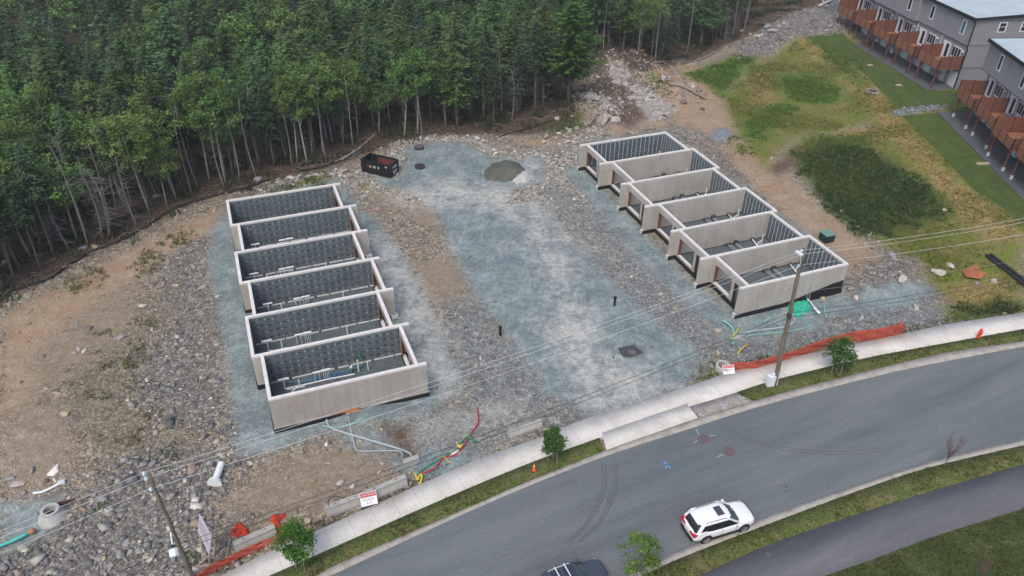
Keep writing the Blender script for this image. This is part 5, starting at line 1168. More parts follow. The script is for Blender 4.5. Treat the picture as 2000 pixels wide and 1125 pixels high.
def scatter_stones(name, n, prob, size, palette, kindlab, seed=0, box=(-62, 62, 27, 118)):
    r = np.random.RandomState(seed); x = r.uniform(box[0], box[1], n); y = r.uniform(box[2], box[3], n)
    k = inview(x, y, 1.0) & (y > wy(x)+.15) & (~infound(x, y)) & (r.rand(n) < prob(x, y)); x = x[k]; y = y[k]; n = len(x)
    s = size(x, y, r, n); z = gz_at(x, y)
    rot = r.uniform(0, 2*PI, n); jit = 1+r.uniform(-.55, .3, (n, len(ICO), 3)); sc = np.stack([r.uniform(.8, 1.4, n), r.uniform(.6, 1.0, n), r.uniform(.35, .7, n)], 1)
    V = ICO[None]*jit*sc[:, None, :]*s[:, None, None]
    tl = r.uniform(-.5, .5, n); c, q = np.cos(tl)[:, None], np.sin(tl)[:, None]; V = np.stack([V[..., 0]*c+V[..., 2]*q, V[..., 1], -V[..., 0]*q+V[..., 2]*c], -1)
    c, q = np.cos(rot)[:, None], np.sin(rot)[:, None]; V = np.stack([V[..., 0]*c-V[..., 1]*q, V[..., 0]*q+V[..., 1]*c, V[..., 2]], -1)
    V += np.stack([x, y, z+s*.12], 1)[:, None, :]
    Fc = ICF[None]+(np.arange(n)*len(ICO))[:, None, None]
    pal = np.array([p[1] for p in palette]); pw = np.array([p[0] for p in palette], float); pw /= pw.sum(); ci = r.choice(len(pal), n, p=pw); col = pal[ci]*r.uniform(.7, 1.3, (n, 1))
    o = npmesh(name, V.reshape(-1, 3), Fc.reshape(-1, 3), mat('loose_stone', (1, 1, 1), .92, .18, 4, attr='tint', spec=.15), {'tint': np.repeat(col, len(ICO), 0)}); tag(o, kindlab, None, None, 'stuff'); o['category'] = 'rubble'; print(name, n); return o
SLATE = [(4, (.135, .14, .145)), (4, (.20, .20, .20)), (4, (.28, .265, .24)), (1, (.42, .40, .36)), (1.5, (.25, .20, .16))]
TANS = [(2, (.15, .145, .14)), (4, (.24, .22, .19)), (4, (.31, .275, .225)), (1.2, (.44, .41, .36)), (.8, (.27, .20, .145))]
def site(x, y):
    return np.clip(1.2-np.maximum.reduce([zval(k, x, y) for k in ('grass', 'lawn', 'dry', 'forest')])*1.5, 0, 1)*(zval('blue', x, y) < -.15)
def pr_slate(x, y):
    nse = fbm(x*.35, y*.35, 31); return site(x, y)*np.clip(zval('slate', x, y)*.8+.9, 0, 1)*np.clip(.75+1.6*nse, .12, 1)
scatter_stones('rubble', 90000, pr_slate, lambda x, y, r, n: np.clip(.075*np.exp(r.randn(n)*.55), .04, .34)*(1+.75*np.clip((52-y)/14, 0, 1)*(x < -12)), SLATE, 'loose grey crushed stones covering the rough parts of the site', 1)
def pr_tan(x, y):
    nse = fbm(x*.3+9, y*.3, 41); o = np.maximum(np.maximum(zval('orange', x, y), zval('tan', x, y)*.45), 0); return site(x, y)*np.clip(1-np.clip(zval('slate', x, y)+.5, 0, 1)*.8, .1, 1)*np.clip(.35+1.5*nse, .06, 1)*np.clip(1-o*1.8, .05, 1)*np.where(zval('weed', x, y) > 0, .5, 1)*np.where(x > 22, .4, 1)*np.clip(1.2-np.clip(zval('grey', x, y)+1, 0, 1), .25, 1)
scatter_stones('rubble', 125000, pr_tan, lambda x, y, r, n: np.clip(.075*np.exp(r.randn(n)*.6), .035, .36), TANS, 'loose tan and brown stones on the disturbed soil', 2)
def pr_edge(x, y):
    b = zval('blue', x, y); return np.clip(1.6-np.abs(b+.9), 0, 1)*(b < -.1)*np.clip((y-78)/8, 0, 1)*(zval('forest', x, y) < 1.2)*(zval('grass', x, y) < -.3)*(x < 12)
scatter_stones('rubble', 60000, pr_edge, lambda x, y, r, n: np.clip(.10*np.exp(r.randn(n)*.55), .05, .4), [(3, (.34, .33, .30)), (3, (.28, .27, .25)), (1, (.45, .42, .36)), (1, (.20, .19, .18))], 'bank of pale stones around the blue back lot', 3, (-30, 20, 78, 106))
def pr_rock(x, y):
    o = 0
    for (c, rr, h_) in rock_c: o = np.maximum(o, np.exp(-(((x-c[0])**2+(y-c[1])**2)/rr**2)))
    return np.clip(o, 0, 1)*.5
scatter_stones('rubble', 13000, pr_rock, lambda x, y, r, n: np.clip(.15*np.exp(r.randn(n)*.6), .06, .6), [(3, (.30, .28, .265)), (3, (.15, .12, .10)), (1, (.42, .40, .38)), (1, (.26, .17, .09))], 'broken stones over the rock outcrop', 6, (4, 36, 96, 130))
def pr_rip(x, y): return np.clip(zval('slate', x, y)+.4, 0, 1)*(y > 118)
scatter_stones('rubble', 30000, pr_rip, lambda x, y, r, n: np.clip(.13*np.exp(r.randn(n)*.5), .06, .5), [(4, (.17, .17, .175)), (4, (.24, .235, .23)), (1, (.34, .33, .31))], 'grey riprap bank between the wood and the farther townhouses', 4, (30, 75, 118, 165))
# riprap ditch between the lawns
rp = P2([(1738, 220), (1760, 210), (1800, 208), (1850, 205), (1850, 213), (1800, 218), (1765, 226), (1742, 228)])
scatter_stones('rubble', 3800, lambda x, y: (sdf(rp, x, y)+.8*fbm(x*.9, y*.9, 5) > .1)*1., lambda x, y, r, n: np.clip(.14*np.exp(r.randn(n)*.4), .07, .32), [(4, (.16, .18, .19)), (2, (.27, .28, .28)), (2, (.12, .12, .09))], 'pale riprap strip between the two lawns', 5, (rp[:, 0].min(), rp[:, 0].max(), rp[:, 1].min(), rp[:, 1].max()))
# boulders: each one its own object
BM = {'g': mat('boulder_grey', (.24, .24, .24), .9, .3, 2.5, bump=.5, bscale=9), 'p': mat('boulder_pale', (.40, .38, .34), .9, .25, 2.5, bump=.5, bscale=9), 't': mat('boulder_tan', (.36, .29, .20), .9, .25, 2.5, bump=.5, bscale=9), 'd': mat('boulder_dark', (.14, .14, .15), .9, .3, 2.5, bump=.5, bscale=9)}
BR = [((0, 340, 0, 560), 'among the edge of the dirt track'), ((0, 200, 560, 720), 'on the dirt track side'), ((0, 200, 720, 1000), 'in the tan stone pile at the far left'), ((200, 480, 440, 640), 'in the upper stone field by the left foundation'), ((200, 480, 640, 880), 'in the lower stone field by the left foundation'), ((0, 420, 880, 1125), 'in the slate stones around the left pole'), ((420, 640, 880, 1125), 'on tan stones near the white pipe'), ((600, 860, 830, 1060), 'near the trench and the hoses')]
def boulder(px, py, r, c, lab, grp=None, i=[0], sq=None):
    i[0] += 1; r = r*.8
    if grp:
        sz = 'large' if r > .42 else ('middling' if r > .31 else 'small'); cn = {'g': 'grey', 'p': 'pale', 't': 'tan', 'd': 'dark'}[c]
        wh = next((t for (a, b, c_, d), t in BR if a <= px < b and c_ <= py < d), None)
        lab = '%s %s boulder %s' % (sz, cn, wh) if wh and 'rubble' in grp or wh and 'pavement' in grp else '%s %s %s' % (sz, cn, lab if px > 960 or 'riprap' in lab else 'stone at the far edge of the blue back lot')
    p = gpt(px, py); o = MB().rock((0, 0, 0), r, sq or (1.15, .85, .7), i[0]).build('boulder', BM[c]); o.location = (p[0], p[1], p[2]+r*.22); tag(o, lab, 'boulder', grp)
G1 = 'grey and pale boulders among the rubble left of the left foundation'; l1 = 'boulder in the stone field left of the left foundation'
for px, py, r, c in [(330, 512, .5, 't'), (278, 600, .55, 'p'), (320, 555, .45, 'g'), (305, 547, .4, 'g'), (345, 560, .45, 't'), (395, 565, .5, 'p'), (330, 595, .35, 'g'), (360, 612, .4, 'g'), (425, 580, .4, 'p'), (240, 660, .6, 'g'), (346, 660, .4, 'p'), (357, 665, .4, 'g'), (345, 672, .35, 'g'), (395, 663, .4, 'p'), (425, 675, .4, 'p'), (155, 684, .55, 'p'), (165, 688, .4, 'p'), (145, 690, .35, 'g'), (175, 642, .45, 'd'), (150, 630, .35, 'g'), (90, 760, .4, 't'), (110, 770, .45, 't'), (125, 810, .4, 't'), (45, 945, .45, 't'), (35, 948, .55, 'p'), (62, 918, .5, 'g'), (20, 935, .4, 'g'), (252, 905, .35, 'g'), (248, 1060, .4, 'g'), (235, 1085, .4, 'g'), (203, 1090, .35, 't'), (270, 1078, .45, 'g'), (295, 1092, .4, 'p'), (130, 1075, .35, 'g'), (215, 1105, .4, 'g'), (456, 835, .3, 'p'), (458, 848, .3, 'p'), (198, 978, .45, 'g'), (320, 1110, .4, 'g'), (12, 1100, .5, 'g')]: boulder(px, py, r, c, l1, G1)
G2 = 'stones along the pavement'; l2_ = 'stone between the gravel lot and the pavement left of the lane'
for px, py, r, c in [(490, 905, .3, 'p'), (500, 915, .35, 't'), (560, 935, .3, 't'), (610, 940, .35, 't'), (665, 945, .45, 'p'), (655, 955, .3, 't'), (690, 950, .35, 'p'), (740, 925, .35, 'p'), (745, 905, .3, 't'), (800, 925, .3, 't'), (815, 925, .3, 'g'), (803, 945, .3, 't'), (790, 1000, .2, 't'), (640, 862, .2, 't'), (600, 1020, .45, 't'), (585, 1015, .3, 'p'), (540, 1000, .3, 'g'), (640, 905, .3, 't'), (705, 862, .3, 't'), (745, 840, .3, 't')]: boulder(px, py, r, c, l2_, G2)
G3 = 'boulders at the edge of the back lot and the rock outcrop'; l3_ = 'boulder in the pile between the back lot and the rock outcrop'
for px, py, r, c in [(1068, 268, .8, 't'), (1062, 280, .7, 't'), (1085, 272, .5, 'p'), (1103, 268, .7, 't'), (1112, 258, .7, 'p'), (1130, 262, .6, 'g'), (1145, 245, .8, 'g'), (1150, 255, .6, 'g'), (1160, 250, .5, 'p'), (1128, 250, .5, 'g'), (1092, 284, .6, 'p'), (1075, 290, .5, 'g'), (1105, 286, .4, 'p'), (1140, 275, .4, 'g'), (1120, 278, .4, 'p'), (870, 275, .45, 'p'), (930, 270, .5, 'p'), (945, 275, .35, 'p'), (1000, 280, .35, 'g'), (905, 270, .3, 'g'), (1190, 300, .3, 'g')]: boulder(px, py, r, c, l3_, G3)
for px, py, r, c, lab in [(568, 348, .75, 'p', 'large pale boulder behind the far corner of the left foundation'), (504, 352, .7, 'g', 'grey boulder by the silt fence above the left foundation'), (164, 487, .6, 'g', 'grey boulder at the silt fence, left of a tan one'), (186, 484, .55, 't', 'tan boulder at the silt fence beside a grey one'), (305, 385, .6, 't', 'tan boulder lying among trunks at the wood edge'), (8, 517, .75, 't', 'tan boulder at the left picture edge in the wood'), (300, 440, .35, 'p', 'small pale stone on the silt fence line'), (672, 338, .9, 't', 'tan boulder left of the black container'), (595, 362, .5, 't', 'tan stone just behind the left foundation far wall'), (635, 355, .5, 'g', 'grey stone at the far right corner behind the left foundation'), (1741, 504, .8, 'g', 'rounded grey boulder on top of the grey heap right of the right foundation'), (1760, 545, .8, 'p', 'pinkish flat boulder on the side of the grey heap'), (1669, 583, .6, 'p', 'pale boulder at the foot of the right foundation end wall'), (1790, 603, .5, 'p', 'pale stone in the grey gravel right of the green netting'), (1684, 622, .4, 'p', 'pale stone behind the orange fence'), (1608, 584, .4, 't', 'yellowish stone near the black foundation wall'), (1940, 550, .55, 'p', 'flat pale stone below the rusty sheet'), (1908, 555, .5, 'g', 'grey stone under the rusty metal sheet'), (1970, 965, .4, 'p', 'unused far stone'), (1403, 690, .45, 't', 'tan stone behind the concrete ring'), (1845, 412, .6, 't', 'tan stone at the edge of the dark tall grass')]:
    if 'unused' in lab: continue
    boulder(px, py, r, c, lab)
boulder(1834, 535, 1.0, 'p', 'long pale boulder in the grass right of the grey heap', sq=(1.6, .7, .6)); boulder(1855, 522, .6, 'p', 'short pale boulder at the end of the long one in the grass')
G4 = 'big stones on the riprap bank'
for px, py, r, c in [(1497, 55, 1.2, 'g'), (1510, 65, 1.1, 'p'), (1480, 72, 1.0, 'p'), (1520, 52, .9, 'g'), (1490, 85, .8, 'g'), (1465, 68, .6, 'p'), (1447, 62, .6, 'p'), (1540, 60, .7, 'd')]: boulder(px, py, r, c, 'big stone at the wood end of the grey riprap bank', G4)

# tufts
PAT1 = np.array([at(*p, YZ)[:2] for p in [(1600, 40), (1633, 66), (1821, 183), (1868, 178), (1900, 150), (1700, 0)]]); PAT2 = np.array([at(*p, YZ)[:2] for p in [(1850, 228), (1995, 372), (2100, 372), (2000, 228)]])
def tufts(name, n, prob, hgt, cols, lab, cat, seed, box, blades=6, zfun=None, spread=.18, filt=True):
    r = np.random.RandomState(seed); x = r.uniform(box[0], box[1], n); y = r.uniform(box[2], box[3], n)
    k = (r.rand(n) < prob(x, y)) & inview(x, y, 1)
    if filt: k &= ~infound(x, y, .1); k &= ~((sdf(PAT1, x, y) > 0) | (sdf(PAT2, x, y) > 0))
    x = x[k]; y = y[k]; n = len(x); z = gz_at(x, y) if zfun is None else zfun(x, y); h = hgt(x, y, r, n)
    B = blades; a = r.uniform(0, 2*PI, (n, B)); ln = r.uniform(.3, .9, (n, B)); hh = h[:, None]*r.uniform(.6, 1.1, (n, B)); bx = x[:, None]+r.randn(n, B)*spread*(.5+h[:, None]); by = y[:, None]+r.randn(n, B)*spread*(.5+h[:, None])
    wd = .035+.10*h[:, None]*r.uniform(.6, 1.2, (n, B))
    p0 = np.stack([bx-np.sin(a)*wd, by+np.cos(a)*wd, np.broadcast_to(z[:, None]-.02, bx.shape)], -1); p1 = np.stack([bx+np.sin(a)*wd, by-np.cos(a)*wd, np.broadcast_to(z[:, None]-.02, bx.shape)], -1)
    p2 = np.stack([bx+np.cos(a)*ln*hh, by+np.sin(a)*ln*hh, z[:, None]+hh], -1)
    V = np.stack([p0, p1, p2], 2).reshape(-1, 3); Fc = np.arange(len(V)).reshape(-1, 3)
    pal = np.array([c[1] for c in cols]); pw = np.array([c[0] for c in cols], float); pw /= pw.sum(); col = pal[r.choice(len(pal), n, p=pw)]*r.uniform(.75, 1.25, (n, 1))
    o = npmesh(name, V, Fc, mat('blade', (1, 1, 1), .8, attr='tint', spec=.1, transl=.25), {'tint': np.repeat(col, 3*B, 0)}); tag(o, lab, cat, None, 'stuff'); print(name, n); return o
gb = (18, 75, 52, 152)
tufts('tall_grass', 130000, lambda x, y: np.clip((zval('tall', x, y)+2.6*fbm(x*.6, y*.6, 12))*.6+.1, 0, 1)*.9, lambda x, y, r, n: r.uniform(.12, .42, n), [(4, (.034, .062, .02)), (3, (.05, .085, .026)), (1.4, (.085, .13, .035)), (.6, (.13, .12, .055))], 'tall dark green weeds on the field below the lawns', 'tall grass', 1, gb)
tufts('meadow_grass', 150000, lambda x, y: np.clip((zval('grass', x, y)+2.2*fbm(x*.4, y*.4, 19))*.8, 0, 1)*np.clip(.5+1.8*fbm(x*.25, y*.25, 77), .05, 1)*(zval('lawn', x, y) < 0), lambda x, y, r, n: r.uniform(.08, .24, n), [(4, (.115, .155, .026)), (3, (.155, .19, .04)), (3, (.19, .155, .07)), (1, (.075, .12, .024))], 'short patchy meadow grass on the bank', 'grass', 2, gb, 4)
tufts('bright_grass', 120000, lambda x, y: np.clip((zval('bright', x, y)+2.2*fbm(x*.5, y*.5, 14))*.6, 0, 1)*.8, lambda x, y, r, n: r.uniform(.1, .3, n), [(4, (.055, .12, .018)), (3, (.075, .15, .024)), (2, (.11, .18, .035))], 'lush bright green patches on the upper field', 'grass', 8, gb, 5)
tufts('dry_grass', 60000, lambda x, y: np.clip(zval('dry', x, y)*.8+.2, 0, 1)*.8, lambda x, y, r, n: r.uniform(.08, .25, n), [(4, (.24, .18, .08)), (2, (.16, .13, .06)), (1, (.10, .11, .03))], 'dry yellow grass strip along the lawn edge', 'dry grass', 3, gb, 4)
tufts('weeds', 60000, lambda x, y: np.clip(zval('weed', x, y)*.5+.5, 0, 1)*(fbm(x*.7, y*.7, 55) > .27)*.75+.003, lambda x, y, r, n: r.uniform(.1, .3, n), [(3, (.12, .13, .05)), (2, (.17, .15, .08)), (2, (.09, .12, .04))], 'sparse olive weeds on the stony ground', 'weeds', 4, (-60, 20, 32, 92), 5)
def bushes(x, y):
    o = np.zeros(x.shape)
    for px, py, rr in [(295, 505, 1.6), (292, 525, 1.1), (165, 547, 2.0), (150, 555, 1.2), (345, 468, 1.6), (252, 710, .8), (270, 690, .9), (330, 890, .8), (285, 808, .6), (545, 378, 2.5), (560, 365, 2.5), (610, 350, 2), (1105, 240, 2.5), (1085, 250, 2), (200, 988, .6), (62, 1083, .7), (375, 1085, .8), (1455, 296, 1.4), (1385, 738, 1.3), (1400, 725, 1.0), (470, 415, .1), (660, 1020, .1), (1140, 185, 1.5), (1430, 270, 1.2), (1290, 165, 2.0), (1205, 225, 1.2)]:
        c = gp(px, py); o = np.maximum(o, 1.3-np.sqrt((x-c[0])**2+((y-c[1])/1.3)**2)/rr)
    return np.clip(o*.9+1.1*fbm(x*1.6, y*1.6, 17)-.1, 0, 1)*(o > 0)*(y > wy(x)+.1)
tufts('weeds', 150000, bushes, lambda x, y, r, n: r.uniform(.08, .32, n), [(3, (.075, .11, .034)), (2, (.11, .135, .045)), (2, (.15, .135, .07))], 'olive green weed clumps on the stony site', 'weeds', 5, (-62, 40, 30, 125), 6)
kn = np.array(kerb_n); wsn = np.array(walk_s); ksn = np.array(kerb_s); pnn = np.array(path_n); psn = np.array(path_s)
def I_(L, x): L = L[np.argsort(L[:, 0])]; return np.interp(x, L[:, 0], L[:, 1])
def pr_verge(x, y):
    a = (y < I_(wsn, x)-.08) & (y > I_(kn, x)+.05) & ((x < iA) | (x > iB+4)); b = (y < I_(ksn, x)-.05) & (y > I_(pnn, x)+.05); c = (y < I_(psn, x)-.05)
    return (a | b | c)*np.clip(.55+1.5*fbm(x*.6, y*.6, 66), .08, 1)
tufts('verge_grass', 90000, pr_verge, lambda x, y, r, n: r.uniform(.04, .13, n), [(4, (.05, .072, .018)), (3, (.075, .09, .028)), (2, (.13, .10, .05))], 'scruffy grass on the verges beside the carriageway', 'grass', 6, (-24, 56, 27, 62), 5, zfun=lambda x, y: np.full(x.shape, KH), spread=.12, filt=False)
def pr_wedge(x, y): d = y-wy(x); return ((d > .05) & (d < 1.1) & (((x < -3) | (x > 19)) ))*np.clip(.5+2*fbm(x*.5, y*.5, 88), 0, 1)*np.where((x > 5) & (x < 19), 0, 1)
tufts('edge_grass', 60000, pr_wedge, lambda x, y, r, n: r.uniform(.06, .2, n), [(3, (.05, .07, .02)), (2, (.09, .09, .035)), (1, (.12, .10, .05))], 'weedy grass edge behind the pavement', 'grass', 7, (-24, 56, 30, 64), 5)
# brushwood along the forest edge
r = np.random.RandomState(5); n = 52000; x = r.uniform(-62, 68, n); y = r.uniform(55, 160, n); s = zval('forest', x, y)
k = inview(x, y, 2) & (s > -1.2) & (s < 7) & (r.rand(n) < np.clip(1.1-np.abs(s-1.2)/5, .1, 1)*.5) & (zval('grass', x, y) < .2); x = x[k]; y = y[k]; n = len(x)
a = r.uniform(0, 2*PI, n); L_n = np.exp(r.randn(n)*.5)*.55; pt = r.randn(n)*.16; wd = r.uniform(.014, .035, n); z = gz_at(x, y)+.03+r.uniform(0, .28, n)
d = np.stack([np.cos(a)*np.cos(pt), np.sin(a)*np.cos(pt), np.sin(pt)], 1); nn = np.stack([-np.sin(a), np.cos(a), np.zeros(n)], 1); up_ = np.array([0, 0, 1.])
c = np.stack([x, y, z], 1); P0 = c-d*L_n[:, None]; P1 = c+d*L_n[:, None]
ring = [nn*wd[:, None], up_*wd[:, None]*1.2, -nn*wd[:, None]]
V = np.stack([P0+ring[0], P0+ring[1], P0+ring[2], P1+ring[0], P1+ring[1], P1+ring[2]], 1); Fb = np.array([[0, 3, 4, 1], [1, 4, 5, 2], [2, 5, 3, 0]]); Fc = Fb[None]+(np.arange(n)*6)[:, None, None]
pal = np.array([(.14, .11, .09), (.20, .175, .155), (.28, .26, .24), (.10, .075, .055)]); col = pal[r.choice(4, n, p=[.4, .3, .12, .18])]*r.uniform(.7, 1.2, (n, 1))
o = npmesh('brushwood', V.reshape(-1, 3), Fc.reshape(-1, 4), mat('dead_stick', (1, 1, 1), .9, attr='tint'), {'tint': np.repeat(col, 6, 0)}); tag(o, 'dead sticks and brushwood along the forest edge', 'brushwood', None, 'stuff'); print('sticks', n)
# the exposed rock face
M_RK = surf('outcrop_rock', [(.10, .085, .075), (.22, .20, .185), (.36, .34, .32), (.44, .42, .40)], .5, spk=.3, spks=4, bump=.6, patch=((.24, .16, .09), .35, .58))
for px, py, r_, sq_, lab in [(1178, 228, 1.7, (1.3, .9, .7), 'tall pale rock face at the foot of the wood, left of the orange soil'), (1243, 190, 2.3, (1.1, 1.2, .38), 'whitish smooth rock hump in the middle of the outcrop'), (1283, 218, 2.0, (1.4, .9, .22), 'low white rock shelf at the right end of the outcrop'), (1205, 160, 1.8, (1.2, .8, .4), 'brownish rock ledge high on the outcrop'), (1148, 205, 1.7, (.9, 1.2, .75), 'dark shaded rock wall at the left end of the outcrop')]:
    p = gpt(px, py); mb = MB(); mb.rock((0, 0, 0), r_, sq_, px); mb.rock((r_*.7, -.4, -.1), r_*.6, sq_, px+1); mb.rock((-r_*.6, .5, -.1), r_*.65, sq_, px+2); mb.rock((.1, -r_*.55, -.2), r_*.5, sq_, px+3)
    o = mb.build('rock_outcrop', M_RK); o.location = (p[0], p[1], p[2]-.1); tag(o, lab, 'rock')
# fallen logs
M_LOG = mat('dead_log_grey', (.24, .20, .17), .9, .3, 2, bump=.5); M_LOGD = mat('dead_log_dark', (.09, .07, .055), .9, .3, 2, bump=.5)
def log(px, r, m, lab, lift=.15, branches=4, hts=None):
    P = [gpt(*q) for q in px]; hts = hts or [0]*len(P); c = P[0].copy(); P = [Vector(p-c)+Vector((0, 0, lift+h_)) for p, h_ in zip(P, hts)]; root = thing('fallen_log', lab, 'log', c)
    P = [Vector(q) for q in smooth_line(P, 4)]; n = len(P); MB().tube(P, [r*(1-.6*i/n) for i in range(n)], 8).build('log_trunk', m, root, smooth=True)
    q = random.Random(len(lab)); mb = MB()
    for i in range(branches):
        p = P[int(n*(.25+.7*i/max(1, branches)))]; e = p+Vector((q.uniform(-1, 1), q.uniform(-1, 1), q.uniform(.2, .9))); mb.tube([p, (p+e)/2+Vector((0, 0, .1)), e], [r*.35, r*.25, r*.1], 5)
    if branches: mb.build('branch_stubs', m, root)
log([(1308, 166), (1330, 172), (1352, 182), (1375, 195)], .3, M_LOG, 'long grey uprooted log on tan soil near the field', .3, 3); log([(1336, 178), (1338, 188), (1339, 196)], .2, M_LOG, 'short grey log end next to the uprooted log', .2, 1)
log([(1362, 180), (1370, 188), (1377, 196)], .28, M_LOG, 'root end of the grey log nearest the green field', .25, 4)
log([(1259, 128), (1280, 125), (1297, 123)], .25, M_LOG, 'straight grey log lying along the wood edge above the rock', .3, 0); log([(1258, 131), (1262, 145), (1266, 160)], .22, M_LOG, 'pale log lying down the slope beside the rock outcrop', .25, 0)
log([(1300, 190), (1340, 197), (1372, 202)], .12, M_LOG, 'thin pale pole lying on the tan soil below the uprooted log', .1, 0)
log([(1330, 128), (1370, 112), (1400, 98), (1422, 85)], .16, M_LOGD, 'dark fallen trunk along the wood edge above the field', .5, 5); log([(1365, 120), (1395, 105), (1415, 92)], .12, M_LOG, 'grey fallen trunk beside a dark one above the field', .3, 3)
log([(668, 315), (695, 302), (715, 290), (737, 276)], .12, M_LOG, 'grey trunk leaning from the brush into the wood behind the container', .25, 2, [0, .3, .6, 1.0]); log([(655, 320), (685, 305), (708, 292)], .12, M_LOG, 'thinner grey trunk lying beside the leaning one', .3, 2)
log([(582, 332), (590, 324), (600, 316), (610, 310)], .2, M_LOGD, 'thick dark broken trunk in the brush above the left foundation', .3, 3); log([(585, 335), (610, 332), (640, 325), (660, 312)], .2, M_LOGD, 'dark branchy trunk lying in the brush', .4, 7)
log([(1150, 248), (1160, 238), (1168, 225)], .2, M_LOG, 'pale root stump leaning on the rock pile', .4, 2, [0, .3, .8]); log([(1600, 15), (1615, 8), (1628, 2)], .3, mat('bleached', (.5, .48, .45), .8), 'bleached pale log on the riprap bank', .4, 2)
# ------------------------------------------------------------------ trees
def leaf_tris(c, size, nrm_bias, r):
    """one random triangle per centre; c (n,3), size (n,)"""
    n = len(c); a = r.randn(n, 3); a /= np.linalg.norm(a, axis=1)[:, None]; b = r.randn(n, 3); b[:, 2] *= nrm_bias; a[:, 2] *= nrm_bias
    b -= a*(a*b).sum(1)[:, None]/((a*a).sum(1)[:, None]+1e-9); b /= np.linalg.norm(b, axis=1)[:, None]+1e-9; a /= np.linalg.norm(a, axis=1)[:, None]+1e-9
    s = size[:, None]; return np.stack([c-a*s*.6-b*s*.35, c+a*s*.75, c-a*s*.3+b*s*.6], 1)
def spruce(h, base, Rr, seed, dens=1.0, droop=.25, power=.8, szm=1.0, col=(1, 1, 1), ragged=.25):
    r = np.random.RandomState(seed); zb = h*base; T_ = []; tin = []; z = zb
    while z < h-.1:
        f = (z-zb)/(h-zb); rad = Rr*((1-f)**power)*(min(1, .45+f*4))+.12; nb = int(r.uniform(7, 10)*(.6+.5*dens)) if f < .9 else 5
        for i in range(nb):
            a = r.uniform(0, 2*PI); ln = rad*r.uniform(1-ragged*1.6, 1+ragged); ns = max(2, int(ln/.27*dens)+1); t = (np.arange(ns)+.7*r.rand(ns)+.3)/ns
            c = np.stack([np.cos(a)*ln*t, np.sin(a)*ln*t, z-droop*ln*t+ln*.12*t*t+r.randn(ns)*.05], 1); c += r.randn(ns, 3)*.09
            d = np.array([math.cos(a), math.sin(a), -droop]); s_ = np.array([-math.sin(a), math.cos(a), 0]); sz = szm*(.34+.1*r.rand(ns))*(.65+.35*(1-t))[...]
            sw = (r.rand(ns)-.5)[:, None]; dd = d+s_*sw*1.5; u = s_-d*sw*.8; u = u+np.array([0, 0, 1])*(r.randn(ns)*.35)[:, None]
            T_.append(np.stack([c-dd*sz[:, None]*.55-u*sz[:, None]*.42, c+dd*sz[:, None]*.9, c-dd*sz[:, None]*.35+u*sz[:, None]*.42], 1)); tin.append(np.full(ns, r.uniform(.6, 1.45)))
        z += r.uniform(.2, .34)/dens**.5
    T_ = np.concatenate(T_); tin = np.concatenate(tin)*r.uniform(.85, 1.15, len(T_))
    tp = np.array([[[-.06, 0, h-.5], [.06, 0, h-.5], [0, 0, h+.35]], [[0, -.06, h-.5], [0, .06, h-.5], [0, 0, h+.35]]]); T_ = np.concatenate([T_, tp]); tin = np.r_[tin, 1.2, 1.2]
    return T_, tin[:, None]*np.array(col)
def broad(h, cb, Rr, seed, nc=46, nl=38, ls=.24, cr_=.75, col=(1, 1, 1), asp=1.0):
    r = np.random.RandomState(seed); cz = (h+cb)/2; hz = (h-cb)/2; cs = []; 
    while len(cs) < nc:
        p = r.randn(3); p /= np.linalg.norm(p); q = p*r.uniform(.35, 1)**.6; f = (q[2]+1)/2; wd = 1-.35*abs(q[2])**2-.25*max(0, q[2])
        cs.append((q[0]*Rr*wd, q[1]*Rr*wd*asp, cz+q[2]*hz))
    cs = np.array(cs); T_ = []; tin = []
    for c in cs:
        n = int(nl*r.uniform(.5, 1.3)); p = r.randn(n, 3); p /= np.linalg.norm(p, axis=1)[:, None]; p = p*(r.rand(n)**.4)[:, None]*cr_*np.array([1, 1, .6])*r.uniform(.7, 1.2)
        T_.append(leaf_tris(c+p, ls*r.uniform(.7, 1.3, n), .45, r)); tin.append(np.full(n, r.uniform(.62, 1.4))*r.uniform(.8, 1.2, n))
    return np.concatenate(T_), np.concatenate(tin)[:, None]*np.array(col), cs
def trunk_mesh(h, r0, lean=.3, seed=0, whisk=0, wz=(.15, .6), wl=.9, limbs=None, seg=6):
    q = random.Random(seed); mb = MB(); n = 7; ph = q.uniform(0, 6); lx, ly = q.uniform(-lean, lean), q.uniform(-lean, lean)
    ax = lambda t: Vector((lx*t*(1-t)*2+.06*math.sin(ph+t*5), ly*t*(1-t)*2+.06*math.cos(ph+t*4), h*t))
    mb.tube([ax(i/n)-(Vector((0, 0, .3)) if i == 0 else Vector()) for i in range(n+1)], [r0*(1-.85*i/n)+.01 for i in range(n+1)], seg)
    for i in range(whisk):
        t = q.uniform(*wz); p = ax(t); a = q.uniform(0, 2*PI); l = wl*q.uniform(.4, 1.2); d = Vector((math.cos(a), math.sin(a), q.uniform(-.35, .25)))
        m_ = p+d*l*.55+Vector((0, 0, -.05)); e = p+d*l+Vector((0, 0, q.uniform(-.1, .2))); mb.tube([p, m_, e], [.022, .014, .006], 3, caps=False)
        for k in range(2):
            b = p.lerp(e, q.uniform(.4, .9)); mb.tube([b, b+Vector((q.uniform(-.3, .3), q.uniform(-.3, .3), q.uniform(-.1, .15)))], [.01, .004], 3, caps=False)
    if limbs is not None:
        for c in limbs[:9]:
            c = Vector(c); z0 = max(h*.35, c.z-1.8); s_ = ax(min(.9, z0/h)); mb.tube([s_, s_.lerp(c, .5)+Vector((0, 0, -.1)), c], [r0*.45, r0*.3, .015], 4, caps=False)
    return mb
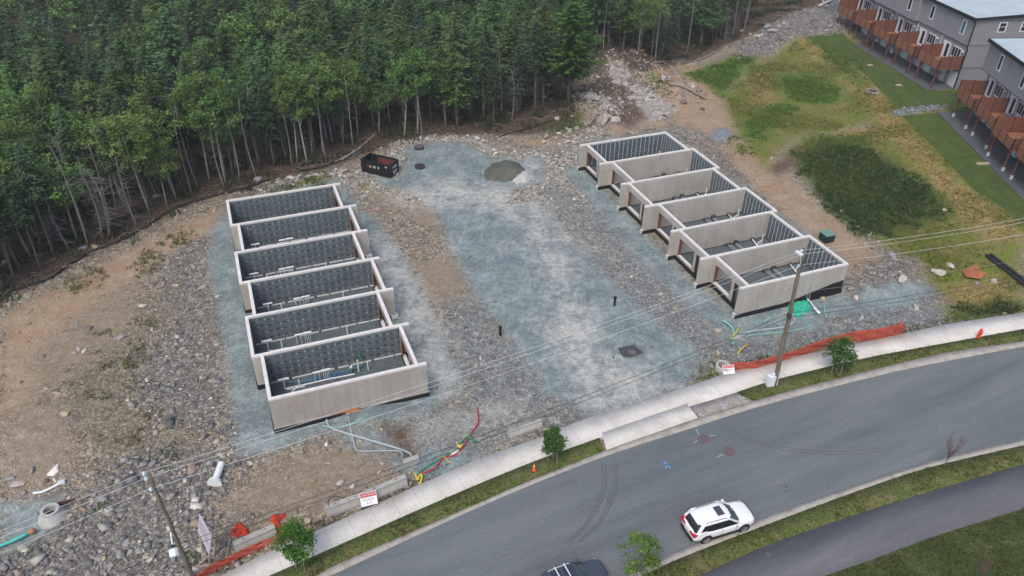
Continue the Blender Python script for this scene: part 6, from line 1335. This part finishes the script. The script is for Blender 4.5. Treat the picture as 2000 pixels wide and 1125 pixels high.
M_BARK = mat('bark_grey_brown', (.125, .112, .10), .95, .4, 4, objvar=.25); M_BARKP = mat('bark_pale_birch', (.25, .24, .22), .9, .4, 5, stretch=(1, 1, .4), objvar=.15); M_DEAD = mat('bark_dead_grey', (.19, .182, .175), .9, .3, 4, objvar=.2)
M_SPR = mat('needles_dark', (.042, .080, .038), .75, attr='tint', objvar=.38, spec=.15); M_FIR = mat('needles_olive', (.062, .120, .038), .75, attr='tint', objvar=.3, spec=.15); M_BLU = mat('needles_blue', (.046, .076, .056), .75, attr='tint', objvar=.2, spec=.15)
M_LEAF = mat('leaves_fresh', (.095, .175, .044), .7, attr='tint', objvar=.22, spec=.2, transl=.2); M_LEAFD = mat('leaves_street_tree', (.045, .105, .018), .6, attr='tint', objvar=.1, spec=.25, transl=.15)
def tree_proto(name, label, cat, tmb, tm, T_, tin, cm, group):
    root = thing(name, label, cat, (0, 0, -50), 0, group)
    me_t = tmb.build('trunk', tm, root, smooth=True)
    if T_ is not None: npmesh('crown', T_.reshape(-1, 3), np.arange(len(T_)*3).reshape(-1, 3), cm, {'tint': np.repeat(tin, 3, 0)}, parent=root)
    return root
GS, GF, GB_, GD = 'spruces along the wood edge', 'broad green conifers in the wood', 'leafy trees along the wood edge', 'bare dead trunks along the wood edge'
protos = {}; arr = {}
def addp(key, *a):
    protos[key] = tree_proto(*a); arr[key] = (a[5], a[6], a[7])
LS = 'dark narrow spruce with bare grey lower trunk in the wood'; LF = 'wide olive green conifer in the wood'; LB = 'light green leafy tree with slender pale trunk in the wood'; LD = 'bare dead trunk with short twigs at the wood edge'
for i, (h, b, Rr) in enumerate([(12, .46, 1.9), (10.5, .4, 2.1), (13.5, .5, 1.75)]):
    T_, t_ = spruce(h, b, Rr, 20+i, 1.3, szm=.9); addp('S%d' % i, 'spruce_tree', LS, 'spruce', trunk_mesh(h, .13, .3, i, 60, (.1, b+.1), 1.0), M_BARK, T_, t_, M_SPR, GS)
for i, (h, b, Rr) in enumerate([(11, .3, 2.1), (12.5, .38, 1.8)]):
    T_, t_ = spruce(h, b, Rr, 30+i, 1.3, szm=.9); addp('N%d' % i, 'spruce_tree', 'blue green spruce with pointed top in the wood', 'spruce', trunk_mesh(h, .14, .2, 9+i, 30, (.1, b+.05), 1.0), M_BARK, T_, t_, M_BLU, 'blue green spruces in the wood')
for i, (h, b, Rr) in enumerate([(12, .3, 3.0), (13.5, .35, 3.3), (10.5, .28, 2.7)]):
    T_, t_ = spruce(h, b, Rr, 40+i, 1.3, .08, .72, 1.0, ragged=.42); addp('F%d' % i, 'conifer_tree', LF, 'conifer', trunk_mesh(h, .17, .4, 20+i, 26, (.12, b+.05), 1.2), M_BARK, T_, t_, M_FIR, GF)
for i, (h, cb, Rr) in enumerate([(11, 5.0, 2.6), (9.5, 4.2, 2.9), (12, 5.2, 2.4)]):
    T_, t_, cs = broad(h, cb, Rr, 60+i, 62, 40, .22, .8); addp('B%d' % i, 'leafy_tree', LB, 'leafy tree', trunk_mesh(h*.85, .11, .8, 30+i, 8, (.2, .5), .6, limbs=cs), M_BARKP, T_, t_, M_LEAF, GB_)
for i in range(4):
    h = [9, 7.5, 10.5, 6][i]; addp('D%d' % i, 'dead_tree', LD, 'dead tree', trunk_mesh(h, .085, .9, 50+i, [26, 70, 16, 90][i], (.12, .98), [.6, 1.3, .5, 1.5][i]), M_DEAD, None, None, None, GD)
for k in protos: arr[k] = arr[k]
bigT, bigt = spruce(14.5, .28, 4.6, 71, 1.25, -.02, .5, 1.5, ragged=.4)
trees = {k: treeof(v) for k, v in protos.items()}
used = set()
def put(key, x, y, sc, rz, z=None, label=None, group=None):
    z = float(gz_at(x, y)[0]) if z is None else z
    if key not in used:
        used.add(key); o = protos[key]; o.location = (x, y, z); o.rotation_euler = (rnd.uniform(-.03, .03), rnd.uniform(-.03, .03), rz); o.scale = (sc, sc, sc)
    else: o = dup(protos[key], (x, y, z), rz, sc, trees[key]); o.rotation_euler = (rnd.uniform(-.04, .04), rnd.uniform(-.04, .04), rz)
    v = np.array([x, y, z-CZ]); px = 1000+F*(v@RI)/(v@FW); sd = float(sdf(forest_poly, np.array([x]), np.array([y]))[0])
    wh = 'at the left picture edge' if px < 170 else 'left of the bare grey snags' if px < 300 else 'above the dirt track' if px < 440 else 'above the left foundation' if px < 590 else 'left of the leaning trunk' if px < 690 else 'behind the black container' if px < 800 else 'behind the two raised manholes' if px < 910 else 'behind the sand heap' if px < 1040 else 'around the big bright pine' if px < 1180 else 'above the rock outcrop' if px < 1330 else 'towards the riprap bank'
    dp = 'in the front row' if sd < 4.5 else 'just behind the front row' if sd < 9 else 'deeper in the wood'
    nm = {'S': 'dark spruce', 'N': 'blue green spruce', 'F': 'broad olive conifer', 'B': 'light green leafy tree', 'D': 'bare dead trunk'}[key[0]]
    if key in ('D1', 'D3'): nm = 'bare twiggy snag'
    o['label'] = '%s %s, %s' % (nm, dp, wh)
    return o
r = np.random.RandomState(77)
# specific trees of the photo's edge
special = [(62, 500, 'B0', 1.0), (20, 520, 'B1', .95), (150, 470, 'B1', 1.05), (105, 440, 'B2', 1.05), (345, 388, 'B0', 1.0), (325, 400, 'B1', .8), (410, 355, 'B2', 1.12), (460, 330, 'B1', .85), (560, 290, 'F0', .9), (815, 262, 'B0', 1.1), (790, 268, 'B2', .95), (893, 250, 'F2', 1.05), (870, 246, 'B1', 1.0), (700, 268, 'B2', .9), (640, 290, 'S0', .9), (965, 246, 'S1', .9), (1010, 226, 'N0', .95), (945, 235, 'S2', .9), (1245, 120, 'B2', .8), (1272, 112, 'B2', .85), (1060, 215, 'S0', .95), (930, 200, 'F1', .95), (560, 312, 'D0', 1), (200, 470, 'D1', 1.15), (215, 462, 'D3', 1.3), (268, 440, 'D1', 1.1), (640, 320, 'D2', 1), (690, 290, 'D2', .95), (825, 275, 'D0', .95), (1450, 88, 'D2', .9), (740, 262, 'B1', .8), (560, 150, 'B0', 1.1), (465, 90, 'B1', 1.3), (640, 40, 'B1', 1.1)]
pts = []
for px, py, k, sc in special:
    p = gp(px, py); put(k, p[0], p[1], sc, r.uniform(0, 6)); pts.append((p[0], p[1]))
p = gp(1110, 205); root = tree_proto('pine_tree', 'largest broad bright green pine, at the wood edge above the rock outcrop', 'pine', trunk_mesh(14, .3, .3, 99, 10, (.2, .4), 1.5), M_BARK, bigT, bigt, mat('needles_bright', (.05, .112, .022), .75, attr='tint', spec=.15), None); root.location = (p[0], p[1], float(gz_at(p[0], p[1])[0])); pts.append((p[0], p[1]))
# fill the wood: random places kept apart, nearest ones become trees of their own, the rest one mass
N = 60000; x = r.uniform(-150, 120, N); y = r.uniform(50, 235, N); fp = forest_poly
k = inview(x, y, 7, 6) & (y < 232); x = x[k]; y = y[k]
s = sdf(fp, x, y); k = s > np.where((x > -26) & (x < 14), 4.2, 1.6)+1.5*fbm(x*.2, y*.2, 3); x, y, s = x[k], y[k], s[k]
k = ~((x > 44) & (y < 166)); x, y, s = x[k], y[k], s[k]
cell = {}; acc = []
for q0, q1 in pts: cell.setdefault((int(q0//4), int(q1//4)), []).append((q0, q1, 1.5))
for i in range(len(x)):
    dm = (1.6 if x[i] < -22 else 2.1) if s[i] < 9 else (2.9 if s[i] < 35 else 3.5)
    cx, cy = int(x[i]//4), int(y[i]//4); ok = True
    for a in (-1, 0, 1):
        for b in (-1, 0, 1):
            for (u, v, m_) in cell.get((cx+a, cy+b), ()):
                if (u-x[i])**2+(v-y[i])**2 < dm*dm*(.8 if m_ < 2 else 1): ok = False; break
            if not ok: break
        if not ok: break
    if ok: cell.setdefault((cx, cy), []).append((x[i], y[i], dm)); acc.append((x[i], y[i], s[i], math.hypot(x[i], y[i])))
acc.sort(key=lambda t: t[2]*1.6+t[3]*.25)
far = []; cnt = 0; NI = 262
keys_e = ['S0', 'S1', 'S2', 'S0', 'F1', 'N0', 'F2', 'D0', 'D2', 'D1', 'D0', 'D2', 'D0', 'F0', 'B0', 'B2', 'S2', 'D3']; keys_i = ['S0', 'S1', 'N0', 'F0', 'F1', 'F2', 'F0', 'F1', 'F2', 'B0', 'B1', 'B2']
for (a, b, s_, d) in acc:
    k = keys_e[r.randint(len(keys_e))] if s_ < 7 else keys_i[r.randint(len(keys_i))]
    # leafy trees gather on the left, spruces in the middle
    if k[0] == 'B' and a > 0 and r.rand() < .6: k = 'S%d' % r.randint(3)
    if a < -22 and s_ < 9 and r.rand() < .62: k = ['S2', 'D0', 'D2', 'B2', 'D2', 'S0', 'D0', 'B0', 'D3'][r.randint(9)]
    sc = r.uniform(.6, 1.16) if not (s_ < 9 and k[0] in 'SDB') else r.uniform(.85, 1.15)
    if k[0] in 'SN': sc *= .9
    inv = inview(np.array([a]), np.array([b]), 1.0, 6.)[0]
    if cnt < NI and inv: put(k, a, b, sc, r.uniform(0, 6)); cnt += 1
    else: far.append((k if k[0] != 'D' else 'S1', a, b, sc, r.uniform(0, 6)))
print('trees', cnt, 'mass', len(far))
VV = []; TT = []; basecol = {'S': (.042, .080, .038), 'N': (.048, .084, .060), 'F': (.062, .120, .038), 'B': (.086, .165, .046)}
TV = []; 
for (k, a, b, sc, rz) in far:
    T_, t_, _ = arr[k]; keep = r.rand(len(T_)) < .62; T_ = T_[keep]; t_ = t_[keep]; m_ = T_.mean(1, keepdims=True); T_ = m_+(T_-m_)*1.25
    c, q = math.cos(rz)*sc, math.sin(rz)*sc; z0 = float(gz_at(a, b)[0])
    VV.append(np.stack([T_[..., 0]*c-T_[..., 1]*q+a, T_[..., 0]*q+T_[..., 1]*c+b, T_[..., 2]*sc+z0], -1).reshape(-1, 3)); hv = r.uniform(.66, 1.28)*(1+.35*float(fbm(np.array([a*.06]), np.array([b*.06]), 5)[0])); TT.append(np.repeat(t_*np.array(basecol[k[0]])*hv*np.array([r.uniform(.85, 1.2), 1, r.uniform(.8, 1.2)]), 3, 0))
VV = np.concatenate(VV); TT = np.concatenate(TT)
o = npmesh('forest', VV, np.arange(len(VV)).reshape(-1, 3), mat('forest_leafage', (1, 1, 1), .75, attr='tint', spec=.15), {'tint': TT}); tag(o, 'dense mixed wood rising behind the edge trees', 'forest', None, 'stuff'); print('forest tris', len(VV)//3)
tm = MB()
for (k, a, b, sc, rz) in far:
    z0 = float(gz_at(a, b)[0]); tm.tube([(a, b, z0-.2), (a+.1, b, z0+10*sc)], [.13, .03], 4, caps=False)
o = tm.build('forest_trunks', M_BARK); tag(o, 'trunks of the dense wood behind the edge trees', 'forest', None, 'stuff')
for k_ in protos:
    if k_ not in used:
        for c in kids(protos[k_]): D.objects.remove(c)
        D.objects.remove(protos[k_])
# small undergrowth saplings along the edge
def pr_under(x, y): s = zval('forest', x, y); return np.clip(1-np.abs(s-4)/5, 0, 1)*(fbm(x*.5, y*.5, 91) > .15)
tufts('undergrowth', 110000, pr_under, lambda x, y, r, n: r.uniform(.2, .9, n), [(3, (.03, .05, .018)), (2, (.05, .075, .022)), (2, (.10, .07, .045))], 'low ferns and saplings on the forest floor', 'undergrowth', 12, (-62, 75, 55, 165), 6, spread=.3)

# street trees
def street_tree(name, px, py, z, h, Rr, cb, label, seed, ls=.13, stakes=True, m=M_LEAFD, nc=60, nl=45):
    p = at(px, py, z); root = thing(name, label, 'young tree', p); T_, t_, cs = broad(h, cb, Rr, seed, nc, nl, ls, .38*Rr, asp=1)
    trunk_mesh(h*.8, .045, .15, seed, 0, limbs=cs, seg=8).build('trunk', M_BARK, root, smooth=True)
    npmesh('crown', T_.reshape(-1, 3), np.arange(len(T_)*3).reshape(-1, 3), m, {'tint': np.repeat(t_, 3, 0)}, parent=root)
    if stakes:
        for dx, dy in ((-.35, .1), (.3, -.15)): MB().bar((dx, dy, -.1), (dx*1.0, dy, 1.5), .05).build('stake', mat('tree_stake', (.25, .22, .18), .8), root)
    return root
street_tree('young_tree', 1079, 902, KH, 3.5, .85, 1.0, 'slim young tree on the verge right of the traffic cone', 201)
street_tree('young_tree', 1632, 730, KH, 3.9, 1.35, 1.0, 'round staked young tree on the verge right of the right pole', 202)
street_tree('young_tree', 588, 1112, KH, 4.3, 1.2, 1.4, 'dense green young tree on the lower left verge, staked', 203, nc=64, nl=50, m=mat('leaves_rich', (.05, .13, .016), .6, attr='tint', spec=.25, transl=.15))
street_tree('young_tree', 1243, 1140, KH, 4.7, 1.3, 1.2, 'ragged yellow green young tree at the bottom edge right of the dark car', 204, stakes=False, m=mat('leaves_yellow_green', (.085, .155, .02), .6, attr='tint', spec=.25, transl=.15), nc=42, nl=32)
# mulch rings
for px, py in ():
    p = at(px, py, KH); mb = MB().lathe([(.75, .0), (.5, .03), (.001, .05)], seg=18); o = mb.build('soil_ring', surf('mulch_brown', [(.10, .07, .045), (.14, .10, .065), (.18, .14, .10)], 3, spk=.4, spks=14) if 'mulch' not in MATS else MATS['mulch']); o.location = tuple(p); tag(o, {1079: 'bare soil ring under the slim young tree', 1632: 'bare soil ring under the round staked tree', 1020: 'bare soil patch left of the traffic cone'}[px], 'soil patch')
# leafless young tree and bare saplings on the right
def bare(px, py, h, label, seed, nst=22, m=None):
    p = at(px, py, KH); root = thing('bare_tree', label, 'bare tree', p); q = random.Random(seed); mb = MB(); mb.tube([(0, 0, -.1), (.05, 0, h*.35)], [.04, .03], 7); mb.build('trunk', M_BARK, root)
    mb = MB()
    for i in range(nst):
        a = q.uniform(0, 2*PI); rr = h*.22*q.uniform(.3, 1); z0 = h*q.uniform(.2, .4); s0 = Vector((.04, 0, z0)); e = Vector((math.cos(a)*rr, math.sin(a)*rr*.7, h*q.uniform(.75, 1))); m1 = s0.lerp(e, .5)+Vector((math.cos(a)*.12, math.sin(a)*.12, -.1)); mb.tube([s0, m1, e], [.018, .012, .004], 4, caps=False)
        for k in range(3): b = m1.lerp(e, q.uniform(0, .9)); mb.tube([b, b+Vector((q.uniform(-.2, .2), q.uniform(-.2, .2), q.uniform(.15, .45)))], [.008, .003], 3, caps=False)
    mb.build('twigs', m or mat('twig_purple_brown', (.15, .09, .08), .8), root)
bare(1844, 910, 3.3, 'leafless young tree on the narrow verge beyond the carriageway', 5)
bare(1905, 1135, 2.4, 'nearly leafless sapling with a few yellow green leaves at the lower right', 6, 18)
# ------------------------------------------------------------------ cars
M_TYRE = mat('tyre_black', (.018, .018, .02), .8); M_RIM = mat('rim_silver', (.42, .43, .45), .35, metal=.6); M_CLAD = mat('cladding_black', (.02, .02, .022), .6)
M_CGL = mat('car_glass', (.012, .015, .018), .08, spec=.7); M_WSG = mat('windscreen_glass', (.045, .075, .08), .08, spec=.7); M_TAIL = mat('tail_light_red', (.45, .01, .025), .3); M_HEAD = mat('head_light', (.45, .48, .52), .15, spec=.6)
M_GAP = mat('panel_gap', (.03, .03, .03), .8)
def car(label, pc, th, paint, rails, sunroof, bars=False, glassroof=False):
    root = thing('parked_car', label, 'car', pc, th)
    L2, Wd = 2.3, .92
    st = [(-2.30, .72, .50, .80), (-2.22, .83, .34, .98), (-2.0, .89, .28, 1.06), (-1.5, .92, .27, 1.07), (-.8, .925, .26, 1.04), (0, .925, .26, 1.03), (.8, .925, .26, 1.04), (1.15, .92, .26, 1.05), (1.6, .90, .27, 1.01), (2.0, .86, .28, .93), (2.2, .76, .34, .84), (2.3, .60, .45, .70)]
    mb = MB(); ring = lambda x, wd, zb, zt: [(x, -wd*.6, zb), (x, -wd*.95, zb+.05), (x, -wd, zb+.28), (x, -wd*.99, zt-.22), (x, -wd*.93, zt-.03), (x, -wd*.55, zt+.045), (x, 0, zt+.06), (x, wd*.55, zt+.045), (x, wd*.93, zt-.03), (x, wd*.99, zt-.22), (x, wd, zb+.28), (x, wd*.95, zb+.05), (x, wd*.6, zb)]
    R_ = [ring(*s_) for s_ in st]; k = len(R_[0])
    for r_ in R_: mb.v += r_
    for i in range(len(R_)-1):
        for j in range(k): a = i*k+j; b = i*k+(j+1) % k; mb.f.append((a, b, b+k, a+k)); mb.mi.append(0)
    mb.f.append(tuple(range(k))); mb.mi.append(0); mb.f.append(tuple((len(R_)-1)*k+j for j in range(k))[::-1]); mb.mi.append(0)
    body = mb.build('body', paint, root, smooth=True, fix=True); ss = body.modifiers.new('s', 'SUBSURF'); ss.levels = 1; ss.render_levels = 2
    # greenhouse: glass shell then roof skin
    def outline(x0, x1, w0, w1, z, n=1):
        return [(x0, -w0*.80, z), (x0+.18, -w0, z), ((x0+x1)/2, -max(w0, w1)*1.01, z), (x1-.28, -w1, z), (x1, -w1*.70, z), (x1+.07, 0, z), (x1, w1*.70, z), (x1-.28, w1, z), ((x0+x1)/2, max(w0, w1)*1.01, z), (x0+.18, w0, z), (x0, w0*.80, z), (x0-.04, 0, z)]
    lv = [outline(-2.16, 1.18, .80, .84, .98), outline(-2.0, .78, .74, .78, 1.28), outline(-1.76, .36, .66, .70, 1.56)]
    mb = MB(); k = 12
    for l in lv: mb.v += l
    for i in range(2):
        for j in range(k):
            a = i*k+j; b = i*k+(j+1) % k; mb.f.append((a, b, b+k, a+k)); mb.mi.append(1 if j in (3, 4, 5, 6) else 0)
    mb.f.append(tuple(2*k+j for j in range(k))); mb.mi.append(0)
    mb.build('window_glass', [M_CGL, M_WSG], root, smooth=False)
    rl = [outline(-1.82, .42, .68, .72, 1.555), outline(-1.78, .36, .665, .70, 1.61), outline(-1.55, .15, .5, .52, 1.655)]
    mb = MB()
    for l in rl: mb.v += l
    for i in range(2):
        for j in range(k): a = i*k+j; b = i*k+(j+1) % k; mb.f.append((a, b, b+k, a+k)); mb.mi.append(0)
    mb.f.append(tuple(2*k+j for j in range(k))); mb.mi.append(0); mb.build('roof', paint, root, smooth=True, fix=True)
    pl = MB()
    for s_ in (-1, 1):
        for a, b, w_ in (((1.02, .835*s_, 1.0), (.16, .71*s_, 1.58), .10), ((-2.02, .80*s_, .98), (-1.66, .69*s_, 1.58), .20)): pl.bar(a, b, w_, .07)
        pl.bar((-1.75, .70*s_, 1.57), (.16, .72*s_, 1.58), .09, .07)
        pl.bar((-2.0, .86*s_, 1.0), (-1.35, .80*s_, 1.02), .14, .1)
    pl.build('pillars', paint, root)
    dk = MB()
    for s_ in (-1, 1):
        for x_ in (-.32,): dk.bar((x_, .845*s_, 1.05), (x_-.02, .73*s_, 1.54), .07, .03)
        for x_ in (-1.2, -.3, .72): dk.bar((x_, .927*s_, .42), (x_, .925*s_, .98), .014, .014)
    dk.build('door_gap', M_GAP, root)
    for s_ in (-1, 1): MB().bar((-1.0, .92*s_, .33), (1.0, .92*s_, .33), .05, .14).build('sill_trim', M_CLAD, root)
    MB().box((-2.34, -.66, .30), (-2.16, .66, .58)).build('rear_bumper', M_CLAD, root); MB().box((2.14, -.52, .30), (2.315, .52, .44)).build('front_bumper', M_CLAD, root)
    for x_ in (-1.36, 1.36):
        for s_ in (-1, 1):
            yo = .90*s_; a_ = MB()
            a_.lathe([(.001, 0), (.415, 0), (.415, .03*s_), (.001, .03*s_)], (x_, yo, .36), 22, axis='y'); a_.build('wheel_arch', M_CLAD, root)
            w_ = MB().lathe([(.20, -.08*s_), (.31, -.08*s_), (.345, -.03*s_), (.345, .045*s_), (.31, .06*s_), (.23, .055*s_)], (x_, yo, .345), 24, axis='y').build('wheel', M_TYRE, root)
            rm = MB().lathe([(.235, .054*s_), (.215, .062*s_), (.20, .045*s_)], (x_, yo, .345), 24, axis='y').lathe([(.001, .064*s_), (.05, .06*s_), (.05, .045*s_)], (x_, yo, .345), 12, axis='y')
            for q in range(5): t = q*2*PI/5+.3; rm.bar((x_, yo+.055*s_, .345), (x_+.215*math.cos(t), yo+.056*s_, .345+.215*math.sin(t)), .055, .02)
            rm.build('rim', M_RIM, w_)
    for s_ in (-1, 1):
        MB().box((-2.335, .52*s_-.2, .84), (-2.2, .52*s_+.2, .95)).box((-2.29, .74*s_-.09, .80), (-1.98, .74*s_+.13*1, .98)).build('tail_light', M_TAIL, root)
        h_ = MB(); h_.quad([(2.29, .42*s_, .72), (2.16, .78*s_, .76), (2.02, .86*s_, .86), (2.10, .70*s_, .885), (2.235, .42*s_, .83)]); h_.quad([(2.02, .865*s_, .86), (2.16, .79*s_, .76), (2.1, .83*s_, .72), (1.9, .90*s_, .80)]); h_.build('headlight', M_HEAD, root)
        mr = MB().box((.74, s_*1.02-.11, .98), (.90, s_*1.02+.11, 1.12)).bar((.86, .88*s_, 1.0), (.83, 1.0*s_, 1.03), .05).build('mirror', paint, root); bv = mr.modifiers.new('b', 'BEVEL'); bv.width = .03; bv.segments = 2
        MB().tube([(-1.45, .655*s_, 1.61), (-1.35, .655*s_, 1.69), (-.1, .67*s_, 1.69), (.05, .67*s_, 1.61)], .018, 6).build('roof_rail', rails, root)
        for x_ in (-.45, .55): MB().bar((x_-.1, .945*s_, .86), (x_+.08, .945*s_, .86), .02, .025).build('door_handle', paint, root)
    MB().box((2.2, -.42, .50), (2.315, .42, .66)).build('grille', M_CLAD, root)
    g = MB(); g.quad([(1.98, -.62, .985), (2.17, -.56, .90), (2.2, -.56, .885), (2.0, -.64, .975)]); g.quad([(1.98, .62, .985), (2.0, .64, .975), (2.2, .56, .885), (2.17, .56, .90)]); 
    MB().box((2.17, -.55, .855), (2.24, .55, .875)).build('bonnet_gap', M_GAP, root)
    MB().box((-2.345, -.25, .62), (-2.335, .25, .76)).build('number_plate', mat('plate_pale', (.5, .5, .52), .5), root)
    MB().box((-1.95, -.5, 1.575), (-1.72, .5, 1.60)).build('rear_spoiler', paint, root)
    if sunroof: MB().box((-.42, -.36, 1.655), (.06, .36, 1.672)).build('sunroof', mat('sunroof_glass', (.05, .06, .085), .2, spec=.6), root)
    if glassroof: MB().box((-1.4, -.5, 1.65), (-.75, .5, 1.675)).box((-.62, -.5, 1.65), (.1, .5, 1.675)).build('sunroof', mat('sunroof_glass_dark', (.03, .038, .055), .15, spec=.6), root)
    if bars:
        for x_ in (-1.0, -.35): MB().bar((x_, -.74, 1.74), (x_, .74, 1.74), .06, .03).build('cross_bar', rails, root)
    return root
pr_ = at(1374, 1061, .0); pf_ = at(1453, 1037, .0); th_ = math.atan2(pf_[1]-pr_[1], pf_[0]-pr_[0]); mid = (pr_+pf_)/2; nrm = np.array([-math.sin(th_), math.cos(th_), 0]); c_ = mid+nrm*.88; c_[2] = .01
print('wheelbase px->m', np.linalg.norm(pf_-pr_))
car('white estate car with black sunroof parked at the near kerb', c_, th_, mat('paint_white', (.74, .76, .78), .25, spec=.5), M_CLAD, True).scale = (1.06, 1.05, 1.05)
fp_ = at(1178, 1104, .75); th2 = math.radians(24); dv2 = np.array([math.cos(th2), math.sin(th2), 0]); nr2 = np.array([-math.sin(th2), math.cos(th2), 0]); c2 = fp_-dv2*2.28-nr2*.25; c2[2] = .01
car('dark blue grey car with silver roof bars on the carriageway, cut by the bottom edge', c2, th2, mat('paint_slate', (.045, .06, .08), .3, spec=.5), mat('rail_silver', (.7, .72, .74), .3), False, True, True)

# ------------------------------------------------------------------ thin haze of the humid summer air
mb = MB().box((-160, -10, -3), (160, 260, 50)); hz = mb.build('haze', [D.materials.new('haze_air')]); hm = hz.data.materials[0]; hm.use_nodes = True; hn = hm.node_tree; hn.nodes.clear()
pv = hn.nodes.new('ShaderNodeVolumePrincipled'); pv.inputs['Color'].default_value = (.92, .96, 1, 1); pv.inputs['Density'].default_value = .0004; pv.inputs['Anisotropy'].default_value = .2
ho = hn.nodes.new('ShaderNodeOutputMaterial'); hn.links.new(pv.outputs[0], ho.inputs['Volume']); tag(hz, 'thin pale haze', None, None, 'stuff')
